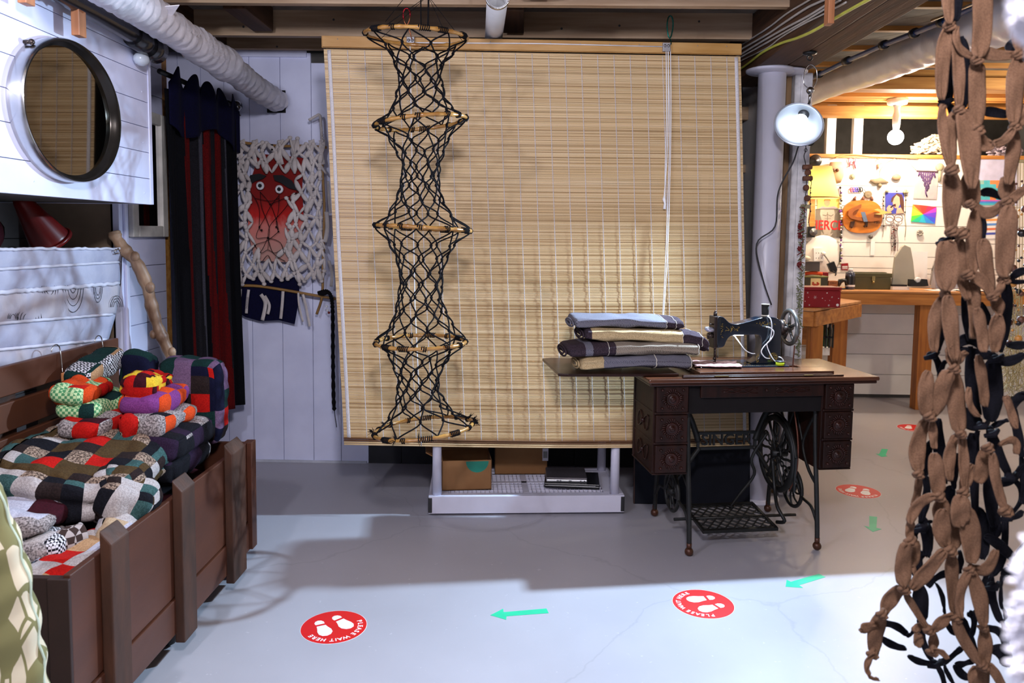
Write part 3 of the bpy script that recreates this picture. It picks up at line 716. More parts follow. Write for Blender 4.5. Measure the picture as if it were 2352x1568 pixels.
# cast iron side frames
def side(s):
    m = MB(); X = s * .285
    def pt(y, z, dx=0): return T @ Vector((X + dx, y, z))
    def cur(P, r): m.tube(smoothpts([pt(*p) for p in P], 6), r, 8)
    cur([(0, .03), (.005, .10), (.022, .25), (.045, .42), (.06, .60), (.065, .70)], .0105)
    cur([(.455, .03), (.45, .10), (.433, .25), (.41, .42), (.395, .60), (.39, .70)], .0105)
    cur([(.005, .11), (.06, .17), (.15, .19), (.2275, .28), (.30, .19), (.39, .17), (.45, .11)], .007)
    cur([(.03, .28), (.10, .33), (.15, .42), (.10, .52), (.05, .58)], .007)
    cur([(.425, .28), (.355, .33), (.305, .42), (.355, .52), (.405, .58)], .007)
    cur([(.06, .68), (.14, .60), (.2275, .57), (.31, .60), (.39, .68)], .008)
    cur([(.15, .42), (.19, .50), (.2275, .57)], .006); cur([(.305, .42), (.265, .50), (.2275, .57)], .006)
    R = [pt(.2275 + .085 * math.cos(a), .20 + .085 * math.sin(a)) for a in [2 * PI * i / 28 for i in range(28)]]
    m.tube(R, .0085, 8, closed=True)
    for i in range(8):
        a = 2 * PI * i / 8; cur([(.2275, .20), (.2275 + .045 * math.cos(a + .35), .20 + .045 * math.sin(a + .35)), (.2275 + .082 * math.cos(a), .20 + .082 * math.sin(a))], .0045)
    m.ball(pt(.2275, .20), .022, 10)
    m.bar(pt(.03, .71), pt(.42, .71), .02, .03)
    f = m.build('iron_side_frame', iron, tbl)
    for y in (0, .455):
        MB().ball(pt(y, .0185), .0185, 12).tube([pt(y, .03), pt(y, .055)], .011, 8).build('caster', mat('caster_brown', '4a2a1a', .4, .3), tbl)
side(-1); side(1)
m = MB(); yb = .31
def bp(x, z, y=yb): return T @ Vector((x, y, z))
m.bar(bp(-.135, .437), bp(.135, .437), .014, .012); m.bar(bp(-.135, .366), bp(.135, .366), .014, .012)
m.bar(bp(-.137, .36), bp(-.137, .44), .014, .012, up=(1, 0, 0)); m.bar(bp(.137, .36), bp(.137, .44), .014, .012, up=(1, 0, 0))
for s in (-1, 1):
    m.tube(smoothpts([bp(s * .137, .40), bp(s * .155, .455), bp(s * .19, .53), bp(s * .235, .56), bp(s * .285, .57)], 5), [.014] * 5 * 4 + [.01], 8)
    m.tube(smoothpts([bp(s * .13, .37), bp(s * .16, .33), bp(s * .20, .27), bp(s * .245, .21), bp(s * .285, .16)], 5), .010, 8)
m.text('SINGER', .072, T @ TR(0, yb + .005, .4015, rx=PI / 2), .004, bold=.001)
m.build('cast_brace', iron, tbl)
# treadle plate
m = MB(); TT = T @ TR(-.03, .19, .085, rx=.10)
for y in (-.115, .125): m.box(-.17, .17, y - .012, y + .006, -.007, .007, M=TT)
for x in (-.17, .16): m.box(x, x + .012, -.115, .125, -.006, .006, M=TT)
for i in range(9):
    y = -.09 + i * .0245
    m.tube(smoothpts([TT @ Vector((-.16 + .32 * j / 16, y + .008 * (1 if j % 2 else -1) * (1 if i % 2 else -1), 0)) for j in range(17)], 3), .0038, 5)
m.build('treadle_plate', iron, tbl)
m = MB(); m.tube([T @ Vector((-.285, .19, .085)), T @ Vector((.285, .19, .085))], .007, 8)
m.tube(smoothpts([T @ Vector((.15, .10, .09)), T @ Vector((.165, .06, .11)), T @ Vector((.15, .10, .16)), T @ Vector((.17, .17, .22)), T @ Vector((.17, .20, .34))], 5), .008, 8)
m.tube(smoothpts([T @ Vector((.02, .30, .085)), T @ Vector((.06, .29, .15)), T @ Vector((.12, .27, .25)), T @ Vector((.10, .26, .33)), T @ Vector((.16, .24, .45))], 5), .007, 8)
m.build('treadle_rod', iron, tbl)
# fly wheel
WC = T @ Vector((.20, .2275, .36)); m = MB(); R_ = .16
WM_ = Matrix.Translation(WC) @ Matrix.Rotation(TA, 4, 'Z')
def wp(a, r, dx=0): return WM_ @ Vector((dx, r * math.cos(a), r * math.sin(a)))
m.tube([wp(2 * PI * i / 48, R_) for i in range(48)], .0115, 8, closed=True, sq=1.3)
m.tube([wp(2 * PI * i / 40, .045) for i in range(40)], .005, 6, closed=True)
for i in range(6):
    a = 2 * PI * i / 6
    m.tube([wp(a, .02), wp(a + .12, .07), wp(a, .11), wp(a, R_)], [.008, .006, .006, .008], 6)
    m.tube([wp(a + .52 + .17 * math.cos(t), .108 + .028 * math.sin(t)) for t in [2 * PI * j / 14 for j in range(14)]], .0045, 6, closed=True)
    m.tube([wp(a + .52 + .16 * math.cos(t), .066 + .014 * math.sin(t)) for t in [2 * PI * j / 12 for j in range(12)]], .0038, 6, closed=True)
m.tube([wp(0, 0, -.02), wp(0, 0, .05)], .017, 12)
m.build('fly_wheel', iron, tbl)
m = MB(); m.tube(smoothpts([wp(PI * .5 + i * PI * .9 / 10 - PI * .45, R_ + .022) for i in range(11)], 3), .009, 8, sq=.5); m.bar(wp(PI * .95, R_ + .02), wp(PI * 1.2, R_ + .05), .012, .008)
m.build('wheel_guard', iron, tbl)
bmt = mat('leather_belt', '5a2b18', .6)
m = MB(); m.tube(smoothpts([T @ Vector((.232, .16, .86)), T @ Vector((.225, .155, .75)), T @ Vector((.215, .12, .62)), T @ Vector((.212, .065, .48)), T @ Vector((.212, .055, .38)), T @ Vector((.212, .07, .30)), T @ Vector((.212, .12, .22))], 6), .0032, 6)
m.tube(smoothpts([T @ Vector((.235, .30, .93)), T @ Vector((.225, .30, .75)), T @ Vector((.215, .38, .48)), T @ Vector((.212, .39, .34))], 6), .0032, 6)
m.build('drive_belt', bmt, tbl)

# ============================================================ SEWING MACHINE
mach = thing('sewing_machine', 'black vintage sewing machine with gold ornament and spoked hand wheel on the treadle table', 'sewing machine', tuple(T @ Vector((0, .22, .754))), TA)
ename = mat('black_enamel', (.006, .010, .018), .16, var=.1, coat=1.); gold = mat('gold_leaf', 'b89a4a', .35, .6); steel = mat('polished_steel', (.45, .45, .45), .2, 1); dsteel = mat('dark_steel', (.06, .045, .04), .35, .8)
m = MB(); m.box(-.205, .20, .135, .315, .754, .775, M=T); m.build('bed', ename, mach, bevel=.004)
prof = [(.050, .776), (.078, .795), (.090, .83), (.093, .87), (.080, .903), (.03, .904), (-.03, .903), (-.056, .896), (-.070, .878), (-.080, .855), (-.10, .848), (-.112, .86), (-.116, .975), (-.095, .984), (-.08, .977), (-.055, .956), (-.02, .952), (.04, .966), (.10, .982), (.15, .980), (.176, .965), (.183, .94), (.184, .82), (.19, .795), (.205, .776)]
m = MB(); ps = [(p.x, p.y) for p in smoothpts([(x, z, 0) for x, z in prof], 3, True)]
m.prism(ps, .064, T @ TR(0, .252, 0, rx=PI / 2)); o = m.build('arm', ename, mach, bevel=.013); o.modifiers['bevel'].segments = 5; o.modifiers['bevel'].angle_limit = 1.0
for p in o.data.polygons: p.use_smooth = True
MB().box(-.128, -.112, .188, .25, .845, .985, M=T).build('face_plate', dsteel, mach, bevel=.003)
m = MB(); m.tube([T @ Vector((-.11, .215, .79)), T @ Vector((-.11, .215, .86))], .006, 10); m.box(-.114, -.106, .20, .225, .777, .783, M=T)
m.tube([T @ Vector((-.106, .22, .778)), T @ Vector((-.106, .22, .80))], .003, 8); m.ball(T @ Vector((-.118, .205, .798)), .006); m.ball(T @ Vector((-.103, .203, .806)), .005)
m.build('needle_bar', dsteel, mach)
m = MB(); m.tube([T @ Vector((-.112, .22, .985)), T @ Vector((-.112, .22, 1.0))], .008, 12); m.ball(T @ Vector((-.112, .22, 1.003)), .006)
m.build('top_knob', dsteel, mach); m = MB(); m.tube([T @ Vector((-.128, .20, .90)), T @ Vector((-.148, .20, .90))], .010, 12); m.tube([T @ Vector((-.148, .20, .90)), T @ Vector((-.152, .20, .90))], .014, 12)
m.tube([T @ Vector((-.128, .21, .912)), T @ Vector((-.142, .21, .90)), T @ Vector((-.15, .205, .884))], .003, 6)
m.build('tension_knob', dsteel, mach)
MB().tube([T @ Vector((-.127, .20, .95)), T @ Vector((-.15, .19, .952))], .003, 6).build('thread_guide', dsteel, mach)
m = MB(); m.tube([T @ Vector((-.128, .205, .925)), T @ Vector((-.15, .202, .928)), T @ Vector((-.162, .20, .932))], [.012, .012, .008], 10, sq=1.3); m.build('sewing_light', mat('light_case', (.5, .52, .62), .25, .5), mach)
# hand wheel
HC = T @ Vector((.235, .22, .933)); HM = Matrix.Translation(HC) @ Matrix.Rotation(TA, 4, 'Z'); R_ = .074
def hp(a, r, dx=0): return HM @ Vector((dx, r * math.cos(a), r * math.sin(a)))
m = MB(); m.tube([hp(2 * PI * i / 40, R_) for i in range(40)], .0095, 10, closed=True)
for i in range(5):
    a = 2 * PI * i / 5 + .3; m.tube([hp(a, .012), hp(a, R_)], [.008, .006], 8)
m.tube([hp(0, 0, -.055), hp(0, 0, .016)], [.02, .013], 14); m.build('hand_wheel', mat('wheel_metal', (.20, .20, .19), .3, .8, var=.3), mach)
m = MB(); m.tube([hp(0, 0, -.052), hp(0, 0, -.03)], [.034, .036], 20); m.tube([hp(PI, .02, -.04), hp(PI, .05, -.035)], .009, 8); m.ball(hp(4.2, .028, -.03), .012); m.build('bobbin_winder', dsteel, mach)
MB().box(.106, .122, .20, .22, .976, .984, M=T).build('spool_pin', dsteel, mach)
# gold ornament: little leaves and scrolls lying on the enamel
m = MB(); r = rnd(3)
def leaf(x, z, a, L_, w, y=.1872):
    d = Vector((math.cos(a), math.sin(a))); nrm = Vector((-d.y, d.x)); P = [Vector((x, z)) + d * t * L_ + nrm * q for t, q in ((0, 0), (.3, w), (1, 0), (.3, -w))]
    m.prism([(p.x, p.y) for p in P], .0008, T @ TR(0, y, 0, rx=PI / 2))
for cx, cz, sx, sz, n in ((-.045, .932, .035, .010, 34), (.105, .952, .045, .010, 30), (.148, .805, .016, .016, 34), (.075, .80, .008, .02, 16), (-.092, .925, .006, .035, 16)):
    for i in range(n):
        a = r.uniform(0, 2 * PI); q = math.sqrt(r.random())
        leaf(cx + sx * q * math.cos(a), cz + sz * q * math.sin(a), r.uniform(0, 2 * PI), r.uniform(.004, .008), .0013)
for R2 in (.019, .015, .006): m.tube([T @ Vector((.148 + R2 * math.cos(a), .1868, .805 + R2 * math.sin(a))) for a in [2 * PI * i / 24 for i in range(24)]], .0007, 4, closed=True)
for i in range(40):
    x = -.19 + .36 * i / 39; m.prism([(x, .142), (x + .006, .1445), (x + .003, .148)], .0006, T, z0=.7751)
    if i % 2: m.prism([(x, .20), (x + .01, .205), (x + .004, .213)], .0006, T, z0=.7751)
m.build('gold_ornament', gold, mach)
# cables of the light
m = MB()
z3 = lambda x, y, yl: T @ Vector(oLc(x, y, yl))
def oLc(x, y, yl):
    px, py = 1440 + x / 5.6, 680 + y / 5.6; rr = ray(px, py); n_ = Vector((-math.sin(TA), math.cos(TA), 0)); d = n_.dot(TO) + yl; t = d / n_.dot(rr)
    P = Vector((0, 0, H)) + rr * t; return T.inverted() @ P
for P in ([(1300, 480), (1370, 500), (1430, 570), (1520, 690), (1600, 735), (1650, 738)],):
    m.tube(smoothpts([z3(x, y, .20) for x, y in P], 5), .0022, 6)
for P in ([(1790, 395), (1850, 410), (1890, 470), (1850, 560), (1760, 650), (1730, 720), (1780, 790), (1840, 800)], [(1810, 260), (1850, 300), (1865, 420), (1840, 560), (1800, 620), (1840, 740), (1900, 830), (1960, 850), (2010, 830), (1990, 795), (1950, 780)]):
    m.tube(smoothpts([z3(x, y, .172) for x, y in P], 5), .0024, 6)
tag(m.build('light_cable', cw), 'thin white cable looping over the black sewing machine', 'cable')
sp = thing('thread_spool', 'spool of black thread standing on top of the sewing machine', 'thread spool', tuple(T @ Vector((.114, .21, .985))))
Ms = WM[sp.name]
MB().lathe([(.017, .0), (.017, .004), (.006, .006), (.006, .05), (.018, .051), (.018, .053)], Ms, 20).build('core', mat('cream_card', (.6, .55, .45), .7), sp)
MB().lathe([(.0145, .006), (.0155, .02), (.0165, .05)], Ms, 20).build('thread', mat('black_thread', (.008, .008, .008), .8), sp)
bb = thing('bobbin', 'small yellow green bobbin with a white cable on it beside the machine pillar', 'bobbin', tuple(T @ Vector((.162, .15, .7755))))
MB().lathe([(.018, 0), (.018, .014)], WM[bb.name], 20).build('thread', mat('lime', 'b8d020', .5), bb)
MB().lathe([(.019, .014), (.019, .018), (.008, .019)], WM[bb.name], 20).build('cap', mat('black_plastic', (.02, .02, .022), .4), bb)
m = MB()
m.grid(lambda u, v: T @ Vector((-.235 + .20 * u + .03 * v + .006 * math.sin(v * 7), .13 + .13 * v - .03 * u + .004 * math.sin(u * 9), .7775 + .004 * abs(math.sin(u * 14)) * abs(math.sin(v * 11)))), 20, 14)
tag(m.build('cloth_mat', weave('pink_quilting', 'a88a86', '8d6a68', 60), solid=.003), 'small pinkish quilted cloth under the needle of the sewing machine', 'cloth')
MB_led = lamp('led_sewing_light', 'POINT', tuple(T @ Vector((-.02, .19, .885))), .4, (.78, .88, 1.0), .008)
m = MB(); m.box(-.03, .02, .215, .222, .898, .902, M=T); m.build('led_strip', glow('led_white', (.8, .9, 1), 5), mach)

# ============================================================ FOLDED CLOTHES ON THE LEAF
hg = weave('herring_grey', '86848e', '42404c', 90, kind='herring'); hb = weave('herring_brown', 'aa9e90', '605446', 90, kind='herring')
beige = weave('beige_twill', 'bfa880', 'a38c66', 300, bump=.15); plum = weave('plum_wool', '40343c', '2b2228', 260); creamedge = mat('cream_edge', 'd8d0c0', .9)
def garment(label, pts, w, h, y0, mats, cuts, seams=(), seed=0, name='folded_trousers', layers=2, tail=0.):
    """stack-folded cloth: loft along pts (local x,z); cuts = (fraction, material index)"""
    P = smoothpts([(x, 0, z) for x, z in pts], 7); k = len(P); n = 28; r = rnd(seed); vs = []; off = seed * 3.1
    for i, p in enumerate(P):
        t = i / (k - 1); e = min(1, (max(0, 1 - abs(2 * t - 1)) * 9) ** .5 + .28) if t > .5 else min(1, .75 + t * 3)
        for j in range(n):
            a = 2 * PI * j / n; c = math.cos(a); s_ = math.sin(a)
            yy = math.copysign(abs(c) ** .55, c) * w * (1 if t < .96 else .93); zz = math.copysign(abs(s_) ** .75, s_) * h * e
            g = 0
            if c < -.3:
                g = .006 * sum(math.exp(-((s_ - q) / .12) ** 2) for q in ([0] if layers == 2 else [-.45, .35])) * 1.7
            nz = noise.noise(Vector((p.x * 9 + off, a * 1.3, off))) * .009 + noise.noise(Vector((p.x * 22 + off, math.cos(a) * 3, math.sin(a) * 3 + off))) * .006
            q = Vector((p.x + (0.006 * math.sin(a * 2 + off) if i in (0, k - 1) else 0), y0 + yy + g, p.z + .007 + zz + nz * 1.2 + tail * t * t * (c + 1) * 0))
            vs.append(T @ q)
    fs = []; mi = []
    for i in range(k - 1):
        t = (i + .5) / (k - 1); q = [b for a_, b in cuts if t < a_][0]
        for j in range(n): fs.append((i * n + j, i * n + (j + 1) % n, (i + 1) * n + (j + 1) % n, (i + 1) * n + j)); mi.append(q)
    fs += [tuple(range(n - 1, -1, -1)), tuple((k - 1) * n + j for j in range(n))]; mi += [cuts[0][1], cuts[-1][1]]
    m = MB(); m.add(vs, fs, 0, True); m.m = mi
    o = m.build(name, mats); o.modifiers.new('s', 'SUBSURF').levels = 1; o.modifiers['s'].render_levels = 2
    tag(o, label, 'folded clothes', 'folded wool clothes on the table leaf')
    m = MB()
    for f_, w2 in seams:
        i = int(f_ * (k - 1)); R = [Vector(v) + (Vector(v) - sum((Vector(q) for q in vs[i * n:(i + 1) * n]), Vector()) / n).normalized() * .0015 for v in vs[i * n:(i + 1) * n]]
        m.tube(R, w2, 5, closed=True)
    if seams: m.build('seam_stitching', creamedge, o)
    # scroll of the rolled end
    m = MB(); p = P[0]
    for q in range(2):
        R = [T @ Vector((p.x - .004 - .003 * q, y0 + w * (.7 - .3 * q) * math.cos(a), p.z + h * (.7 - .3 * q) * math.sin(a))) for a in [2 * PI * i / 20 for i in range(20)]]
        m.tube(R, .004, 6, closed=True)
    m.build('rolled_end', mats[cuts[0][1]], o)
    return o
garment('grey herringbone folded trousers with a tan cuff, lowest of the pile on the table leaf', [(-.745, .794), (-.6, .797), (-.4, .800), (-.262, .794)], .10, .028, .16, [beige, hg], [(.26, 0), (2, 1)], ((.62, .0018), (.97, .0015)), 1)
garment('brown herringbone folded trousers with dark cuff, second from the bottom of the pile', [(-.80, .845), (-.6, .852), (-.4, .858), (-.23, .850)], .125, .029, .18, [plum, hg, hb], [(.13, 0), (.20, 1), (.32, 0), (2, 2)], ((.32, .001), (.98, .0018)), 2)
garment('beige and dark plum folded trousers with drooping end, third in the pile', [(-.725, .916), (-.6, .915), (-.42, .905), (-.31, .900), (-.225, .885), (-.19, .856)], .12, .029, .19, [plum, beige], [(.05, 0), (.60, 1), (2, 0)], ((.60, .0012), (.80, .0012)), 3)
garment('grey herringbone folded trousers with dark end lying topmost on the pile', [(-.765, .962), (-.6, .964), (-.42, .958), (-.29, .950)], .11, .022, .20, [hg, plum], [(.78, 0), (2, 1)], ((.78, .001), (.90, .001)), 4)
# ============================================================ CRATE
cr = thing('storage_chest', 'long brown painted wooden chest with upright battens and slatted back, heaped with patchwork quilts', 'chest', (-1.33, 2.34, 0))
brown = mat('brown_paint', '57301f', .45, c2='452518', scale=2.2, bump=.15, bscale=14, stretch=(1, 1, 3))
brown2 = mat('brown_worn', '4a2a18', .65, c2='2c180c', scale=5, bump=.4, bscale=18, stretch=(3, 3, 1))
brownb = mat('brown_back', '5f3520', .5, c2='4c2a18', scale=2.5, bump=.15, bscale=14)
XF = -1.07; Y0, Y1 = 1.745, 2.955
m = MB(); m.box(XF - .018, XF, Y0, Y1, .20, .512); m.build('front_panel', brown, cr, bevel=.003)
m = MB(); m.box(XF - .018, XF + .006, Y0, Y1, .085, .196); m.build('bottom_rail', brown, cr, bevel=.003)
for y0, y1, zt in ((1.868, 1.957, .555), (2.268, 2.362, .555), (2.672, 2.80, .553)):
    m = MB(); m.prism([(XF + .001, .055), (XF + .032, .055), (XF + .032, zt - .02), (XF + .001, zt + .015)], y1 - y0, Matrix.Translation((0, y1, 0)) @ Matrix.Rotation(PI / 2, 4, 'X'))
    m.build('batten', brown2, cr, bevel=.004)
m = MB(); m.box(-1.60, XF - .019, Y0, Y0 + .018, .085, .503); m.box(XF - .05, XF + .002, Y0 - .012, Y0 - .001, .085, .505); m.build('near_end_panel', mat('brown_unlit_end', '2c1a14', .6, bump=.2), cr, bevel=.002)  # near end given a darker brown for its unlit side
m = MB(); m.box(-1.60, XF - .019, Y1 - .018, Y1, .085, .503); m.box(XF + .001, XF + .02, Y1 - .06, Y1 - .01, .09, .515); m.build('far_end_panel', brown, cr, bevel=.002)
m = MB(); m.box(-1.60, XF - .02, Y0 + .02, Y1 - .02, .085, .10); m.build('base_board', brown2, cr)
for z0, z1 in ((.812, .905), (.70, .79), (.58, .68), (.46, .56)):
    MB().box(-1.622, -1.600, Y0 - .9, Y1 + .02, z0, z1).build('back_slat', brownb, cr, bevel=.003)
for y in (1.80, 2.35, 2.90): MB().box(-1.645, -1.623, y - .04, y + .04, .06, .86).build('back_post', brown2, cr)
for x, y in ((-1.13, 1.86), (-1.13, 2.35), (-1.12, 2.84), (-1.56, 1.86), (-1.56, 2.84)):
    m = MB(); m.lathe([(.006, -.012), (.026, -.012), (.030, 0), (.026, .012), (.006, .012)], Matrix.Translation((x, y, .0305)) @ Matrix.Rotation(PI / 2, 4, 'X'), 20); m.box(x - .008, x + .008, y - .016, y + .016, .03, .086)
    m.build('caster', mat('caster_black', (.015, .015, .015), .5), cr)
for q, (px, py) in enumerate(((128, 806), (226, 784))):
    hg_ = thing('clip_hanger', 'wire hanger hook with a pale wooden grip hooked on the chest back, nearest the camera' if q == 0 else 'wire hanger hook on the far end of the chest back slat', 'hanger', tuple(oX(px, py, -1.59)))
    c = oX(px, py, -1.592); rr = .022; m = MB()
    m.tube(smoothpts([c + Vector((0, -rr * math.cos(a) * 1.1, rr * math.sin(a))) for a in [.0, .5, 1.2, 1.9, 2.6, 3.1]] + [c + Vector((.004, rr * 1.0, -.02)), c + Vector((.008, rr * .9, -.06)), c + Vector((.012, rr * .7, -.075))], 4), .002, 6)
    m.build('hook', mat('chrome', (.6, .6, .6), .18, 1), hg_)
    if q == 0:
        m = MB(); m.box(-1.578, -1.562, c.y + .000, c.y + .058, c.z - .20, c.z - .075, M=Matrix.Translation((0, 0, 0))); m.build('wooden_grip', wood('pale_wood', 'c8895a', 'a8693c', .45, (12, 12, 1), 3), hg_, bevel=.003)
# ============================================================ QUILTS
QM = dict(blk=('0d0d12', '15151c'), dbr=('2a1f1e', '1e1615'), olv=('4c3a22', '3d2e1a'), crm=('b4acaa', '9a9290'), twd=('a08a78', '3e302a'), tea=('3c5a58', '2c4645'), red=('b3160f', '9a100c'),
          org=('d0481c', 'b83c16'), pur=('7c3c7c', '6a3069'), lil=('6e5470', '5c465f'), nav=('0d0e28', '0a0b20'), grn=('13302e', '0e2523'), yel=('e0bc34', 'c9a32a'), tan=('b08a66', '987554'),
          gtw=('a89e9c', '5c5454'), mar=('3a0c18', '2c0912'), pwh=('b8b6c2', 'a09eac'), dpr=('2a1a30', '201426'), bea=('b9a184', 'a58d70'))
def qm(k):
    if k == 'hts': return weave('houndstooth', 'd0cdd2', '1a1a20', 150, kind='check')
    if k == 'gck': return weave('green_check', 'b9cf9c', '4e8a5c', 110, kind='check')
    if k == 'grd': return weave('small_grid', '20201c', 'b5ab92', 120, kind='check')
    a, b = QM[k]; tw = k in ('twd', 'gtw')
    return weave('wool_' + {'blk': 'black', 'dbr': 'dark_brown', 'olv': 'olive', 'crm': 'cream', 'twd': 'tweed', 'tea': 'teal', 'red': 'red', 'org': 'orange', 'pur': 'purple', 'lil': 'lilac', 'nav': 'navy', 'grn': 'bottle_green', 'yel': 'yellow', 'tan': 'tan', 'gtw': 'grey_tweed', 'mar': 'maroon', 'pwh': 'pale_white', 'dpr': 'dark_purple', 'bea': 'beige'}[k], a, b, 240 if not tw else 190, bump=.5)
def quilt(label, c, h, rot, ps, pal, seed, e=5, wr=.012, rp=None, layers=1, map_=None, name='patchwork_quilt', dens=.0085, droop=None):
    """padded folded patchwork: rounded box with puffed patches and creases"""
    c = Vector(c); R = Matrix.Rotation(rot[2], 3, 'Z') @ Matrix.Rotation(rot[1], 3, 'Y') @ Matrix.Rotation(rot[0], 3, 'X')
    r = rnd(seed); mats = [qm(k) for k in pal]; off = Vector((seed * 3.7, seed * 1.3, 0)); table = {}
    m = MB()
    def pick(f, i, j):
        if map_ and f == 0 and (i, j) in map_: return map_[(i, j)]
        if (f, i, j) not in table: table[(f, i, j)] = r.randrange(rp or len(pal))
        return table[(f, i, j)]
    def surf(d, u0, v0, q0):
        q = Vector((q0.x / h[0], q0.y / h[1], q0.z / h[2])); n = (abs(q.x) ** e + abs(q.y) ** e + abs(q.z) ** e) ** (1 / e)
        p = Vector((q.x / n * h[0], q.y / n * h[1], q.z / n * h[2]))
        nr = Vector((p.x / h[0] ** 2, p.y / h[1] ** 2, p.z / h[2] ** 2)).normalized()
        fu = u0 / ps; fv = v0 / ps
        puff = .0055 * (abs(math.sin(PI * fu)) ** .45 * abs(math.sin(PI * fv)) ** .45)
        g = 0
        if layers > 1 and d != 0:
            w = (p.z / h[2] + 1) / 2 * layers; g = -.016 * math.exp(-((w - round(w)) / .12) ** 2) * (1 if 0 < round(w) < layers else 0)
        nz = noise.noise(p * 7 + off) * wr * 1.6 + noise.noise(p * 19 + off) * wr * .7
        p = p + nr * (puff + nz) + Vector((-nr.x, -nr.y, 0)) * (-g)
        if droop: p.z -= droop * max(0, (p.x / h[0])) ** 2 * h[2] * 2
        return c + R @ p
    A = [(0, 0, 1, 2, 1), (1, 0, 2, 1, -1), (1, 0, 2, 1, 1), (2, 1, 2, 0, -1), (2, 1, 2, 0, 1), (3, 0, 1, 2, -1)]
    for d, a, b, k, s in A:
        nu = max(3, int(2 * h[a] / dens)); nv = max(3, int(2 * h[b] / dens))
        def fn(u, v, a=a, b=b, k=k, s=s, d=d):
            q = Vector((0, 0, 0)); q[a] = (2 * u - 1) * h[a]; q[b] = (2 * v - 1) * h[b]; q[k] = s * h[k]
            return surf(d, q[a] + h[a], q[b] + h[b] if d in (0, 3) else q[b] + h[b] + (h[1] if a == 0 else h[0]), q)
        def mi(u, v, a=a, b=b, d=d):
            uu = (u + .5 / nu) * 2 * h[a]; vv = (v + .5 / nv) * 2 * h[b]
            if d in (1, 2) and s == 1: pass
            f = 0 if d == 0 else d + (10 if s > 0 else 0)
            return pick(f, int(uu / ps), int(vv / ps))
        m.grid(fn, nu, nv, mi)
    o = m.build(name, mats)
    bm = bmesh.new(); bm.from_mesh(o.data); bmesh.ops.remove_doubles(bm, verts=bm.verts, dist=.0012); bmesh.ops.recalc_face_normals(bm, faces=bm.faces); bm.to_mesh(o.data); bm.free()
    return tag(o, label, 'quilt', 'patchwork quilts heaped in the brown chest')
# hidden fill of the chest: more folded cloth under the visible heap
quilt('dark folded blanket deep inside the chest under the whole heap', (-1.33, 2.36, .27), (.21, .55, .165), (0, 0, 0), .12, ['blk', 'dbr', 'mar'], 40, dens=.03)
brown_pal = ['blk', 'dbr', 'olv', 'crm', 'twd', 'tea', 'red']
rr_ = rnd(77); cyc = [0, 2, 4, 0, 3, 2, 1, 4, 5, 0, 2, 1, 4, 6]; mp_ = {(i, j): cyc[(i * 5 + j * 3 + rr_.randrange(2)) % 14] for i in range(14) for j in range(14)}
quilt('large olive, black, cream and red patchwork quilt draped over the middle of the chest', (-1.345, 2.30, .595), (.215, .235, .07), (.10, .16, .10), .062, brown_pal, 1, e=4, wr=.016, layers=2, map_=mp_, rp=6)
quilt('crumpled brown and black end of a patchwork quilt bulging over the chest front', (-1.20, 2.22, .54), (.085, .13, .07), (.1, .5, .5), .055, brown_pal, 21, e=3, wr=.022, rp=6)
quilt('pale white and lavender quilt with a purple patch, top of the near stack', (-1.38, 1.975, .555), (.13, .10, .028), (0, .06, .25), .09, ['pwh', 'pwh', 'mar', 'gtw'], 2, e=4, layers=1)
quilt('grey and white houndstooth quilt folded under the pale quilt in the near stack', (-1.37, 1.965, .50), (.15, .10, .024), (0, .05, .2), .075, ['pwh', 'gtw', 'hts', 'crm'], 3, e=4, layers=2)
quilt('white and brown plaid quilt low in the near stack', (-1.36, 1.955, .452), (.16, .11, .022), (0, .04, .1), .08, ['crm', 'gtw', 'blk', 'pwh'], 4, e=4, layers=2)
quilt('tan, cream and red quilt lying in the near front corner of the chest', (-1.17, 1.93, .462), (.075, .15, .022), (0, .12, -.12), .085, ['tan', 'crm', 'red', 'pwh', 'crm'], 5, e=4)
quilt('white quilt showing between the battens behind the front board', (-1.135, 2.13, .475), (.045, .11, .028), (0, .25, 0), .06, ['pwh', 'crm', 'bea'], 6, e=3, wr=.018)
m = MB(); P = smoothpts([(-1.42, 1.835, .475), (-1.35, 1.86, .485), (-1.26, 1.93, .49), (-1.20, 2.02, .50)], 8); k = len(P)
m.tube(P, [.034 + .003 * math.sin(i * 1.3) for i in range(k)], 20, sq=.85)
for i in range(k - 1):
    for j in range(20): m.m[i * 20 + j] = (i // 6) % 3
o = m.build('rolled_blanket', [weave('brown_plaid', '3a2c28', 'a89c98', 55, kind='check'), qm('crm'), qm('gtw')]); tag(o, 'brown plaid and cream rolled blanket at the near end of the chest', 'blanket')
m = MB(); m.tube([P[0] + Vector((-.002, -.004, 0)) + Vector((0.3, -.6, 0)).normalized() * 0 + Vector((.004 * t * math.cos(t * 2), -.003, .004 * t * math.sin(t * 2))) for t in [q * .35 for q in range(18)]], .0035, 5); m.build('roll_end', qm('crm'), o)
quilt('purple, black and tweed folded quilt behind the middle batten', (-1.195, 2.56, .585), (.075, .165, .085), (0, .12, .05), .075, ['dpr', 'blk', 'gtw', 'dpr', 'blk'], 7, e=4.5, layers=2)
quilt('grey tweed quilt with a black patch under the orange one', (-1.235, 2.56, .695), (.075, .145, .026), (0, .08, .0), .085, ['gtw', 'gtw', 'blk', 'org'], 8, e=4)
quilt('orange and purple folded quilt beneath the yellow and red one', (-1.275, 2.60, .748), (.075, .145, .034), (0, .06, .03), .082, ['org', 'pur'], 9, e=4, map_={(i, j): (i + j) % 2 for i in range(5) for j in range(5)})
quilt('yellow and red ruffled quilt topmost beside the green check one', (-1.30, 2.60, .803), (.06, .115, .03), (0, .05, 0), .035, ['yel', 'red', 'red', 'mar', 'yel'], 10, e=3, wr=.02, layers=2)
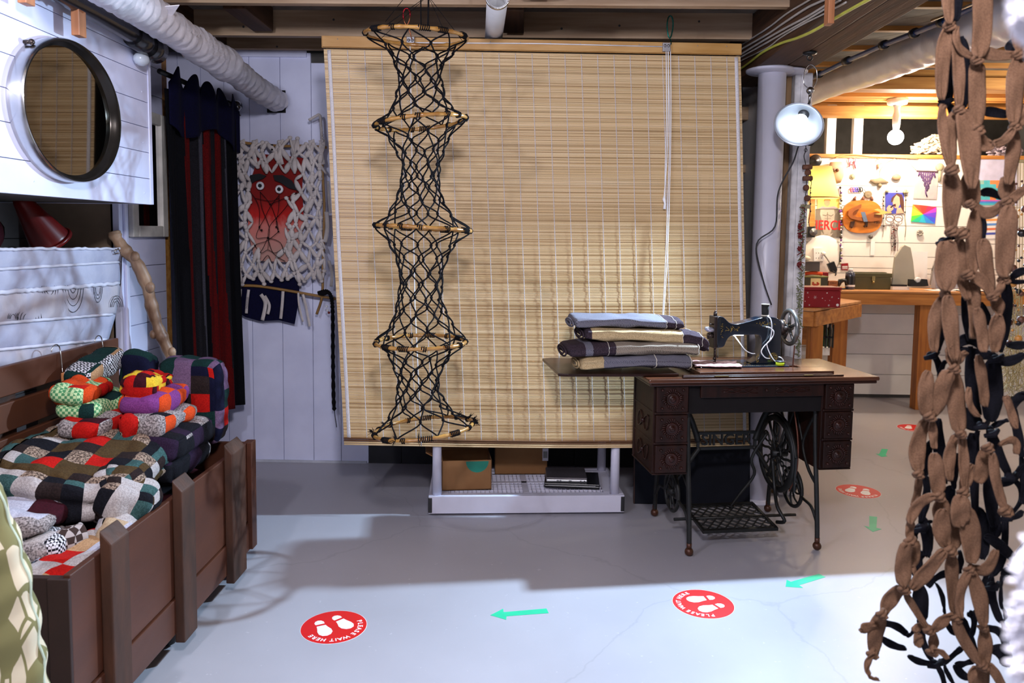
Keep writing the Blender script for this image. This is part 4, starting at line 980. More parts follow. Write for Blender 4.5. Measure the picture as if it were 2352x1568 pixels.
quilt('tall lilac, navy and red wool quilt standing at the far end of the chest', (-1.255, 2.855, .685), (.118, .075, .165), (0, 0, .05), .07, ['lil', 'grn', 'nav', 'dbr', 'nav', 'red'], 11, e=5, wr=.008, map_={(i, j): (0 if (i + j) % 2 else 1) for i in range(5) for j in range(5)})
quilt('red, grey and maroon quilt under the green check stack', (-1.40, 2.50, .693), (.075, .16, .03), (0, .1, -.06), .075, ['red', 'gtw', 'mar', 'red'], 12, e=4)
quilt('green and yellow houndstooth check quilt stacked near the chest back', (-1.44, 2.54, .745), (.075, .15, .027), (0, .08, -.08), .11, ['gck', 'gck', 'grn'], 13, e=4, layers=1)
quilt('green check quilt with red folds lying on top of the stack', (-1.47, 2.50, .797), (.06, .12, .024), (0, .1, .06), .06, ['gck', 'red', 'org', 'gck'], 14, e=3.4, wr=.016)
quilt('small red tartan bundle between the red and orange quilts', (-1.27, 2.415, .69), (.03, .03, .05), (0, 0, .4), .05, ['red', 'grd', 'grn'], 15, e=3)
quilt('black and white houndstooth bundle with tan patches at the chest back', (-1.515, 2.66, .845), (.05, .13, .034), (.28, .1, 0), .085, ['hts', 'tan', 'hts', 'grn'], 16, e=4)
quilt('dark navy wool quilt leaning against the back by the houndstooth bundle', (-1.42, 2.79, .765), (.06, .075, .115), (-.15, .1, .1), .12, ['nav', 'nav', 'grn'], 17, e=3.4, wr=.018)
# loose threads on the big quilt
m = MB(); r = rnd(12)
# ============================================================ BRANCH
bark = mat('driftwood', 'b8987a', .5, c2='50301c', scale=9, stretch=(1.5, 1.5, .6), bump=.3, bscale=20, det=8)
P = [(262, 532, 3.13), (268, 548, 3.13), (289, 577, 3.14), (313, 602, 3.14), (337, 655, 3.16), (348, 701, 3.18), (362, 749, 3.19), (375, 781, 3.2), (399, 835, 3.22), (415, 890, 3.24)]
P = [oY(*q) for q in P]; P.append(Vector((-1.38, 3.30, .25))); P.append(Vector((-1.34, 3.32, .004)))
SP = smoothpts(P, 8); m = MB(); kk = len(SP)
m.tube(SP, [(.024 if 3 < i < kk - 20 else .022) * (1 + .10 * math.sin(i * .5) + .06 * math.sin(i * 1.3)) for i in range(kk)], 14)
for px, py, Y_, s in ((310, 590, 3.13, .019), (345, 660, 3.15, .019), (352, 768, 3.18, .016), (395, 808, 3.2, .017)): m.ball(oY(px, py, Y_), s, 10, sc=(1, 1, 1.25))
m.tube([oY(268, 548, 3.13), oY(259, 534, 3.12)], [.02, .016], 8)
tag(m.build('branch', bark), 'knobbly bare driftwood branch leaning against the white planked wall', 'branch')
# ============================================================ HANGING WHITE QUILT
XQ = -1.665
qw = mat('quilt_white', (.46, .47, .58), .9, c2=(.36, .37, .49), scale=9, bump=.6, bscale=60)
qw2 = mat('quilt_blush', (.50, .46, .50), .9, c2=(.40, .39, .48), scale=7, bump=.6, bscale=40, stretch=(1, 2, 1))
def qp(px, py, dx=0.): return oX(px, py, XQ + dx)
hq = thing('hanging_quilt', 'white quilted bedspread with swirl stitching hung behind the brown chest', 'quilt', (XQ, 2.6, .80))
rows = [(572, 570, 281), (618, 601, 279), (671, 650, 277), (742, 720, 265), (803, 776, 248), (850, 830, 235)]
for k in range(5):
    ya, yb2, xr = rows[k]; yc, yd, xr2 = rows[k + 1]
    def fn(u, v):
        xa = -900 + (xr + 900) * u; xb = -900 + (xr2 + 900) * u
        la = ya + (yb2 - ya) * xa / 280; lb = yc + (yd - yc) * xb / 280
        px = xa + (xb - xa) * v; py = la + (lb - la) * v
        if px < -600: px = -600 + (px + 600) * .1
        puff = .010 * math.sin(PI * v) ** .6 + .004 * noise.noise(Vector((px / 30, py / 22, k)))
        return qp(px, py, puff + .006 * math.sin(px / 60))
    MB().grid(fn, 130, 12).build('quilt_panel', qw2 if k in (2, 4) else qw, hq, solid=.006)
for k in range(0, 5):
    ya, yb2, xr = rows[k]; m = MB(); r = rnd(k)
    P = [qp(x, ya + (yb2 - ya) * x / 280 + (r.uniform(-2, 2) if k in (0, 2) else r.uniform(-.5, .5)), .010 + .006 * math.sin(x / 60)) for x in range(-400, xr, 7)]
    m.tube(P, .0055 if k != 2 else .008, 7); m.build('piping', mat('quilt_piping', (.62, .62, .72), .85), hq)
m = MB()
def swirl(cx, cy, w, h_, n_, up):
    for q in range(n_):
        f = 1 - q * .24
        m = MB(); m.tube([qp(cx + w * f * math.cos(a), cy + (h_ * f * math.sin(a)) * (-1 if up else 1), .0145) for a in [PI * i / 16 for i in range(17)]], .0012, 4); m.build('stitching', mat('dark_thread', (.03, .03, .04), .8), hq)
swirl(168, 655, 24, 62, 4, False); swirl(115, 655, 19, 42, 3, False); swirl(68, 735, 28, 34, 3, True); swirl(30, 732, 12, 20, 3, True); swirl(225, 660, 10, 34, 3, False); swirl(268, 705, 14, 26, 3, True)

m = MB(); m.tube([oX(262, 577, -1.65), oX(272, 571, -1.645), oX(276, 580, -1.65), oX(264, 583, -1.65)], .003, 5, closed=True)
m.build('clip', mat('chrome', (.6, .6, .6), .18, 1), hq)
# shelf board in the recess with red things on it
struct(MB().box(-2.08, -1.70, -1.2, 3.16, 1.22, 1.245), 'trim_13', white2)
redp = mat('red_plastic', '6a0d0a', .35)
rc = thing('red_cone', 'dark red plastic cone lying tilted on the recess shelf under the bulkhead', 'cone', (-1.86, 2.92, 1.247))
M_ = Matrix.Translation((-1.845, 2.885, 1.345)) @ Vector((.10, .30, -.42)).to_track_quat('Z', 'Y').to_matrix().to_4x4()
MB().lathe([(.022, -.13), (.030, -.11), (.070, .06), (.075, .075), (.070, .078), (.028, -.105)], M_, 28).build('shell', redp, rc)
MB().lathe([(.076, .068), (.082, .07), (.082, .082), (.074, .082)], M_, 28).build('rim', redp, rc)
quilt('dark red cloth heap on the recess shelf under the bulkhead', (-1.90, 2.45, 1.31), (.12, .22, .06), (0, 0, .1), .2, ['mar', 'mar'], 30, e=3, wr=.02, name='red_cloth', dens=.02)
bpy.data.objects['red_cloth']['category'] = 'cloth'; del bpy.data.objects['red_cloth']['group']
# ============================================================ CURTAIN
ctn = thing('striped_curtain', 'long black, red and grey striped wool curtain hanging in the far left opening', 'curtain', (-1.6, 3.78, .39))
CS = [(.20, 'curtain_black'), (.285, 'curtain_red'), (.40, 'curtain_charcoal'), (.50, 'curtain_grey'), (.53, 'curtain_black'), (.60, 'curtain_red'), (.645, 'curtain_charcoal'), (.76, 'curtain_red'), (.80, 'curtain_charcoal'), (.84, 'curtain_grey'), (1.01, 'curtain_black')]
CM = {'curtain_black': weave('curtain_black', '07080d', '0c0d12', 200), 'curtain_red': weave('curtain_red', '620b0b', '480909', 200), 'curtain_charcoal': weave('curtain_charcoal', '1e1d23', '151418', 200), 'curtain_grey': weave('curtain_grey', '4c4c56', '3c3c46', 200)}
names = list(CM)
def cf(u, v):
    y = 3.41 + .80 * u + .02 * v * math.sin(u * 9); z = 1.955 - .02 * u - v * (1.53 + .04 * u)
    if v > .98: pass
    fx = .022 * math.sin(u * 34 + math.sin(v * 2) * .7) * (.45 + .55 * v) + .008 * math.sin(u * 71 + v * 3)
    return Vector((-1.60 + fx + .02 * v, y, z))
def cm(u, v):
    uu = u + .004 + .012 * math.sin(v * 5); return [names.index(n_) for a_, n_ in CS if uu < a_][0]
MB().grid(cf, 150, 50, cm).build('cloth', [CM[n_] for n_ in names], ctn, solid=.003)
MB().tube([(-1.60, 3.37, 2.02), (-1.60, 4.25, 2.02)], .012, 10).build('rod', mat('black_metal', (.03, .03, .03), .35, .6), ctn)
MB().ball((-1.60, 4.27, 2.02), .03, 16).build('finial', mat('chrome_dark', (.25, .25, .25), .12, 1), ctn)
navy = weave('navy_cloth', '0d0d30', '090922', 200)
m = MB()
def vf(u, v):
    y = 3.40 + .84 * u; top = 1.98 + .085 * (abs(math.sin(u * PI * 5)) ** 1.2); z = top - v * (top - 1.80 + .04 * math.sin(u * 8))
    return Vector((-1.575 + .012 * math.sin(u * 25), y, z))
m.grid(vf, 100, 10); m.build('pelmet', navy, ctn, solid=.004)
# ============================================================ WALL MIRRORS
fm = thing('framed_mirror', 'small upright mirror in a chipped white wooden frame on the left wall', 'mirror', (-1.695, 3.42, 1.30))
cw2 = mat('chipped_cream', (.62, .60, .55), .5, var=.2, scale=10, bump=.3)
ya, yb2, za, zb2 = 3.262, 3.585, 1.30, 1.858
m = MB(); m.box(-1.699, -1.675, ya, ya + .05, za, zb2); m.box(-1.699, -1.675, yb2 - .05, yb2, za, zb2); m.box(-1.699, -1.675, ya + .05, yb2 - .05, za, za + .05); m.box(-1.699, -1.675, ya + .05, yb2 - .05, zb2 - .05, zb2)
m.build('frame', cw2, fm, bevel=.004)
mir = mat('mirror_glass', (.75, .75, .76), .02, 1, var=0)
MB().box(-1.698, -1.690, ya + .05, yb2 - .05, za + .05, zb2 - .05).build('glass', mir, fm)
rm = thing('round_mirror', 'large round dark mirror with thick polished rim on the white planked bulkhead', 'mirror', (-1.449, 2.43, 1.46))
MC = Vector((-1.42, 2.405, 1.695)); ay, az = .262, .218
def ell(a, f, dx=0): return MC + Vector((dx, (ay * math.cos(a)) * f, az * math.sin(a) * f))
m = MB(); N_ = 96; rims = [(1.0, -.029), (1.0, .012), (.985, .018), (.95, .014), (.94, .004), (.90, -.004), (.89, -.012)]
vs = [ell(2 * PI * j / N_, f, dx) for f, dx in rims for j in range(N_)]
mi_ = []
fs = [(i * N_ + j, i * N_ + (j + 1) % N_, (i + 1) * N_ + (j + 1) % N_, (i + 1) * N_ + j) for i in range(len(rims) - 1) for j in range(N_)]
m.add(vs[:3 * N_], [f for f in fs if max(f) < 3 * N_], 0, True); m.build('outer_rim', mat('rim_steel', (.5, .5, .5), .2, 1), rm)
m = MB(); m.add(vs[2 * N_:], [tuple(x - 2 * N_ for x in f) for f in fs if min(f) >= 2 * N_], 0, True); m.build('inner_rim', mat('rim_dark', (.03, .026, .022), .22, .7), rm)
m = MB(); m.add([ell(2 * PI * j / N_, .90, -.008) for j in range(N_)] + [ell(2 * PI * j / N_, .90, -.012) for j in range(N_)], [tuple(range(N_)), tuple(range(2 * N_ - 1, N_ - 1, -1))] + [(j, (j + 1) % N_, N_ + (j + 1) % N_, N_ + j) for j in range(N_)])
m.build('glass', mat('mirror_dark', (.22, .20, .17), .03, 1, var=0), rm)
m = MB(); p = oX(55, 96, -1.447); m.tube([p, p + Vector((.02, 0, 0))], .006, 10); m.ball(p + Vector((.022, 0, 0)), .009, 10)
m.build('hanging_screw', mat('dark_steel', (.06, .045, .04), .35, .8), rm)
# ============================================================ PIPES
blackpipe = mat('black_pipe', (.012, .012, .016), .22, coat=.4)
dp = thing('drain_pipe', 'glossy black plastic drain pipe running along the top of the white bulkhead', 'pipe', (-1.40, 2.4, 1.96))
P = [oX(204, 20, -1.405), oX(289, 68, -1.405), oX(345, 110, -1.40)]; d0 = (P[0] - P[1]).normalized()
MB().tube([P[0] + d0 * 1.9, P[0], P[1], P[2]], .034, 20).build('pipe', blackpipe, dp)
m = MB(); m.tube([P[1].lerp(P[2], .3), P[1].lerp(P[2], 1.0)], .041, 20); m.tube([P[2] + d0 * .02, P[2] - d0 * .05], .046, 20); m.tube([P[1].lerp(P[2], .55), P[1].lerp(P[2], .55) + Vector((0, .02, .30))], .034, 16)
m.tube([P[1].lerp(P[2], .55) + Vector((0, .004, .045)), P[1].lerp(P[2], .55) + Vector((0, .006, .075))], .041, 16)
m.build('tee_fitting', blackpipe, dp)
m = MB(); m.ball(oX(325, 136, -1.42), .028, 12, sc=(1, 1.2, .9)); tag(m.build('plastic_wrap', mat('clear_wrap', (.55, .62, .70), .2, coat=.5)), 'crumpled clear plastic stuffed under the end of the black drain pipe', 'plastic wrap')
duct_m = mat('duct_wrap', (.70, .68, .74), .4, var=.1, scale=8, bump=.5, bscale=30)
du = thing('wrapped_duct', 'white crinkled plastic wrapped duct crossing the upper left to the back wall', 'duct', (-1.35, 3.4, 2.0))
D = [(150, -95, 2.05), (235, -40, 2.25), (299, 2, 2.48), (381, 56, 2.78), (452, 104, 3.12), (524, 152, 3.5), (578, 195, 3.88), (636, 232, 4.30)]
DP = smoothpts([oY(*q) for q in D], 16); m = MB(); n = 36; vs = []; kk = len(DP)
for i, p in enumerate(DP):
    d = (DP[min(i + 1, kk - 1)] - DP[max(i - 1, 0)]).normalized(); a1 = d.cross(Vector((0, 0, 1))).normalized(); a2 = a1.cross(d); t = i / (kk - 1)
    for j in range(n):
        a = 2 * PI * j / n; b = .058 + (.012 * math.exp(-((t - .70) / .02) ** 2)) + (.006 if .55 < t < .7 else 0)
        wr = .0065 * math.sin(i * 2.1 + 1.5 * math.sin(a * 2 + i * .1) + 2.2 * noise.noise(Vector((a * .8, i * .12, 3)))) + .006 * noise.noise(Vector((math.cos(a) * 2, math.sin(a) * 2, i * .35)))
        vs.append(p + (a1 * math.cos(a) + a2 * math.sin(a)) * (b + wr))
fs = [(i * n + j, i * n + (j + 1) % n, (i + 1) * n + (j + 1) % n, (i + 1) * n + j) for i in range(kk - 1) for j in range(n)]
m.add(vs, fs, 0, True); m.build('wrapping', duct_m, du)
m = MB(); p = oY(372, 8, 2.62); m.add([p + Vector((-.10, -.03, -.03)), p + Vector((.05, .02, 0)), p + Vector((-.03, .10, -.04)), p + Vector((-.10, -.03, -.028)), p + Vector((.05, .02, .002)), p + Vector((-.03, .10, -.038))], [(0, 1, 2), (5, 4, 3), (0, 3, 4, 1), (1, 4, 5, 2), (2, 5, 3, 0)])
m.build('loose_flap', duct_m, du)
struct(MB().box(-1.455, -1.352, 4.332, 4.3395, 1.995, 2.118), 'trim_14', mat('hole_black', (.004, .004, .004), .9))
for q, (px, py, lb) in enumerate(((181, 88, 'pale wooden peg block hanging on the bulkhead right of the round mirror'), (60, 15, 'pale wooden peg block at the upper left corner of the bulkhead'))):
    p = oX(px, py, -1.40); m = MB(); m.box(p.x - .012, p.x + .014, p.y - .02, p.y + .02, p.z + .005, p.z + .17)
    tag(m.build('wooden_block', wood('block_wood', 'b87a50', '99603a', .5, (12, 12, 1), 3), bevel=.002), lb, 'wood block')
# ============================================================ FACE TAPESTRY
TY = 4.275
def tp(x, y, d=0.): return oY(480 + x / 2.85, 230 + y / 2.85, TY - d)   # from the enlarged view
tap = thing('rag_tapestry', 'knotted cream rag wall hanging with a red face and two white eyes', 'wall hanging', (-1.38, TY, .88))
twig = mat('twig_wood', 'a47c44', .5, c2='7c5a2e', scale=6)
for P, r_ in (([(110, 262), (200, 275), (330, 290), (480, 300), (640, 300), (770, 310)], .008), ([(735, 300), (745, 500), (755, 700), (748, 1000), (745, 1180), (740, 1290), (705, 1400)], .0075), ([(100, 250), (110, 500), (118, 800), (128, 1100), (140, 1240)], .007), ([(130, 1215), (300, 1215), (480, 1240), (650, 1270), (830, 1300)], .008)):
    MB().tube(smoothpts([tp(x, y, .0) for x, y in P], 6), r_, 9).build('frame_branch', twig, tap)
def red_mat():
    m, t, N, L, B = nt('red_dyed_cloth'); B.inputs['Roughness'].default_value = .9
    g = N.new('ShaderNodeNewGeometry'); s = N.new('ShaderNodeSeparateXYZ'); L.new(g.outputs['Position'], s.inputs[0])
    mr = N.new('ShaderNodeMapRange'); mr.inputs[1].default_value = 1.18; mr.inputs[2].default_value = 1.56; L.new(s.outputs[2], mr.inputs[0])
    nz = N.new('ShaderNodeTexNoise'); nz.inputs['Scale'].default_value = 10; a = N.new('ShaderNodeMath'); a.operation = 'MULTIPLY_ADD'; a.inputs[1].default_value = .25; a.inputs[2].default_value = -.12
    L.new(nz.outputs[0], a.inputs[0]); b = N.new('ShaderNodeMath'); b.operation = 'ADD'; L.new(a.outputs[0], b.inputs[0]); L.new(mr.outputs[0], b.inputs[1])
    r = N.new('ShaderNodeValToRGB'); L.new(b.outputs[0], r.inputs[0]); cr_ = r.color_ramp
    cr_.elements[0].position = .1; cr_.elements[0].color = (*lin(hx('b58a80')), 1); cr_.elements[1].position = .9; cr_.elements[1].color = (*lin(hx('7c0c08')), 1)
    e = cr_.elements.new(.5); e.color = (*lin(hx('c77068')), 1); e = cr_.elements.new(.62); e.color = (*lin(hx('b01410')), 1)
    L.new(r.outputs[0], B.inputs['Base Color']); return m
def cloth_poly(P, d, name, mt, th=.003):
    m = MB(); n = len(P); vs = [tp(x, y, d) for x, y in P]; vs += [v + Vector((0, th, 0)) for v in vs]
    m.add(vs, [tuple(range(n)), tuple(range(2 * n - 1, n - 1, -1))] + [(i, (i + 1) % n, n + (i + 1) % n, n + i) for i in range(n)]); return m.build(name, mt, tap)
cloth_poly([(320, 350), (440, 360), (560, 370), (620, 380), (610, 560), (620, 800), (600, 960), (520, 1060), (300, 1050), (255, 860), (260, 560), (300, 440)], -.006, 'red_cloth', red_mat())
cloth_poly([(200, 1150), (590, 1160), (590, 1300), (560, 1465), (460, 1440), (330, 1445), (240, 1420), (190, 1390), (215, 1240)], -.009, 'navy_cloth', navy)
rag = mat('cream_rag', 'd2cac8', .9, c2='b4acaa', scale=15, bump=.5, bscale=60)
ra = rnd(41); G = {}
for i in range(12):
    for j in range(15):
        G[i, j] = (108 + i * 58 + ra.uniform(-24, 24) + (28 if j % 2 else 0), 262 + j * 66 + ra.uniform(-26, 26))
def inface(x, y): return ((x - 395) / 118) ** 2 + ((y - 760) / 300) ** 2 < 1 or (265 < x < 575 and 470 < y < 635)
def ragstrip(m, a, b, w, dd):
    A = tp(*a, dd); B = tp(*b, dd); mid = (A + B) / 2 + Vector((0, -.006, 0))
    m.tube([A, A.lerp(mid, .5), mid, B.lerp(mid, .5), B], [w * .35, w * .85, w, w * .85, w * .35], 7, sq=.6)
m = MB()
for (i, j), (x, y) in G.items():
    for ii, jj in ((i + (1 if j % 2 else 0), j + 1), (i + (1 if j % 2 else 0) - 1, j + 1)):
        if (ii, jj) in G:
            x2, y2 = G[ii, jj]; mx_, my_ = (x + x2) / 2, (y + y2) / 2
            if inface(mx_, my_) or x > 760 or x2 > 770 or x < 95: continue
            ragstrip(m, (x, y), (x2, y2), ra.choice((.008, .010, .013, .0165)), ra.uniform(.006, .018))
    if not inface(x, y) and 100 < x < 755: m.ball(tp(x, y, .014), .0115, 7, sc=(1.2, .8, 1))
m.build('rag_net', rag, tap)['kind'] = 'stuff'
for i, x in enumerate((215, 300, 470, 560, 670, 740)):   # flaps tied over the top branch
    m = MB(); w = .030; P = [tp(x, 262, .006), tp(x + 4, 290, .014), tp(x - 6, 345, .014), tp(x + 10, 420, .012)]
    m.ribbon(smoothpts(P, 4), [w * (1.1 if q < 8 else .7) for q in range(13)], (1, 0, 0), .002, curl=.25); m.build('rag_flap', rag, tap)
eyew = mat('white_felt', (.72, .72, .76), .95, bump=.5); blk = mat('black_felt', (.010, .010, .013), .9)
for ex, ey in ((335, 560), (460, 583)):
    m = MB(); c = tp(ex, ey, .02)
    for q in range(22):
        a = 2 * PI * q / 22; m.ball(c + Vector((.0155 * math.cos(a), 0, .0155 * math.sin(a))), .008, 6, sc=(1, .8, 1))
    e_ = m.build('eye', eyew, tap); MB().ball(c + Vector((0, -.006, 0)), .0105, 10).build('pupil', blk, e_)
for P in ([(255, 520), (270, 490), (330, 480), (375, 495), (350, 515), (300, 530), (265, 555)], [(420, 490), (480, 490), (540, 525), (580, 590), (520, 575), (470, 540), (430, 525)]): cloth_poly(P, .014, 'eyebrow', blk, .006)
m = MB()
for P in ([(240, 570), (300, 640), (330, 720), (330, 830), (345, 860)], [(335, 600), (345, 700), (380, 790), (395, 850), (385, 980)], [(335, 600), (400, 680), (440, 780), (455, 850)], [(460, 620), (400, 700), (360, 780), (330, 830)], [(460, 620), (455, 720), (440, 800), (455, 860)], [(580, 590), (510, 690), (470, 740), (400, 820), (385, 900)], [(330, 830), (310, 900), (380, 900), (465, 930), (490, 1000)], [(455, 860), (380, 920), (300, 950), (270, 1020)], [(385, 900), (340, 990), (280, 1030)], [(385, 900), (420, 1000), (500, 1055)], [(300, 950), (340, 1000), (385, 980), (430, 1000), (470, 980)], [(345, 1060), (385, 1015), (410, 1065)], [(400, 680), (500, 640), (600, 600)], [(300, 640), (400, 660), (460, 640)], [(520, 1090), (600, 1170)], [(140, 355), (190, 395)], [(670, 592), (745, 596)]):
    m.tube(smoothpts([tp(x, y, .018) for x, y in P], 5), .0016, 5)
for x, y in ((330, 830), (455, 860), (345, 850), (440, 830), (385, 900), (300, 950), (400, 680)): m.ball(tp(x, y, .019), .0055, 7)
m.tube([tp(410, 290, .02), tp(415, 330, .02)], .008, 8)
m.build('black_string_net', cord, tap)
def rtag(P, w, txt=None):
    Q = smoothpts([tp(x, y, .016) for x, y in P], 5); m = MB(); m.ribbon(Q, [w] * len(Q), (1, 0, 0), .0012, curl=.1); o = m.build('rag_tail', rag, tap)
    if txt:
        a, b = Q[2], Q[-2]; d = (b - a).normalized(); xa = d; ya_ = Vector((0, -1, 0)).cross(xa)
        c = (a + b) / 2 + Vector((0, -.0045, 0)); z_ = Vector((0, -1, 0)); M_ = Matrix(((-xa.x, -ya_.x, z_.x, c.x), (-xa.y, -ya_.y, z_.y, c.y), (-xa.z, -ya_.z, z_.z, c.z), (0, 0, 0, 1)))
        MB().text(txt, .020, M_, .0003).build('stamped_number', mat('faded_ink', (.20, .18, .2), .8), o)
rtag([(205, 1235), (200, 1300), (180, 1375)], .018, '0028'); rtag([(260, 1240), (250, 1320), (245, 1395)], .015, 'N20028'); rtag([(340, 1270), (370, 1330), (350, 1440)], .020); rtag([(365, 1280), (395, 1340), (385, 1400)], .016)
rtag([(485, 1250), (480, 1330), (470, 1430)], .016); rtag([(585, 1260), (590, 1340), (615, 1450)], .011); rtag([(615, 1270), (635, 1350), (660, 1480)], .014); rtag([(770, 730), (775, 830), (760, 930)], .022); rtag([(785, 1050), (805, 1130), (800, 1220)], .016); rtag([(780, 530), (785, 640), (795, 740)], .014)
m = MB(); m.tube(smoothpts([tp(655, 130, .02), tp(700, 105, .03), tp(725, 100, .03), tp(735, 180, .02), tp(740, 270, .012)], 5), [.008] * 21, 8)
for q in range(9): m.ball(tp(728 + q * 2, 105 + q * 20, .022), .0085, 6)
m.build('rag_loop', rag, tap)
m = MB(); P = smoothpts([tp(715, 1262, .022), tp(770, 1250, .03), tp(800, 1290, .028), tp(810, 1400, .022), tp(812, 1700, .02), tp(818, 1990, .018), tp(836, 2140, .018)], 14)
m.tube(P, [.0105 + .0022 * math.sin(i * 2.2) if i < len(P) - 12 else .002 for i in range(len(P))], 9); m.ball(tp(745, 1262, .03), .018, 8, sc=(1.6, 1, .8))
tag(m.build('braided_rope', cord), 'thick black braided rope hanging from the right end of the tapestry branch', 'rope')
m = MB()
for q, (x, y) in enumerate(((770, 1350), (775, 1375), (785, 1390))): m.ball(tp(x, y, .03), .0075, 8, mi=1 if q == 2 else 0)
m.build('bead_tassel', [eyew, redp], tap)
m = MB(); m.tube(smoothpts([tp(120, 160, .012), tp(150, 135, .012), tp(180, 110, .012), tp(210, 100, .012)], 4), .0016, 5); m.ball(tp(200, 98, .012), .005, 6); m.tube([tp(135, 140, .012), tp(150, 165, .012), tp(145, 180, .012)], .0012, 4)
tag(m.build('wire_hook', mat('dark_steel', (.06, .045, .04), .35, .8)), 'small bent wire hook on the back wall above the rag tapestry', 'wire hook')
# ============================================================ LEAF PRINT COVER AT THE LEFT
def leafprint():
    m, t, N, L, B = nt('leaf_print'); B.inputs['Roughness'].default_value = .85
    tc = N.new('ShaderNodeTexCoord'); mp = N.new('ShaderNodeMapping'); mp.inputs['Scale'].default_value = (1, 1, .30); mp.inputs['Rotation'].default_value = (.55, .3, 0); L.new(tc.outputs['Object'], mp.inputs[0])
    nz = N.new('ShaderNodeTexNoise'); nz.inputs['Scale'].default_value = 5; L.new(mp.outputs[0], nz.inputs['Vector'])
    ad = N.new('ShaderNodeMixRGB'); ad.blend_type = 'ADD'; ad.inputs[0].default_value = .10; L.new(mp.outputs[0], ad.inputs[1]); L.new(nz.outputs['Color'], ad.inputs[2])
    v = N.new('ShaderNodeTexVoronoi'); v.feature = 'DISTANCE_TO_EDGE'; v.inputs['Scale'].default_value = 36; L.new(ad.outputs[0], v.inputs['Vector'])
    v2 = N.new('ShaderNodeTexVoronoi'); v2.inputs['Scale'].default_value = 36; L.new(ad.outputs[0], v2.inputs['Vector'])
    sx = N.new('ShaderNodeSeparateColor'); L.new(v2.outputs['Color'], sx.inputs[0]); g = N.new('ShaderNodeMath'); g.operation = 'GREATER_THAN'; g.inputs[1].default_value = .38; L.new(sx.outputs[0], g.inputs[0])
    e_ = N.new('ShaderNodeMath'); e_.operation = 'GREATER_THAN'; e_.inputs[1].default_value = .075; L.new(v.outputs['Distance'], e_.inputs[0])
    a = N.new('ShaderNodeMath'); a.operation = 'MULTIPLY'; L.new(g.outputs[0], a.inputs[0]); L.new(e_.outputs[0], a.inputs[1])
    r = N.new('ShaderNodeValToRGB'); r.color_ramp.interpolation = 'CONSTANT'; r.color_ramp.elements[0].color = (*lin(hx('77744a')), 1); r.color_ramp.elements[1].position = .5; r.color_ramp.elements[1].color = (*lin(hx('cfc5aa')), 1)
    L.new(a.outputs[0], r.inputs[0]); L.new(r.outputs[0], B.inputs['Base Color']); return m
ib = thing('leaf_print_cover', 'green and cream leaf print padded cover standing at the near left edge', 'padded cover', (-1.16, 1.42, 0))
def lf(u, v):
    # upright padded board, rounded top, its right side facing the room
    z = .96 * (1 - v) + .04; top = 1 - (1 - v) ** 6 * .85
    edge = [(.96, -1.005), (.85, -.995), (.76, -.987), (.66, -.974), (.55, -.963), (.40, -.949), (.2, -.93), (.0, -.918)]
    for (z1, x1), (z2, x2) in zip(edge, edge[1:]):
        if z2 <= z <= z1 + .05: xr = x2 + (x1 - x2) * (z - z2) / (z1 - z2)
    a = 2 * PI * u; hw_ = .17
    c_ = math.cos(a); s_ = math.sin(a)
    wr = .004 * math.sin(v * 70 + a * 3 + 2 * noise.noise(Vector((v * 6, a, 0)))) 
    return Vector((xr - hw_ + math.copysign(abs(c_) ** .7, c_) * (hw_ + wr) * top, 1.46 + math.copysign(abs(s_) ** .8, s_) * (.05 + wr) * top, z))
MB().grid(lf, 90, 110, closed_u=True).build('cover', leafprint(), ib)
P = [lf(.0, v / 60) + Vector((.001, -.002, 0)) for v in range(61)]
MB().tube(P, .0025, 6).build('edge_cord', mat('pale_green_cord', 'b5c4b0', .8), ib)
MB().lathe([(.13, 0.0), (.13, .05)], Matrix.Translation((-1.08, 1.46, 0)) @ Matrix.Scale(.35, 4, (0, 1, 0)), 24).build('foot', brown2, ib)
# ============================================================ WORKSHOP BEYOND THE POST
WY = 6.397
def wq(x, y, d=0., o=(1840, 340), s=4.356): return oY(o[0] + x / s, o[1] + y / s, WY - d)
def wpoly(P, d, th, name, mt, parent=None, o=(1840, 340), s=4.356):
    m = MB(); n = len(P); vs = [wq(x, y, d + th, o, s) for x, y in P]; b = [v.copy() for v in vs]
    for v in b: v.y += th
    m.add(vs + b, [tuple(range(n)), tuple(range(2 * n - 1, n - 1, -1))] + [(i, (i + 1) % n, n + (i + 1) % n, n + i) for i in range(n)]); return m.build(name, mt, parent)
def C(name, h, rough=.6, **k): return mat(name, h, rough, **k)
pine = wood('bench_wood', 'c0803c', '9a5c22', .5, (1, 12, 12), 3)
pinev = wood('bench_leg_wood', 'b8742e', '8f521c', .5, (12, 12, 1), 3)
ptop = wood('bench_top_wood', 'c8905a', 'a87040', .5, (1, 10, 10), 3)
bt = oZ(1980, 668, .93)
bench = thing('workbench', 'long pine workbench with thick orange legs along the far white wall', 'workbench', (3.3, 6.05, 0))
by = bt.y
MB().box(1.9, 4.7, by - .01, 6.375, .915, .932).build('bench_top', ptop, bench, bevel=.003)
MB().box(1.9, 4.7, by, by + .035, .825, .914).build('apron', pine, bench, bevel=.003)
for xa in ((1917 + 1941) / 2, 2126, 2420):
    a = oY(xa, 720, by + .06); m = MB(); m.box(a.x - .055, a.x + .035, by + .037, by + .125, 0, .914); m.box(a.x + .036, a.x + .06, by + .045, by + .125, 0, .82); m.build('leg', pinev, bench, bevel=.003)
m = MB(); m.box(1.9, 4.7, 6.30, 6.37, .83, .91); m.build('rear_rail', pine, bench)
sb = thing('side_bench', 'lower pine side table with slanting front edge left of the long workbench', 'side table', (1.9, 5.5, 0))
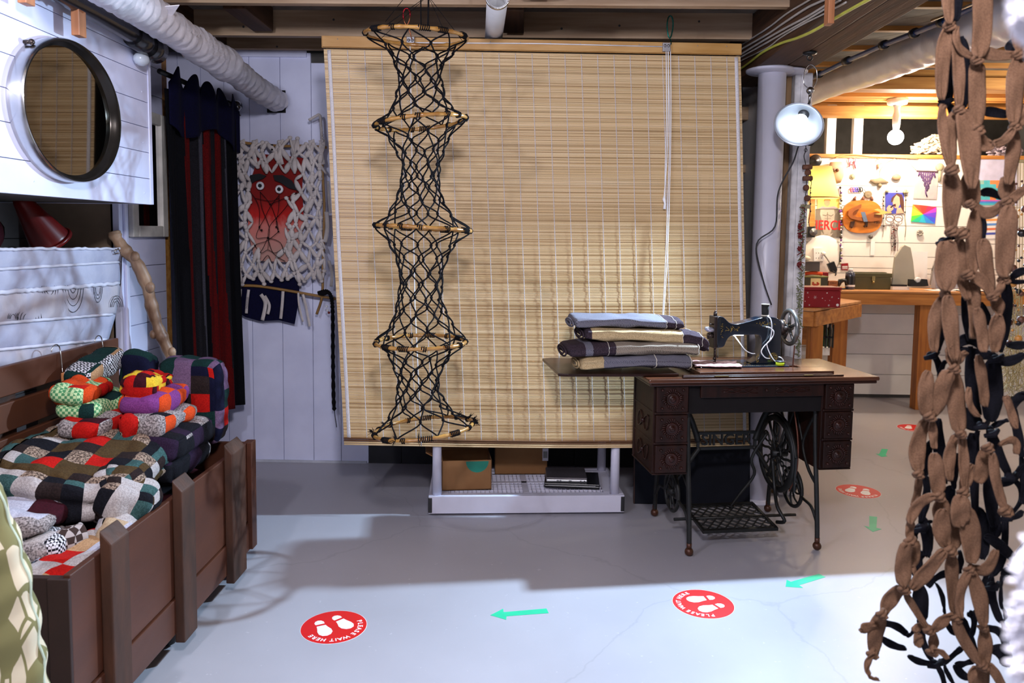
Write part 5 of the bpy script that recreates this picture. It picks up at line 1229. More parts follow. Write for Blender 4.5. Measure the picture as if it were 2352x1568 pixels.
Q = [oZ(1780, 710, .86), oZ(1873, 716, .86), oZ(1978, 697, .86)]; Q2 = [Vector((Q[2].x - .1, by - .02, .86)), Vector((1.45, by - .02, .86)), Vector((1.45, Q[0].y, .86))]
Q[2].y = min(Q[2].y, by - .04)
P = [(p.x, p.y) for p in Q + Q2]
MB().prism(P, .018, z0=.862).build('table_top', ptop, sb, bevel=.002)
m = MB()
for a, b in zip(Q[:2], Q[1:]): m.bar(a + Vector((0, .02, -.05)), b + Vector((0, .02, -.05)), .03, .095)
m.build('apron', pine, sb, bevel=.003)
lg = oZ(1893, 720, .86); 
for x, y in ((Q[1].x + .04, Q[1].y + .1), (1.5, Q[0].y + .15)): MB().box(x - .04, x + .04, y - .04, y + .04, 0, .765).build('leg', pinev, sb, bevel=.003)
def box_thing(name, label, cat, x0, x1, ytop, ybot, Yd, depth, mt, bevel=.003, z=None, lidh=0., lidm=None):
    a = oY(x0, ybot, Yd); b = oY(x1, ytop, Yd); zb = a.z if z is None else z; h_ = b.z - a.z
    root = thing(name, label, cat, ((a.x + b.x) / 2, Yd + depth / 2, zb))
    MB().box(a.x, b.x, Yd, Yd + depth, zb + .0005, zb + h_ * (1 - lidh)).build('body', mt, root, bevel=bevel)
    if lidh: MB().box(a.x - .004, b.x + .004, Yd - .004, Yd + depth + .004, zb + h_ * (1 - lidh) + .001, zb + h_).build('lid', lidm or mt, root, bevel=bevel)
    return root, a, b, zb, h_
# red snowflake box on the side table
redb = C('gift_red', '8a0c18', .45, var=.06); whp = C('print_white', (.8, .8, .82), .6, var=.02)
Yb = oZ(1860, 706, .881).y
root, a, b, zb, h_ = box_thing('gift_box', 'dark red gift box printed with white snowflakes on the side table', 'box', 1846, 1932, 662, 708, Yb, .16, redb, lidh=.16, z=.881)
r = rnd(2)
for fx, fz, R_ in ((.09, .72, .006), (.30, .50, .012), (.12, .50, .002), (.62, .72, .004), (.76, .52, .006), (.50, .46, .003), (.94, .46, .003), (.15, .12, .006), (.68, .12, .007), (.92, .14, .009), (.58, .35, .002), (.70, .36, .002), (.03, .3, .003)):
    m = MB(); cx = a.x + (b.x - a.x) * fx; cz = zb + h_ * fz
    if R_ > .01 or .005 < R_ < .0075:
        for k in range(3):
            an = k * PI / 3; d = Vector((math.cos(an), 0, math.sin(an))) * R_; c = Vector((cx, Yb - .0008, cz)); m.bar(c - d, c + d, .0008, R_ * .22, up=(0, 1, 0))
    else: m.lathe([(R_, 0), (R_, .0008)], TR(cx, Yb, cz, rx=PI / 2), 14, smooth=False)
    m.build('snowflake', whp, root)
# things on the bench
z1 = .933
def onb(name, label, cat, x0, x1, yt, yb_, yo, dep, mt, **k): return box_thing(name, label, cat, x0, x1, yt, yb_, by + yo, dep, mt, z=k.pop('z', z1), **k)
olive = C('olive_paint', '4d4a2e', .45, var=.1)
root, a, b, zb, h_ = onb('toolbox', 'olive green metal toolbox with a brass latch on the workbench', 'toolbox', 1963, 2048, 621, 657, .16, .17, olive, lidh=.28)
m = MB(); c = (a.x + b.x) / 2; m.box(c - .012, c + .012, by + .150, by + .156, zb + h_ * .55, zb + h_ * .82); m.box(c - .007, c + .007, by + .148, by + .151, zb + h_ * .40, zb + h_ * .56); m.ball((c, by + .148, zb + h_ * .45), .009, 8); m.build('latch', C('brass_latch', 'a89a6a', .35, metal=.7), root)
MB().box(a.x + .02, b.x - .02, by + .2, by + .25, zb + h_ + .001, zb + h_ + .006).build('top_plate', olive, root)
root, a, b, zb, h_ = onb('tea_tin', 'dark green tin with a fruit basket picture at the left of the workbench', 'tin', 1846, 1902, 631, 661, .06, .14, C('tin_green', '3f4236', .4), lidh=.12, lidm=C('tin_rim', '7c8450', .4))
w = b.x - a.x; x = a.x + w * .28; m = MB(); m.box(x, x + w * .42, by + .0585, by + .0598, zb + h_ * .12, zb + h_ * .84); lb = m.build('picture', C('label_cream', 'd8cf9c', .6), root)
m = MB(); cx = x + w * .21; 
for q in range(7): m.ball((cx + w * .12 * math.cos(q * .9) , by + .058, zb + h_ * (.42 + .08 * math.sin(q * 2))), .008, 8, sc=(1, .3, 1))
m.prism([(cx - w * .12, zb + h_ * .4), (cx + w * .12, zb + h_ * .4), (cx + w * .08, zb + h_ * .2), (cx - w * .08, zb + h_ * .2)], .001, Matrix.Translation((0, by + .0585, 0)) @ Matrix.Rotation(PI / 2, 4, 'X')); m.build('fruit_basket', C('fruit_red', 'a83a24', .6), lb)
c = a.x + .16
m = MB(); m.tube(smoothpts([(a.x + .02, by + .10, zb + h_ + .016), (a.x + .07, by + .09, zb + h_ + .022), (a.x + .12, by + .10, zb + h_ + .020), (a.x + .155, by + .11, zb + h_ + .014)], 4), [.014] * 13, 12, sq=.75)
tag(m.build('orange_cloth', C('orange_cloth', 'c8481c', .9)), 'folded orange cloth lying on the fruit picture tin', 'cloth')
root, a2, b2, zb2, h2 = onb('glass_dish', 'smoky grey rectangular glass dish stacked on the orange cloth', 'dish', 1848, 1884, 598, 619, .07, .12, C('smoke_glass', '5a5654', .15, coat=.5), z=zb + h_ + .036)
MB().box(a2.x - .006, b2.x + .018, by + .06, by + .20, zb2 + h2, zb2 + h2 + .006).build('rim', C('smoke_rim', '8c8884', .2, coat=.5), root)
m = MB(); m.ball((a2.x + .03, by + .13, zb2 + h2 + .026), .028, 14, sc=(1.3, 1, .7)); tag(m.build('soap_dish', C('cream_plastic', 'd8ccb8', .4)), 'rounded cream plastic object on top of the grey glass dish', 'plastic dish')
root, a, b, zb, h_ = onb('red_box', 'plain dark red box behind the small black meter on the workbench', 'box', 1884, 1904, 609, 645, .24, .08, redb)
root, a, b, zb, h_ = onb('letter_block', 'small brown wooden stamp block with black characters beside the tin', 'wooden block', 1903, 1925, 638, 658, .06, .06, C('block_brown', '9a6038', .6))
m = MB(); m.text('CA+I', .022, TR((a.x + b.x) / 2, by + .0595, zb + h_ * .74, rx=PI / 2), .0004); m.text('CTAGES', .013, TR((a.x + b.x) / 2, by + .0595, zb + h_ * .30, rx=PI / 2), .0004); m.build('stamped_letters', dkg, root)
p = oY(1952, 657, by + .14); bo = thing('glue_bottle', 'dark blue bottle with white cap and black label left of the green toolbox', 'bottle', (p.x, p.y, z1)); M_ = Matrix.Translation((p.x, p.y, z1)) @ Matrix.Scale(1, 4)
MB().lathe([(.034, 0), (.036, .01), (.036, .115), (.032, .13), (.018, .142)], M_, 28).build('body', C('bottle_blue', '3c4258', .25, coat=.4), bo)
MB().lathe([(.0365, .035), (.0365, .105)], M_, 28, cap=False).build('label_band', dkg, bo); MB().lathe([(.0368, .022), (.0368, .036)], M_, 28, cap=False).build('lower_band', whp, bo)
MB().lathe([(.019, .142), (.019, .160), (.016, .162)], M_, 20).build('cap', whp, bo)
m = MB(); M_ = Matrix.Translation(oY(1934, 652, by + .12)); m.tube([oY(1925, 656, by + .11), oY(1930, 645, by + .12), oY(1942, 643, by + .13), oY(1945, 655, by + .12)], [.014, .02, .018, .012], 10); m.lathe([(.03, 0), (.03, .01)], Matrix.Translation((M_.translation.x, by + .12, z1)), 16)
tag(m.build('black_clamp', dkg), 'small black clamp lying between the stamp block and the blue bottle', 'clamp')
m = MB(); a = oY(1903, 607, 6.30); b = oY(1917, 600, 6.30); 
mt_ = thing('power_adapter', 'black power adapter box hanging by its cord from the wall outlet', 'adapter', tuple(oY(1912, 628, 6.3)))
m.prism([(oY(x, y, 6.3).x, oY(x, y, 6.3).z) for x, y in ((1900, 606), (1915, 600), (1922, 618), (1920, 627), (1908, 624))], .03, Matrix.Translation((0, 6.32, 0)) @ Matrix.Rotation(PI / 2, 4, 'X')); m.build('case', dkg, mt_)
MB().tube(smoothpts([oY(1893, 585, 6.34), oY(1900, 594, 6.34), oY(1907, 604, 6.32)], 5), .006, 6).build('cord', C('grey_cord', '8a8688', .5), mt_); MB().tube(smoothpts([oY(1912, 622, 6.29), oY(1920, 628, 6.28), oY(1918, 633, 6.28)], 5), .005, 6).build('plug', dkg, mt_)
gl = thing('frosted_vase', 'tall tapering frosted glass panel standing on the workbench beside white sheets', 'glass panel', (3.0, by + .2, z1))
frost = C('frosted_glass', 'a8a498', .35, var=.15, trans=.0, scale=3)
m = MB(); P = [(2049, 656), (2057, 590), (2072, 567), (2078, 562), (2092, 568), (2098, 600), (2102, 640), (2100, 655)]; Y_ = by + .20
m.prism([(oY(x, y, Y_).x, oY(x, y, Y_).z) for x, y in P], .03, Matrix.Translation((0, Y_ + .03, 0)) @ Matrix.Rotation(PI / 2, 4, 'X')); m.build('panel', frost, gl, bevel=.004)
m = MB(); a = oY(2048, 655, by + .14); b = oY(2087, 646, by + .14); m.box(a.x, b.x, by + .12, by + .19, z1 + .001, z1 + .028); m.build('white_base', whp, gl); m = MB(); m.box(a.x, b.x - .02, by + .12, by + .19, z1 + .029, z1 + .042); m.build('dark_edge', dkg, gl)
m = MB(); Y_ = 6.33; m.prism([(oY(x, y, Y_).x, oY(x, y, Y_).z) for x, y in ((2094, 655), (2094, 577), (2130, 578), (2128, 655))], .006, Matrix.Translation((0, Y_, 0)) @ Matrix.Rotation(PI / 2, 4, 'X'))
tag(m.build('white_board', whp), 'white sheet board leaning behind the black tape dispenser', 'board')
td = thing('tape_dispenser', 'black desk tape dispenser with a white roll on the workbench', 'tape dispenser', tuple(oY(2108, 657, by + .1)))
P = [(2087, 657), (2088, 641), (2094, 641), (2102, 649), (2110, 647), (2114, 640), (2126, 641), (2129, 656), (2118, 657)]
m = MB(); Y_ = by + .12; m.prism([(oY(x, y, Y_).x, max(z1 + .0005, oY(x, y, Y_).z)) for x, y in P], .045, Matrix.Translation((0, Y_ + .02, 0)) @ Matrix.Rotation(PI / 2, 4, 'X')); m.build('body', dkg, td)
c = oY(2108, 644, by + .12); MB().lathe([(.012, -.012), (.022, -.012), (.022, .012), (.012, .012)], Matrix.Translation((c.x, by + .12, c.z + .004)) @ Matrix.Rotation(PI / 2, 4, 'X'), 20).build('tape_roll', whp, td)
for q, (x0, x1, y_) in enumerate(((2098, 2150, .05), (2125, 2200, .10), (2150, 2230, .03))):
    a = oZ(x0, 662, z1); m = MB(); m.box(a.x, a.x + (x1 - x0) * by / F, by + y_, by + y_ + .14, z1 + .0005 + q * .003, z1 + .003 + q * .003); tag(m.build('paper_sheet', whp), ['small white paper sheet just right of the tape dispenser', 'larger white paper sheet farther back behind the tan strips', 'white paper sheet at the bench edge partly behind the tan strips'][q], 'paper', 'loose white papers on the workbench')
m = MB(); m.tube([oY(2137, 654, by + .2), oY(2141, 625, by + .22), oY(2148, 604, by + .24)], [.006, .008, .010], 8); m.tube([oY(2141, 622, by + .22), oY(2149, 601, by + .24)], [.012, .022], 8, sq=.35); tag(m.build('paint_brush', C('brush_grey', '8c8480', .6)), 'pale grey brush standing upright at the right of the white board', 'brush')
m = MB(); a = oY(2150, 655, by + .25); m.box(a.x, a.x + .18, by + .25, by + .33, z1, z1 + .17); tag(m.build('plastic_bin', C('clear_bin', '9a98a4', .3), bevel=.01), 'translucent grey plastic bin beside the standing brush', 'bin')
# wall outlet and cards
ou = thing('wall_outlet', 'white six way wall outlet above the grey glass dish', 'outlet', tuple(wq(170, 1050)))
wpoly([(125, 1000), (220, 1000), (230, 1128), (130, 1128)], 0, .03, 'plate', whp, ou)
for x in (150, 175, 200):
    for y in (1045, 1095): wpoly([(x, y), (x + 5, y), (x + 5, y + 10), (x, y + 10)], .030, .001, 'socket_slot', dkg, ou)
MB().ball(wq(228, 1055, .045), .016, 12).build('plug', whp, ou)
rc_ = wpoly([(403, 1155), (470, 1150), (478, 1222), (405, 1218)], .0, .004, 'red_label', redb); tag(rc_, 'small red card with white print tucked behind the blue bottle', 'card')
for q, y in enumerate((1180, 1190, 1203)): wpoly([(412, y), (466, y - 1), (466, y + 5), (412, y + 6)], .0042, .0006, 'print_line', whp, rc_)
# --- pictures
def picture(name, label, P, mt, d=.0, th=.004, cat='picture'):
    return tag(wpoly(P, d, th, name, mt), label, cat)
pos = picture('poster', 'grey torso poster with red FIERCE lettering under the glowing lamp shade', [(148, 610), (395, 610), (405, 893), (140, 897)], C('poster_grey', '6e645c', .6), cat='poster')
skin = C('grey_skin', 'a89c92', .7, var=.2, scale=9)
wpoly([(195, 612), (330, 612), (338, 660), (330, 730), (310, 800), (290, 860), (230, 870), (215, 800), (205, 720), (190, 660)], .0042, .0005, 'torso_print', skin, pos)
for P in ([(262, 640), (268, 640), (266, 800), (262, 800)], [(215, 665), (250, 672), (262, 660), (262, 666), (250, 680), (214, 672)], [(270, 664), (300, 676), (325, 660), (325, 667), (300, 684), (270, 670)], [(235, 700), (262, 704), (262, 707), (235, 703)], [(268, 704), (300, 700), (300, 703), (268, 708)], [(235, 735), (262, 739), (262, 742), (235, 738)], [(268, 739), (300, 735), (300, 738), (268, 743)]): wpoly(P, .0049, .0004, 'torso_shadow_print', C('print_umber', '5c5048', .7), pos)
wpoly([(200, 830), (240, 880), (280, 860), (320, 850), (300, 880), (230, 893), (195, 890)], .0049, .0005, 'lace_print', skin, pos)
m = MB(); c = wq(256, 775, .0055); m.text('FIERCE', .108, TR(c.x, c.y, c.z, rx=PI / 2) @ Matrix.Scale(.82, 4, (1, 0, 0)), .0004, bold=.002); m.build('lettering', C('print_red', 'c8181c', .6), pos)
pc = picture('portrait_card', 'yellow card with a painted smiling face pinned above the torso poster', [(165, 500), (385, 495), (385, 605), (165, 607)], C('card_yellow', 'e0d070', .6), d=.006, cat='picture')
wpoly([(235, 520), (285, 518), (290, 560), (270, 585), (250, 585), (232, 560)], .0102, .0006, 'face_print', C('face_tan', 'c89878', .7), pc); wpoly([(170, 607), (215, 580), (250, 590), (275, 590), (330, 580), (380, 604)], .0102, .0007, 'shirt_print', C('shirt_grey', '9a8c94', .7), pc)
wpoly([(225, 535), (235, 510), (290, 508), (298, 535), (285, 522), (240, 522)], .011, .0004, 'hair_print', C('hair_orange', 'b87830', .7), pc)
gb = picture('wood_panel', 'narrow orange wooden guitar shaped board edge behind the poster', [(80, 500), (140, 500), (140, 780), (90, 790), (78, 700), (90, 620)], pine, th=.012, cat='board')
sp_ = picture('speaker', 'small black speaker hung at the lower left of the far wall', [(66, 785), (138, 785), (138, 893), (66, 893)], dkg, th=.05, cat='speaker')
MB().lathe([(.034, 0), (.030, .006), (.010, .002), (.008, .006)], TR(wq(100, 840).x, WY - .051, wq(100, 840).z, rx=PI / 2), 24).build('cone', C('speaker_ring', '6a6a70', .3, metal=.6), sp_)
sp_ = picture('speaker', 'small black speaker square above the glowing lamp shade', [(95, 88), (173, 88), (173, 168), (95, 168)], C('speaker_frame', '4a4e58', .4), th=.03, cat='speaker')
MB().lathe([(.052, 0), (.050, .006), (.036, .003), (.03, .008), (.012, .003), (.010, .008)], TR(wq(130, 130).x, WY - .031, wq(130, 130).z, rx=PI / 2), 24).build('cone', dkg, sp_)
pl_ = thing('lizard_plaque', 'orange oval wooden plaque with a carved brown lizard on the far wall', 'plaque', tuple(wq(615, 850)))
P = [(615 + math.copysign(abs(math.cos(a)) ** .72, math.cos(a)) * 198, 685 + math.copysign(abs(math.sin(a)) ** .8, math.sin(a)) * 165) for a in [2 * PI * i / 48 for i in range(48)]]
wpoly(P, .004, .018, 'board', wood('plaque_wood', 'cc7c28', 'a85c16', .4, (2, 9, 9), 4), pl_)
liz = [(606, 560), (600, 600), (540, 625), (515, 650), (520, 675), (560, 690), (620, 690), (680, 660), (740, 640), (800, 650), (810, 690), (800, 720), (720, 735), (640, 735), (560, 720), (500, 705), (470, 670), (475, 630), (520, 598)]
lz = wpoly(liz, .0225, .028, 'lizard', C('lizard_brown', '8a4a18', .5), pl_)
for P in ([(500, 735), (540, 730), (530, 770), (515, 800), (500, 785), (490, 795), (492, 770)], [(640, 735), (670, 735), (665, 790), (650, 775), (640, 795), (628, 780), (645, 765)]): wpoly(P, .0225, .012, 'leg', C('lizard_dark', '3a1c0a', .5), lz)
wpoly([(735, 620), (770, 605), (850, 632), (905, 640), (905, 652), (850, 655), (790, 668), (740, 660), (790, 648), (790, 640)], .0505, .012, 'jaw', C('jaw_yellow', 'c0a25c', .5), lz)
wpoly([(598, 640), (640, 638), (668, 735), (628, 738)], .0508, .004, 'denim_band', C('denim', '5c6c88', .9), lz)
m = MB(); c = wq(758, 740, .0225); m.text('Fan', .035, TR(c.x, c.y, c.z, rx=PI / 2), .0006); m.build('lettering', dkg, pl_)
ph = thing('singer_photo', 'photo of a person singing on blue, framed by a beaded cord', 'photo', tuple(wq(940, 660)))
wpoly([(845, 445), (1030, 445), (1030, 655), (845, 655)], .002, .003, 'print', C('photo_blue', '3a3c9c', .5), ph)
wpoly([(925, 480), (960, 452), (1010, 465), (1030, 540), (1030, 655), (980, 655), (1000, 600), (985, 520), (940, 500), (925, 540), (900, 540), (905, 500)], .0052, .0005, 'hair_print', C('hair_brown', '4a2820', .7), ph)
wpoly([(930, 500), (955, 470), (985, 490), (990, 560), (970, 600), (940, 600), (920, 570), (917, 540)], .0058, .0005, 'face_print', C('face_peach', 'd09a80', .7), ph)
wpoly([(930, 562), (945, 556), (950, 575), (940, 590), (930, 580)], .0064, .0004, 'mouth_print', C('mouth_dark', '5a1818', .7), ph); wpoly([(960, 600), (1000, 595), (1028, 650), (950, 655)], .006, .0005, 'shoulder_print', C('face_peach', 'd09a80', .7), ph)
wpoly([(855, 600), (880, 570), (920, 580), (925, 610), (890, 640), (862, 630)], .0064, .0005, 'hand_print', C('face_peach', 'd09a80', .7), ph); wpoly([(890, 590), (930, 560), (940, 568), (900, 600)], .007, .001, 'microphone_print', dkg, ph)
cordm = C('jute', '9c9478', .8); beadm = C('bead_dark', '2a1c18', .4)
m = MB(); m.tube([wq(x, y, .008) for x, y in ((830, 700), (828, 440), (850, 432), (960, 436), (1050, 430), (1045, 560), (1040, 700), (1050, 780), (1040, 890))], .0028, 5); m.tube([wq(x, y, .008) for x, y in ((822, 640), (826, 760), (818, 890))], .002, 5)
for x, y in ((860, 430), (1045, 425), (1060, 440), (1035, 440)): m.ball(wq(x, y, .012), .014, 8)
m.build('cord_frame', cordm, ph)
for x, y in ((828, 490), (826, 530), (824, 575), (958, 432), (1050, 470), (1048, 520), (1040, 640), (825, 700), (828, 780)): MB().ball(wq(x, y, .012), .007, 8).build('bead', beadm, ph)
hn = thing('beaded_charm', 'red and black knotted cord charm with two rings hanging under the singer photo', 'wall charm', tuple(wq(940, 1030)))
m = MB()
for cx in (890, 975): m.tube([wq(cx + 42 * math.cos(a), 700 + 38 * math.sin(a), .01) for a in [2 * PI * i / 20 for i in range(20)]], .003, 5, closed=True)
for x0, x1 in ((890, 905), (900, 930), (975, 945), (985, 965), (920, 935)): m.tube(smoothpts([wq(x0, 735, .01), wq(x1, 790, .01), wq(x1 - 3, 850, .012), wq(x1 + 4, 930, .01), wq(x1, 1030, .01)], 4), .0022, 5)
m.build('cord', C('cord_dull', '6a4a4a', .8), hn)
r = rnd(9)
for i in range(26): MB().ball(wq(905 + r.random() * 62, 790 + r.random() * 220, .014), .0055, 6).build('bead', redp if i % 3 == 0 else beadm, hn)
rb = thing('rainbow_painting', 'small rainbow coloured fan painting pinned to the far wall', 'painting', tuple(wq(1225, 755)))
cc = (1220, 662); ring = [((1118, 563), 'f05028'), ((1180, 568), 'e83c30'), ((1270, 578), 'd82c58'), ((1355, 590), 'b83cc0'), ((1352, 640), '6a3ad0'), ((1345, 700), '3c50d8'), ((1338, 757), '2c84d8'), ((1250, 748), '28b0d0'), ((1180, 742), '20b890'), ((1100, 735), '58c83c'), ((1106, 680), 'b8d838'), ((1110, 640), 'f0d840'), ((1114, 600), 'f0a030')]
for i, (p, h_) in enumerate(ring): wpoly([cc, p, ring[(i + 1) % len(ring)][0]], .003, .003, 'colour_wedge', C('paint_' + 'abcdefghijklm'[i], h_, .6), rb)
pp = thing('macrame_print', 'grey photo print of a purple knotted macrame piece on the far wall', 'picture', tuple(wq(1250, 515)))
wpoly([(1155, 165), (1382, 175), (1355, 512), (1122, 505)], .001, .003, 'sheet', C('print_grey', 'aea4a4', .6, c2='989098'), pp)
wpoly([(1158, 222), (1380, 232), (1380, 246), (1158, 234)], .0045, .006, 'branch_print', C('plum_dark', '3c2430', .7), pp)
m = MB(); r = rnd(6); 
for i in range(15):
    x = 1185 + i * 11; L_ = 60 + 130 * math.sin(PI * (i + .5) / 15) ** 2; s_ = 1 if i % 2 else -1
    m.tube([wq(x + (s_ * 7 if k % 2 else 0) + (1255 - x) * .4 * k / 8, 240 + L_ * k / 8, .006) for k in range(9)], .004, 5)
m.tube([wq(1185, 240, .006), wq(1175, 280, .006)], .006, 5); m.tube([wq(1330, 240, .006), wq(1340, 295, .006)], .006, 5); m.tube([wq(1245, 420, .006), wq(1248, 450, .006), wq(1260, 485, .006)], .006, 5)
m.build('knotwork_print', C('purple_print', '4a2c5c', .7), pp)
def small(name, label, cat, fn, mt): m = MB(); fn(m); return tag(m.build(name, mt), label, cat)
small('carved_mask', 'pale carved mask with two dark eye holes above the lamp', 'mask', lambda m: m.tube([wq(350, 140, .03), wq(352, 200, .035), wq(360, 290, .035), wq(362, 350, .02)], [.05, .062, .055, .03], 12, sq=.4), C('mask_tan', 'c8a482', .6))
mk = bpy.data.objects['carved_mask']
for x in (325, 362): MB().ball(wq(x, 222, .062), .014, 10).build('eye', C('knob_brown', '6a3c28', .6), mk)
small('scissors', 'pink handled scissors hung near the top of the far wall', 'scissors', lambda m: (m.tube([wq(510 + 34 * math.cos(a), 125 + 38 * math.sin(a), .008) for a in [2 * PI * i / 18 for i in range(18)]], .004, 5, closed=True), m.tube([wq(500, 130, .008), wq(478, 190, .008)], .005, 5), m.tube([wq(530, 130, .008), wq(545, 205, .008)], .006, 5)), C('pink_handle', 'a84a5c', .5))
small('sun_ornament', 'little spiky round sun ornament beneath the scissors', 'ornament', lambda m: (m.lathe([(.018, 0), (.018, .006)], TR(*wq(515, 285), rx=PI / 2), 16), [m.tube([wq(515 + 20 * math.cos(a), 285 + 20 * math.sin(a), .004), wq(515 + 32 * math.cos(a), 285 + 32 * math.sin(a), .004)], .003, 4) for a in [2 * PI * i / 14 for i in range(14)]]), cordm)
small('key_ring', 'brown key ring hanging from the curved wooden strip', 'key ring', lambda m: (m.tube([wq(778 + 30 * math.cos(a), 135 + 30 * math.sin(a), .008) for a in [2 * PI * i / 18 for i in range(18)]], .003, 5, closed=True), m.tube([wq(770, 160, .01), wq(770, 208, .01)], .008, 6)), C('tan_leather', '8a5a40', .6))
small('driftwood_fish', 'flat grey driftwood fish hanging on a black cord', 'driftwood', lambda m: (m.tube([wq(690, 322, .01), wq(740, 335, .012), wq(800, 325, .012), wq(875, 345, .01)], [.008, .024, .026, .005], 8, sq=.4), m.ball(wq(788, 375, .012), .018, 8), m.tube(smoothpts([wq(785, 300, .01), wq(790, 230, .01), wq(850, 150, .01), wq(965, 92, .01)], 5), .003, 5)), C('grey_wood', '7a6a54', .8))
small('stone_pendant', 'painted oval stone pendant on a thin looped string', 'pendant', lambda m: (m.ball(wq(955, 292, .015), .034, 12, sc=(1.1, .5, .8)), m.tube([wq(965, 92, .01), wq(950, 262, .01)], .0018, 4), m.tube([wq(968, 92, .01), wq(972, 262, .01)], .0018, 4)), C('stone_tan', '8a7256', .6))
MB().tube(smoothpts([wq(1040, 92, .008), wq(1090, 150, .008), wq(1150, 218, .008)], 4), .0025, 5).build('hanging_cord', cordm, pp)
small('glasses_charm', 'row of pink, blue and black toy glasses frames on the far wall', 'charm', lambda m: [m.tube([wq(cx + 14 * math.cos(a), 415 + 22 * math.sin(a), .008) for a in [2 * PI * i / 14 for i in range(14)]], .0042, 5, closed=True, mi=q) for q, cx in enumerate((505, 530, 555, 578, 600))], [C('toy_pink', 'd8506a', .4), C('toy_blue', '5a4ad0', .4), C('toy_blue', '5a4ad0', .4), dkg, dkg])
small('medallion', 'round grey carved medallion above the lizard plaque', 'medallion', lambda m: (m.lathe([(.032, 0), (.032, .008), (.026, .012), (.018, .008), (.008, .012)], TR(*wq(668, 465), rx=PI / 2), 24), m.tube([wq(650, 440, .008), wq(625, 410, .008)], .003, 5)), C('grey_wood', '7a6a54', .8))
for q, x in enumerate((535, 620, 708)): MB().tube([wq(x, 525, .008), wq(x, 505, .012), wq(x + (12 if q == 0 else 0), 485, .01)], [.014, .012, .006], 8).build('carved_peg', C('knob_brown', '6a3c28', .6), pl_)
small('wall_knob', 'small dark round knob beneath the lizard plaque', 'knob', lambda m: m.ball(wq(697, 887, .015), .018, 10), C('knob_grey', '5a5450', .5))  # plain round knob on the wall
small('paper_tag', 'narrow white paper strip pinned below the small dark knob', 'paper strip', lambda m: m.prism([(wq(x, y).x, wq(x, y).z) for x, y in ((695, 930), (738, 930), (732, 1072), (690, 1074))], .003, Matrix.Translation((0, WY - .0005, 0)) @ Matrix.Rotation(PI / 2, 4, 'X')), whp)
small('crumpled_rosette', 'small crumpled grey foil rosette on the wall below the rainbow painting', 'rosette', lambda m: [m.ball(wq(1190 + 22 * math.cos(a), 848 + 22 * math.sin(a), .012), .011, 6) for a in [2 * PI * i / 7 for i in range(7)]], C('foil', '9a948c', .4))
small('dried_flower', 'dried beige flower spray at the right top of the macrame print', 'dried flower', lambda m: (m.ball(wq(1388, 190, .015), .034, 9, sc=(1, .5, 1)), m.tube([wq(1388, 200, .01), wq(1385, 335, .01)], .012, 6)), cordm)
small('curved_strip', 'thin curved wooden strip nailed along the top of the far wall', 'wooden strip', lambda m: m.tube(smoothpts([wq(340, 100, .02), wq(430, 72, .02), wq(550, 66, .02), wq(700, 80, .02), wq(900, 88, .02), wq(1170, 102, .02)], 5), .007, 8), ptop)
small('white_wall_disc', 'large pale round disc leaning on the wall under the poster', 'disc', lambda m: m.lathe([(.16, 0), (.16, .008), (.15, .012)], TR(*wq(210, 1065), rx=PI / 2), 40), white2)
small('purple_pictures', 'sheet of stitched purple and white cards under the poster edge', 'card', lambda m: m.prism([(wq(x, y).x, wq(x, y).z) for x, y in ((375, 400), (398, 398), (400, 520), (380, 520))], .003, Matrix.Translation((0, WY - .0005, 0)) @ Matrix.Rotation(PI / 2, 4, 'X')), C('card_lilac', 'b8a0b8', .6))
sg = thing('charm_string', 'long string of black and white beads and shells hanging right of the torso poster', 'bead string', tuple(wq(400, 1160)))
m = MB(); m.tube([wq(x, y, .015) for x, y in ((392, 392), (398, 520), (405, 700), (405, 860), (400, 920), (390, 1060), (384, 1160))], .004, 5); m.build('cord', dkg, sg)
r = rnd(14)
for i in range(30):
    t = i / 29; MB().ball(wq(398 + r.uniform(-8, 12), 395 + t * 760, .02), r.uniform(.006, .013), 7).build('bead', [whp, beadm, cordm, C('bead_purple', '6a2c8a', .4)][r.randrange(4)], sg)
for q, (P, hh) in enumerate((([(1780, 60), (1780, 60)], ''),)): pass
# paintings at the right, behind the strips
def wp2(P, d, th, name, mt, parent=None): return wpoly(P, d, th, name, mt, parent, (0, 0), 1)
pa = thing('square_painting', 'orange and teal square patch painting on the far wall behind the tan strips', 'painting', tuple(oY(2290, 470, WY)))
wp2([(2222, 362), (2338, 366), (2338, 472), (2222, 470)], .001, .003, 'sheet', C('sheet_lilac', 'c4c4e4', .6), pa)
cols = ['50b8c8', '90b8b0', 'e08850', 'e89a60', 'f0a040', 'f08838']; r = rnd(3)
for i in range(6):
    for j in range(5): wp2([(2246 + i * 14, 414 + j * 9), (2260 + i * 14, 414 + j * 9), (2260 + i * 14, 423 + j * 9), (2246 + i * 14, 423 + j * 9)], .0042, .0008, 'colour_patch', C('patch_' + cols[min(5, max(0, i + r.randrange(-1, 2)))], cols[min(5, max(0, i + r.randrange(-1, 2)))], .6), pa)
for i, h_ in enumerate(('c85ab8', '4c78d8', '38a0d0', '4cb8c0')): wp2([(2244, 459 + i * 3), (2330, 459 + i * 3), (2330, 462 + i * 3), (2244, 462 + i * 3)], .0052, .0008, 'colour_stripe', C('stripe_' + h_, h_, .6), pa)
pb = thing('striped_painting', 'blue and orange horizontal brush stroke painting under the square painting', 'painting', tuple(oY(2300, 545, WY)))
wp2([(2255, 478), (2318, 478), (2316, 548), (2253, 548)], .001, .003, 'sheet', whp, pb)
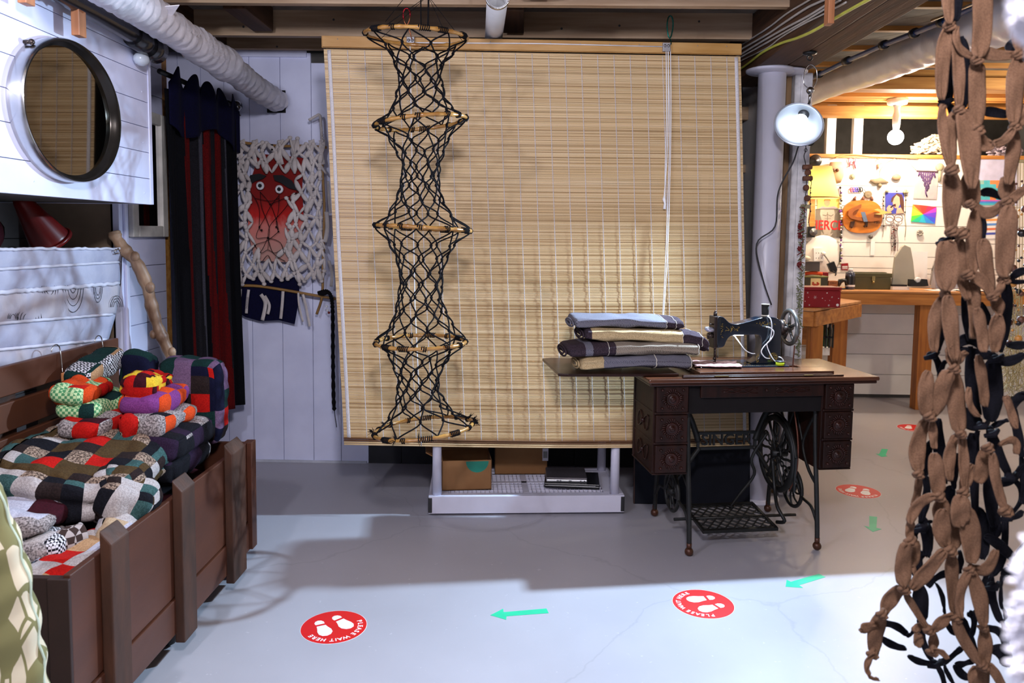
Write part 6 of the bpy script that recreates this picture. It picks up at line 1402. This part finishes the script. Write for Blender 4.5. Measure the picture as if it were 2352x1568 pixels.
for i, h_ in enumerate(('e8d060', '6a84d8', 'f0a058', '5c90d8', 'd87850', '4c5ab8')): wp2([(2258, 482 + i * 10.5), (2312, 480 + i * 10.5), (2312, 485 + i * 10.5), (2258, 487 + i * 10.5)], .0042, .0008, 'brush_stroke', C('stroke_' + h_, h_, .6), pb)
# woven white scraps on the ledge
m = MB(); r = rnd(31)
for i in range(230):
    x = r.uniform(2096, 2185); t = (x - 2096) / 90; y = 352 - r.random() * (14 + 30 * math.sin(min(1, t * 1.3) * PI / 2)); c = oY(x, y, 6.43 + r.uniform(-.03, .03))
    a = r.uniform(-.6, .6); d = Vector((math.cos(a), 0, math.sin(a))) * .022; m.tube([c - d, c, c + d], [.005, .010, .005], 6, sq=.6)
tag(m.build('woven_scraps', C('scrap_white', 'c8bca8', .8)), 'heap of woven cream paper twists on the ledge above the wall pictures', 'woven heap', kind='stuff')
m = MB()
for i in range(120):
    x = r.uniform(2270, 2345); y = 362 - r.random() * 26; c = oY(x, y, 6.45 + r.uniform(-.03, .03)); a = r.uniform(-.6, .6); d = Vector((math.cos(a), 0, math.sin(a))) * .022; m.tube([c - d, c, c + d], [.005, .010, .005], 6, sq=.6)
tag(m.build('woven_scraps', C('scrap_lilac', 'b0a4b4', .8)), 'pale lilac woven heap on the ledge at the right edge', 'woven heap', kind='stuff')
# lights of the workshop
bu = thing('bare_bulb', 'bare glowing bulb in a white ceiling socket over the workbench', 'bulb', tuple(oY(2057, 315, 6.05)))
c = oY(2057, 315, 6.05); t_ = oY(2055, 236, 6.05)
MB().ball(c, .058, 20).build('globe', glow('bulb_glow', (1.0, .95, .98), 45), bu)
M_ = Matrix.Translation((c.x, 6.05, c.z)); hh = t_.z - c.z
MB().lathe([(.02, .05), (.028, .10), (.03, .16), (.022, .19), (.022, .22), (.03, hh - .02)], M_, 20).build('socket', C('socket_white', (.8, .78, .75), .4), bu)
MB().lathe([(.03, hh - .02), (.07, hh - .012), (.075, hh + .012), (.075, hh + .03)], M_, 28).build('ceiling_plate', C('socket_white', (.8, .78, .75), .4), bu)
struct(MB().box(1.46, 5.0, 5.98, 6.12, t_.z + .031, t_.z + .10), 'trim_15', jwo, bevel=.003)
tl = thing('table_lamp', 'glowing yellow cloth lamp shade at the left of the far wall', 'lamp', tuple(oY(1893, 460, 6.12)))
a = oY(1858, 382, 6.12); b = oY(1909, 386, 6.12); c1 = oY(1925, 455, 6.12); cx = oY(1885, 420, 6.12).x; r1 = b.x - cx; r2 = c1.x - cx
def shade_mat():
    m, t, N, L, B = nt('lamp_shade'); B.inputs['Base Color'].default_value = (.9, .82, .5, 1); B.inputs['Roughness'].default_value = .8
    tr = N.new('ShaderNodeBsdfTranslucent'); tr.inputs[0].default_value = (.98, .92, .55, 1); mx = N.new('ShaderNodeMixShader'); mx.inputs[0].default_value = .6
    L.new(B.outputs[0], mx.inputs[1]); L.new(tr.outputs[0], mx.inputs[2]); L.new(mx.outputs[0], N['Material Output'].inputs[0]); return m
MB().lathe([(r1, a.z), (r2, c1.z)], TR(cx, 6.12, 0), 40, cap=False).build('shade', shade_mat(), tl, solid=.002)
MB().lathe([(r2 + .002, c1.z + .006), (r2 + .003, c1.z - .004)], TR(cx, 6.12, 0), 40, cap=False).build('shade_trim', C('trim_tan', 'a8843c', .7), tl, solid=.003)
MB().ball((cx, 6.12, (a.z + c1.z) / 2 - .03), .03, 14).build('bulb', glow('warm_bulb', (1.0, .85, .55), 45), tl)
MB().tube([(cx, 6.12, a.z - .03), (cx, 6.30, a.z - .02), (cx, 6.396, a.z - .02)], .008, 10).build('wall_arm', brass if False else C('brass_dark', '7a6238', .3, metal=.8), tl)
# lower shelf under the side table
struct(MB().box(1.45, oY(1905, 800, 5.75).x, 5.74, 5.80, oY(1880, 815, 5.75).z, oY(1880, 797, 5.75).z), 'trim_16', white2)
m = MB(); a = oY(1849, 744, 5.45); b = oY(1865, 792, 5.45); m.box(a.x - .02, b.x, 5.45, 5.5, b.z, a.z); tag(m.build('wooden_plank_end', pine), 'orange wooden plank end standing under the side table', 'plank')
crate_ = thing('black_wire_crate', 'dark crate with glass bottles under the side table', 'crate', tuple(oY(1885, 796, 5.6)))
a = oY(1860, 743, 5.6); b = oY(1908, 797, 5.6); m = MB()
for i in range(7): x = a.x + (b.x - a.x) * i / 6; m.box(x - .004, x + .004, 5.56, 5.57, b.z, a.z)
m.box(a.x, b.x, 5.56, 5.57, b.z + .07, b.z + .085); m.box(a.x, b.x, 5.72, 5.73, b.z, a.z); m.build('bars', dkg, crate_)
for x_, h_, mt_ in ((1880, 746, 'c8b46c'), (1895, 760, '3a5a40'), (1906, 755, '5a4a30')):
    p = oY(x_, 770, 5.64); MB().lathe([(.022, b.z), (.022, b.z + .12), (.010, b.z + .15), (.010, b.z + .18)], TR(p.x, 5.64, 0), 16).build('bottle', C('bottle_' + mt_, mt_, .2, coat=.6), crate_)
# ============================================================ OVERHEAD: ducts, conduit, cables
alud = mat('foil_duct', (.55, .54, .56), .35, .35, var=.12, scale=4, bump=.6, bscale=18)
D = [(1790, 250, 5.6), (1895, 200, 5.1), (1990, 165, 4.5), (2080, 128, 4.0), (2165, 92, 3.6), (2250, 62, 3.2), (2345, 22, 2.85), (2520, -60, 2.3)]
rs_ = [.075, .078, .084, .09, .094, .10, .108, .11]
DP = smoothpts([oY(*q) for q in D], 10); kk = len(DP); rr_ = [rs_[min(7, int(i / 10))] + (rs_[min(7, int(i / 10) + 1)] - rs_[min(7, int(i / 10))]) * (i % 10) / 10 for i in range(kk)]
m = MB(); m.tube(DP, [a * (1 + .03 * math.sin(i * 1.7)) for i, a in enumerate(rr_)], 28)
tag(m.build('foil_duct', alud), 'grey foil wrapped air duct running under the workshop joists to the upper right', 'duct')
m = MB(); P = [oY(x, y, Y_) for x, y, Y_ in ((1810, 205, 5.0), (1880, 172, 4.7), (1945, 140, 4.3), (2030, 103, 3.9), (2100, 76, 3.6), (2165, 50, 3.3), (2250, 10, 3.0), (2340, -30, 2.7))]; m.tube(P, .013, 10)
cd = m.build('conduit', mat('blue_conduit', (.02, .05, .16), .3)); tag(cd, 'dark blue water pipe with black clamps above the grey foil duct', 'pipe')
for i in (1, 2, 3, 4, 5): MB().tube([P[i] - (P[i + 1] - P[i]) * .06, P[i] + (P[i + 1] - P[i]) * .06], .022, 12).build('pipe_clamp', dkg, cd)
m = MB(); m.tube([oY(2140, 47, 3.25), oY(2260, 0, 2.85), oY(2350, -40, 2.6)], .006, 8); tag(m.build('copper_line', mat('chrome', (.6, .6, .6), .18, 1)), 'thin shiny metal line beside the blue water pipe', 'pipe')
grey_c = C('cable_grey', 'a8a29a', .5); yel_c = C('cable_yellow', 'b8b84a', .5)
Z3 = lambda x, y, X: oX(1650 + x / 3.92, y / 3.92, X)
for q, (P, mt_, r_, lb) in enumerate((
    ([(150, 450), (210, 405), (450, 250), (620, 120), (820, 0), (980, -110)], grey_c, .0042, 'topmost grey cable stapled along the side of the brown beam'),
    ([(150, 480), (215, 440), (440, 310), (600, 200), (800, 70), (950, 0), (1100, -80)], grey_c, .0052, 'second grey cable from the top on the side of the brown beam'),
    ([(150, 520), (220, 480), (400, 370), (600, 255), (800, 150), (980, 40), (1100, -30)], grey_c, .0052, 'thick middle grey cable on the side of the brown beam'),
    ([(150, 545), (230, 500), (400, 405), (600, 290), (780, 190), (980, 70), (1100, 0)], grey_c, .0045, 'fourth grey cable from the top on the side of the brown beam'),
    ([(150, 580), (240, 530), (450, 425), (560, 340), (760, 220), (980, 110), (1150, 20)], grey_c, .0035, 'thin lowest grey cable on the side of the brown beam'),
    ([(180, 625), (245, 590), (400, 470), (560, 390), (700, 345), (840, 285), (980, 205), (1180, 90), (1400, -30)], yel_c, .0058, 'yellow cable sagging along the lower side of the brown beam'))):
    m = MB(); m.tube(smoothpts([Z3(x, y, 1.0985 - r_) for x, y in P], 6), r_, 7); tag(m.build('cable', mt_), lb, 'cable')
p = oX(1918, 20, 1.07); m = MB(); m.box(1.04, 1.062, p.y - .02, p.y + .02, p.z - .055, p.z + .14); tag(m.build('wooden_block', wood('block_wood', 'b87a50', '99603a', .5, (12, 12, 1), 3), bevel=.002), 'reddish wooden peg block hanging on the side of the brown beam', 'wood block')
vp_ = thing('vent_pipe', 'short round grey metal pipe between the ceiling joists above the blind', 'pipe', (-.10, 3.5, 2.24))
ca = oY(1143, -8, 3.0); cb = oY(1134, 84, 3.7); d_ = (cb - ca).normalized()
MB().tube([ca, cb + d_ * .3], .0405, 28, cap=False).build('tube', mat('grey_tube', (.55, .55, .56), .35, var=.05), vp_, solid=.002)
MB().tube([ca - d_ * .01, ca + d_ * .014], .046, 28, cap=False).build('rim', mat('chrome', (.6, .6, .6), .18, 1), vp_, solid=.003)
# beads and trimming on the white post
ps = thing('cork_garland', 'hanging string of brown corks and round wooden beads on the chipped white post', 'garland', tuple(oY(1851, 560, 3.87)))
Yp = 3.865
def pp_(x, y): return oY(1740 + x / 3.561, 120 + y / 3.561, Yp)
m = MB(); m.tube(smoothpts([pp_(392, 740), pp_(395, 800), pp_(380, 850), pp_(395, 930), pp_(400, 1100), pp_(392, 1180), pp_(388, 1260), pp_(375, 1420), pp_(368, 1568)], 5), .0022, 5); m.tube(smoothpts([pp_(430, 950), pp_(440, 1060), pp_(430, 1150), pp_(432, 1300), pp_(415, 1400)], 5), .0018, 5)
m.tube([pp_(395 + 12 * math.cos(a), 800 + 14 * math.sin(a)) for a in [2 * PI * i / 12 for i in range(12)]], .0016, 5, closed=True); m.build('string', C('dark_string', '2a2624', .8), ps)
crk = C('cork', '7a5038', .8, c2='5a3626', scale=30)
for x, y, k in ((398, 942, 1), (402, 985, 0), (400, 1035, 1), (388, 1110, 0), (397, 1195, 0)):
    c = pp_(x, y); c.y -= .015; m = MB()
    if k: m.tube([c - Vector((.022, 0, 0)), c + Vector((.022, 0, .002))], .012, 12)
    else: m.ball(c, .016, 12)
    m.build('cork_bead', crk, ps)
m = MB(); c = pp_(388, 1262); m.box(c.x - .022, c.x + .022, c.y - .012, c.y, c.z - .01, c.z + .01); m.build('spacer_bead', C('bone', '9a8c6a', .6), ps)
for y in (1050, 1110, 1150, 1185, 1240, 1300): MB().ball(pp_(434, y), .0045, 7).build('bead', beadm, ps)
ry = thing('red_yarn', 'strip of knotted red and green yarn hanging down the white post', 'yarn', tuple(oY(1843, 800, Yp)))
r = rnd(19); m = MB(); k2 = []
for i in range(150):
    y = 470 + (i / 150) * 350; x = 1843 - (y - 470) * .028 + r.uniform(-5, 5); c = oY(x, y, Yp - .01 + r.uniform(-.006, .006)); d = Vector((r.uniform(-1, 1), r.uniform(-.3, .3), r.uniform(-1, 1))) * .014; m.tube([c - d, c + Vector((0, -.003, 0)), c + d], .0028, 5, mi=0 if y < 620 and i % 3 == 0 else 1)
m.build('knots', [redp, C('yarn_green', '6a7048', .9, c2='8c8a70')], ry)['kind'] = 'stuff'
for i, y in enumerate((520, 540, 572, 604)):
    m = MB(); c = oY(1838 - i, y, Yp - .02)
    for q in range(7): m.tube([c + Vector((r.uniform(-.012, .012), 0, r.uniform(-.014, .014))), c + Vector((r.uniform(-.012, .012), -.006, r.uniform(-.014, .014)))], .0045, 6)
    m.build('red_knot', redp, ry)
# ============================================================ KNOTTED STRIPS, RIGHT FOREGROUND
tanm = weave('tan_cotton', '6c513e', '5e4534', 400, bump=.25); blkm = weave('black_jersey', '0a0a10', '101017', 300, bump=.3)
mac = thing('knotted_strip_curtain', 'hanging curtain of knotted tan and black cloth strips in the right foreground', 'strip curtain', (.95, 1.36, .5))
OA, OBc, OC, OD = (2092, 0), (2092, 400), (2052, 800), (1952, 1168)
tan = dict(A=[(300, -330, 330, -140, 345, 215, 92), (350, 240, 290, 480, 275, 900, 100), (360, 240, 425, 560, 430, 980, 78), (300, 950, 285, 1100, 345, 1500, 66), (440, 1000, 350, 1200, 375, 1500, 105), (450, 1000, 520, 1250, 540, 1700, 145), (630, -300, 640, 200, 600, 520, 135), (600, 560, 600, 750, 600, 1170, 118), (540, 1180, 640, 1290, 740, 1290, 100), (740, 1290, 840, 1260, 920, 1150, 62), (420, 240, 430, 420, 590, 520, 50), (610, 430, 740, 490, 940, 490, 80), (1000, 130, 980, 300, 985, 480, 95), (990, 500, 950, 750, 930, 1110, 125), (940, 1170, 920, 1400, 872, 1660, 95), (1000, 950, 1010, 1050, 960, 1130, 80)],
    B=[(345, -20, 365, 200, 340, 560, 128), (310, 600, 320, 800, 305, 1050, 170), (450, 580, 440, 800, 520, 1130, 105), (535, -20, 525, 150, 545, 300, 140), (540, 240, 690, 350, 840, 240, 80), (580, 310, 570, 600, 560, 880, 108), (650, 580, 670, 800, 720, 1100, 105), (872, 20, 870, 120, 860, 230, 112), (890, 280, 850, 600, 840, 930, 145), (880, 260, 950, 190, 1100, 90, 66), (490, 900, 640, 960, 720, 1090, 85), (560, 950, 565, 1150, 560, 1480, 88), (310, 1090, 230, 1300, 210, 1600, 100), (320, 1090, 350, 1300, 390, 1680, 108), (600, 1200, 640, 1400, 660, 1600, 85), (770, 1260, 765, 1400, 745, 1600, 108), (720, 1090, 780, 1180, 770, 1280, 85), (830, 960, 800, 1040, 750, 1090, 55), (460, 520, 480, 540, 520, 480, 40)],
    C=[(500, -20, 540, 60, 545, 170, 105), (660, 30, 600, 90, 560, 160, 56), (320, 200, 285, 430, 310, 610, 108), (520, 200, 430, 400, 380, 600, 128), (560, 200, 570, 480, 600, 760, 128), (290, 640, 215, 880, 230, 1110, 112), (350, 640, 360, 780, 370, 900, 60), (370, 940, 390, 1150, 410, 1310, 112), (230, 1150, 215, 1300, 180, 1430, 56), (575, 780, 510, 950, 510, 1190, 82), (610, 790, 630, 1000, 630, 1270, 70), (700, 1040, 660, 1160, 620, 1280, 80), (840, 900, 820, 1050, 765, 1210, 118), (900, 940, 930, 1200, 1010, 1450, 72), (390, 1330, 230, 1400, 150, 1580, 78), (430, 1360, 435, 1470, 430, 1600, 120), (620, 1320, 600, 1480, 605, 1600, 140), (960, 870, 1090, 830, 1110, 950, 52), (760, 60, 800, 300, 825, 520, 75), (685, 350, 690, 500, 770, 610, 48), (1020, 430, 1060, 560, 1110, 720, 60)],
    D=[(560, 110, 540, 190, 545, 275, 62), (840, 0, 838, 180, 870, 340, 130), (945, 0, 945, 200, 930, 360, 110), (1050, -10, 1080, 250, 1090, 490, 140), (520, 310, 485, 500, 490, 700, 118), (590, 290, 590, 400, 565, 530, 72), (565, 510, 580, 560, 610, 610, 32), (850, 370, 690, 560, 545, 720, 105), (915, 410, 915, 600, 940, 950, 92), (1090, 550, 1000, 750, 1000, 980, 70), (1080, 560, 1170, 800, 1200, 1060, 108), (1110, 520, 1230, 540, 1320, 370, 85), (470, 710, 370, 800, 295, 940, 108), (490, 740, 570, 880, 700, 1080, 50), (290, 950, 235, 1130, 232, 1300, 116), (225, 1290, 155, 1400, 175, 1490, 40), (170, 1480, 190, 1520, 250, 1530, 24), (710, 1080, 640, 1060, 580, 1110, 60), (620, 1120, 615, 1170, 620, 1240, 72), (740, 1110, 755, 1200, 735, 1280, 70), (735, 1270, 820, 1290, 880, 1350, 42), (750, 1110, 810, 1030, 930, 950, 80), (960, 1000, 1030, 1180, 1180, 1410, 82), (1200, 1070, 1215, 1250, 1200, 1410, 102), (1200, 1400, 1195, 1500, 1190, 1700, 100), (1250, 1400, 1320, 1500, 1400, 1640, 66), (240, 1040, 150, 1070, 95, 1090, 70), (1120, 1420, 1100, 1500, 1110, 1640, 60)])
black = dict(A=[(400, -330, 400, -60, 395, 190, 80), (360, 500, 350, 720, 330, 920, 64), (455, 330, 480, 600, 480, 970, 68), (340, 940, 380, 1050, 345, 1230, 44), (530, 960, 540, 1060, 545, 1170, 58), (620, 1000, 740, 1010, 880, 1035, 58), (930, 370, 900, 420, 910, 480, 58), (260, 900, 300, 940, 350, 900, 34)],
    B=[(640, 190, 700, 160, 820, 215, 52), (385, -10, 420, 60, 395, 170, 22), (635, 330, 645, 450, 640, 600, 46), (280, 600, 400, 570, 520, 545, 22), (850, 950, 870, 1250, 800, 1600, 68), (890, 960, 960, 890, 1070, 860, 48), (470, 1080, 500, 1300, 520, 1500, 48), (620, 1160, 670, 1240, 700, 1350, 46), (400, 1545, 530, 1480, 640, 1570, 70), (870, 960, 960, 970, 1070, 960, 26), (300, 1330, 270, 1480, 230, 1600, 40), (870, 1530, 960, 1540, 1060, 1530, 50)],
    C=[(340, 50, 400, 130, 440, 300, 42), (470, 110, 430, 200, 415, 310, 36), (405, 630, 415, 900, 465, 1220, 70), (340, 830, 280, 1000, 275, 1160, 72), (285, 1150, 300, 1320, 245, 1560, 50), (560, 940, 545, 1100, 540, 1260, 48), (545, 1250, 490, 1350, 525, 1540, 76), (690, -20, 700, 300, 770, 600, 66), (585, 545, 680, 640, 780, 690, 110), (900, 90, 900, 400, 880, 660, 125), (700, 760, 690, 900, 665, 1100, 66), (760, 740, 730, 1000, 740, 1600, 56), (860, 700, 930, 900, 1050, 1150, 66), (1060, 480, 1110, 700, 1165, 970, 56), (890, 1185, 1040, 1200, 1170, 1040, 50), (870, 1060, 870, 1300, 900, 1600, 84), (1060, 1170, 1160, 1320, 1030, 1510, 36), (560, 5, 760, 50, 930, 60, 62), (930, 110, 1060, 110, 1180, 50, 60), (860, 725, 940, 680, 1035, 645, 32), (1060, 540, 1120, 460, 1190, 400, 60), (1150, 960, 1170, 1200, 1160, 1400, 40), (230, 1120, 250, 1150, 290, 1140, 26)],
    D=[(640, 70, 700, 250, 690, 430, 72), (680, 400, 600, 480, 620, 620, 80), (620, 700, 640, 800, 655, 1010, 92), (740, 110, 620, 170, 590, 270, 38), (660, 1110, 680, 1250, 760, 1390, 38), (630, 990, 650, 1060, 655, 1130, 50), (770, 1390, 830, 1500, 860, 1640, 32), (300, 1030, 420, 1060, 520, 1140, 46), (515, 1140, 560, 1120, 600, 1060, 26), (295, 1160, 370, 1220, 505, 1260, 46), (530, 1320, 640, 1380, 780, 1390, 40), (780, 1390, 880, 1360, 1005, 1250, 40), (700, 700, 820, 600, 985, 570, 44), (990, 580, 1000, 480, 995, 380, 32), (770, 670, 830, 780, 850, 940, 26), (860, 960, 890, 1060, 945, 1130, 34), (1150, -10, 1190, 200, 1190, 450, 88), (1210, 240, 1350, 330, 1520, 500, 64), (1230, 590, 1240, 720, 1220, 860, 66), (1290, -10, 1300, 120, 1310, 260, 76), (1400, 30, 1380, 400, 1280, 600, 52), (1280, 600, 1290, 820, 1370, 1030, 52), (1370, 1020, 1400, 1100, 1430, 1180, 36), (1380, 600, 1360, 750, 1370, 900, 22), (1365, 880, 1400, 960, 1370, 1020, 18), (1010, 980, 1070, 1200, 1140, 1350, 72), (1080, 920, 1120, 1020, 1080, 1170, 36), (1230, 1075, 1360, 1120, 1400, 1270, 52), (1270, 1280, 1380, 1300, 1410, 1420, 90), (950, 1400, 1020, 1400, 1100, 1370, 40), (960, 1410, 1010, 1490, 1090, 1530, 52), (850, 1400, 880, 1480, 950, 1600, 26), (1560, 20, 1500, 70, 1440, 80, 36), (1370, 600, 1450, 560, 1540, 640, 60), (1470, 500, 1540, 400, 1600, 300, 60), (1060, 940, 1120, 960, 1140, 900, 40), (640, 380, 600, 430, 590, 500, 50)])
OO = dict(A=OA, B=OBc, C=OC, D=OD); r = rnd(55)
def seg(kind, key, s, base):
    x0, y0, x1, y1, x2, y2, w = s; ox, oy = OO[key]; sc = 3.92; d = base + r.uniform(-.022, .022)
    P = [oY(ox + x0 / sc, oy + y0 / sc, d + r.uniform(-.006, .006)), oY(ox + x1 / sc, oy + y1 / sc, d), oY(ox + x2 / sc, oy + y2 / sc, d + r.uniform(-.006, .006))]
    # control point so the curve passes the middle
    a, b, c = P; b2 = b * 2 - (a + c) / 2; n = 14; Q = [a * (1 - t) ** 2 + b2 * 2 * t * (1 - t) + c * t * t for t in [i / n for i in range(n + 1)]]
    wm = w / sc * d / F * (1.22 if kind else 1.4); tw = r.uniform(-.5, .5); cu = r.uniform(.05, .22) * r.choice((-1, 1))
    ws = [wm * (.34 + .74 * math.sin(PI * min(1, max(0, i / n))) ** .42) for i in range(n + 1)]
    vs = []; m = MB(); L_ = (c - a).length; nu = 8
    dirs = []
    for i, p in enumerate(Q):
        dd = (Q[min(i + 1, n)] - Q[max(i - 1, 0)]).normalized(); x = Vector((-dd.z, 0, dd.x)); 
        x = x.normalized() if x.length > 1e-4 else Vector((1, 0, 0)); z = dd.cross(x).normalized()
        an = tw * (i / n - .5); x2_ = x * math.cos(an) + z * math.sin(an); z2_ = z * math.cos(an) - x * math.sin(an); dirs.append((p, x2_, z2_))
    ph = r.uniform(0, 6)
    def fn(u, v):
        i = v * n; k = min(n - 1, int(i)); f = i - k; p = dirs[k][0].lerp(dirs[k + 1][0], f); x = dirs[k][1].lerp(dirs[k + 1][1], f); z = dirs[k][2].lerp(dirs[k + 1][2], f); w_ = ws[k] + (ws[k + 1] - ws[k]) * f; q = (u - .5) * 2
        endf = 1 - min(1, min(v, 1 - v) * 5)
        off = cu * w_ * .5 * q * q + .0022 * math.sin(q * 7 + ph) * (endf * 1.6 + .15) + .0014 * math.sin(v * 9 + q * 2 + ph)
        return p + x * (q * w_ / 2) + z * off
    m.grid(fn, nu, n * 2)
    return m.build('tan_strip' if kind else 'black_strip', tanm if kind else blkm, mac, solid=.0022)
ends = {}
for key in 'ABCD':
    for s in tan[key]: seg(1, key, s, 1.33)
    for s in black[key]: seg(0, key, s, 1.43)
KN = [('A', 350, 230), ('A', 600, 535), ('A', 435, 985), ('A', 940, 1140), ('A', 970, 490), ('A', 370, 1520), ('A', 600, 1170), ('B', 310, 1070), ('B', 865, 250), ('B', 540, 265), ('B', 370, 510), ('B', 460, 530), ('B', 515, 900), ('B', 740, 1100), ('C', 550, 180), ('C', 330, 610), ('C', 610, 770), ('C', 410, 1330), ('C', 630, 1290), ('C', 225, 1130), ('C', 850, 890), ('C', 1010, 1460), ('D', 545, 290), ('D', 900, 375), ('D', 490, 720), ('D', 1080, 545), ('D', 290, 945), ('D', 710, 1095), ('D', 955, 980), ('D', 1200, 1065), ('D', 1200, 1415), ('D', 740, 1280), ('D', 205, 1300), ('B', 840, 945)]
for key, x, y in KN:
    ox, oy = OO[key]; c = oY(ox + x / 3.92, oy + y / 3.92, 1.318); m = MB(); s = r.uniform(.0062, .0088)
    P = [c + Vector((s * math.cos(a) * (1 + .2 * math.sin(3 * a)), .006 * math.sin(a * 2), s * .75 * math.sin(a))) for a in [2 * PI * i / 12 for i in range(12)]]
    m.tube(P, s * .62, 8, closed=True, sq=.8); m.ball(c, s * .8, 8); m.tube([c + Vector((-s, 0, -s * .6)), c + Vector((0, -s * .9, 0)), c + Vector((s, 0, s * .6))], [s * .4, s * .55, s * .4], 8)
    m.build('knot', tanm, mac)
for key, x, y in (('C', 790, 690), ('C', 880, 760), ('C', 1040, 1150), ('D', 1480, 490), ('D', 640, 170), ('D', 760, 1390), ('D', 1410, 70), ('D', 1280, 690), ('B', 290, 600), ('A', 310, 925), ('C', 340, 60), ('C', 920, 90)):
    ox, oy = OO[key]; c = oY(ox + x / 3.92, oy + y / 3.92, 1.40); m = MB(); m.ball(c, .008, 8, sc=(1.1, 1, .9)); m.tube([c + Vector((-.012, 0, -.006)), c + Vector((0, -.011, 0)), c + Vector((.012, 0, .006))], [.004, .006, .004], 8); m.build('knot', blkm, mac)
m = MB(); a = oY(2060, -260, 1.36); b = oY(2500, -300, 1.36); m.tube([Vector((.70, 1.36, 2.105)), Vector((1.35, 1.36, 2.105))], .012, 10)
for x in (.76, 1.05): m.tube([(x, 1.36, 2.10), (x, 1.36, 2.29)], .003, 6)
m.build('hanging_rod', twig, mac)
# bead strings behind, at the right edge
bd = thing('bead_curtain', 'curtain of thin cords strung with brown and amber wooden beads at the right edge', 'bead curtain', tuple(oY(2335, 1000, 2.2)))
BYY = 2.2; wb = C('bead_wood', '5a3420', .5); ab = C('bead_amber', 'b87a30', .4); kb = C('bead_black', '1c1410', .4); strg = C('thin_jute', 'a08a5a', .8)
m = MB(); r = rnd(66); XS = [2322 + i * 6.5 + r.uniform(-1, 1) for i in range(11)]
for x in XS: m.tube(smoothpts([oY(x + 3, 372, BYY), oY(x + 1, 500, BYY), oY(x, 640, BYY), oY(x - 2, 760, BYY), oY(x - 6 + r.uniform(-4, 4), 895, BYY)], 3), .0011, 4)
m.tube([oY(2312, 370, BYY), oY(2420, 372, BYY)], .004, 6)
m.build('cord', strg, bd)
n_b = 0
for x in XS:
    y = 400 + r.uniform(0, 40)
    while y < 800 and n_b < 98:
        s = r.choice((.0035, .0035, .0045, .008, .011)); c = oY(x - (y - 400) / 400 * 3, y, BYY - .002); MB().ball(c, s, 8).build('bead', r.choice((wb, ab, kb, wb)), bd); y += r.uniform(22, 60); n_b += 1
m = MB()
for i in range(230):
    x = r.uniform(2305, 2352); y = r.uniform(650, 900) if i % 2 else r.uniform(780, 905); c = oY(x, y, BYY + r.uniform(-.01, .03)); d = Vector((r.uniform(-1, 1), r.uniform(-.4, .4), r.uniform(-1.6, 1.6))) * .02; m.tube([c - d, c + Vector((r.uniform(-.008, .008), 0, 0)), c + d], .0009, 4)
m.build('loose_fringe', strg, bd)['kind'] = 'stuff'
# fluffy white yarn hanging, very near and out of focus
fl = mat('white_fluff', (.80, .78, .82), .95, bump=.4)
m = MB(); r = rnd(70); P = smoothpts([oY(2365, -60, .36), oY(2360, 30, .36), oY(2375, 75, .36), oY(2480, 300, .36), oY(2500, 700, .36), oY(2460, 1050, .36), oY(2392, 1250, .36), oY(2372, 1400, .36), oY(2362, 1560, .36), oY(2380, 1700, .36)], 14)
for i, p in enumerate(P):
    w = .0095 if i > 80 else (.0075 if i < 30 else .006)
    for q in range(16):
        d = Vector((r.gauss(0, 1), r.gauss(0, 1), r.gauss(0, 1))).normalized(); m.tube([p, p + d * w * .6, p + d * w * r.uniform(.8, 1.3)], [.0018, .0016, .0008], 5)
tag(m.build('fluffy_yarn', fl), 'blurred fluffy white yarn hanging at the very right edge', 'yarn')
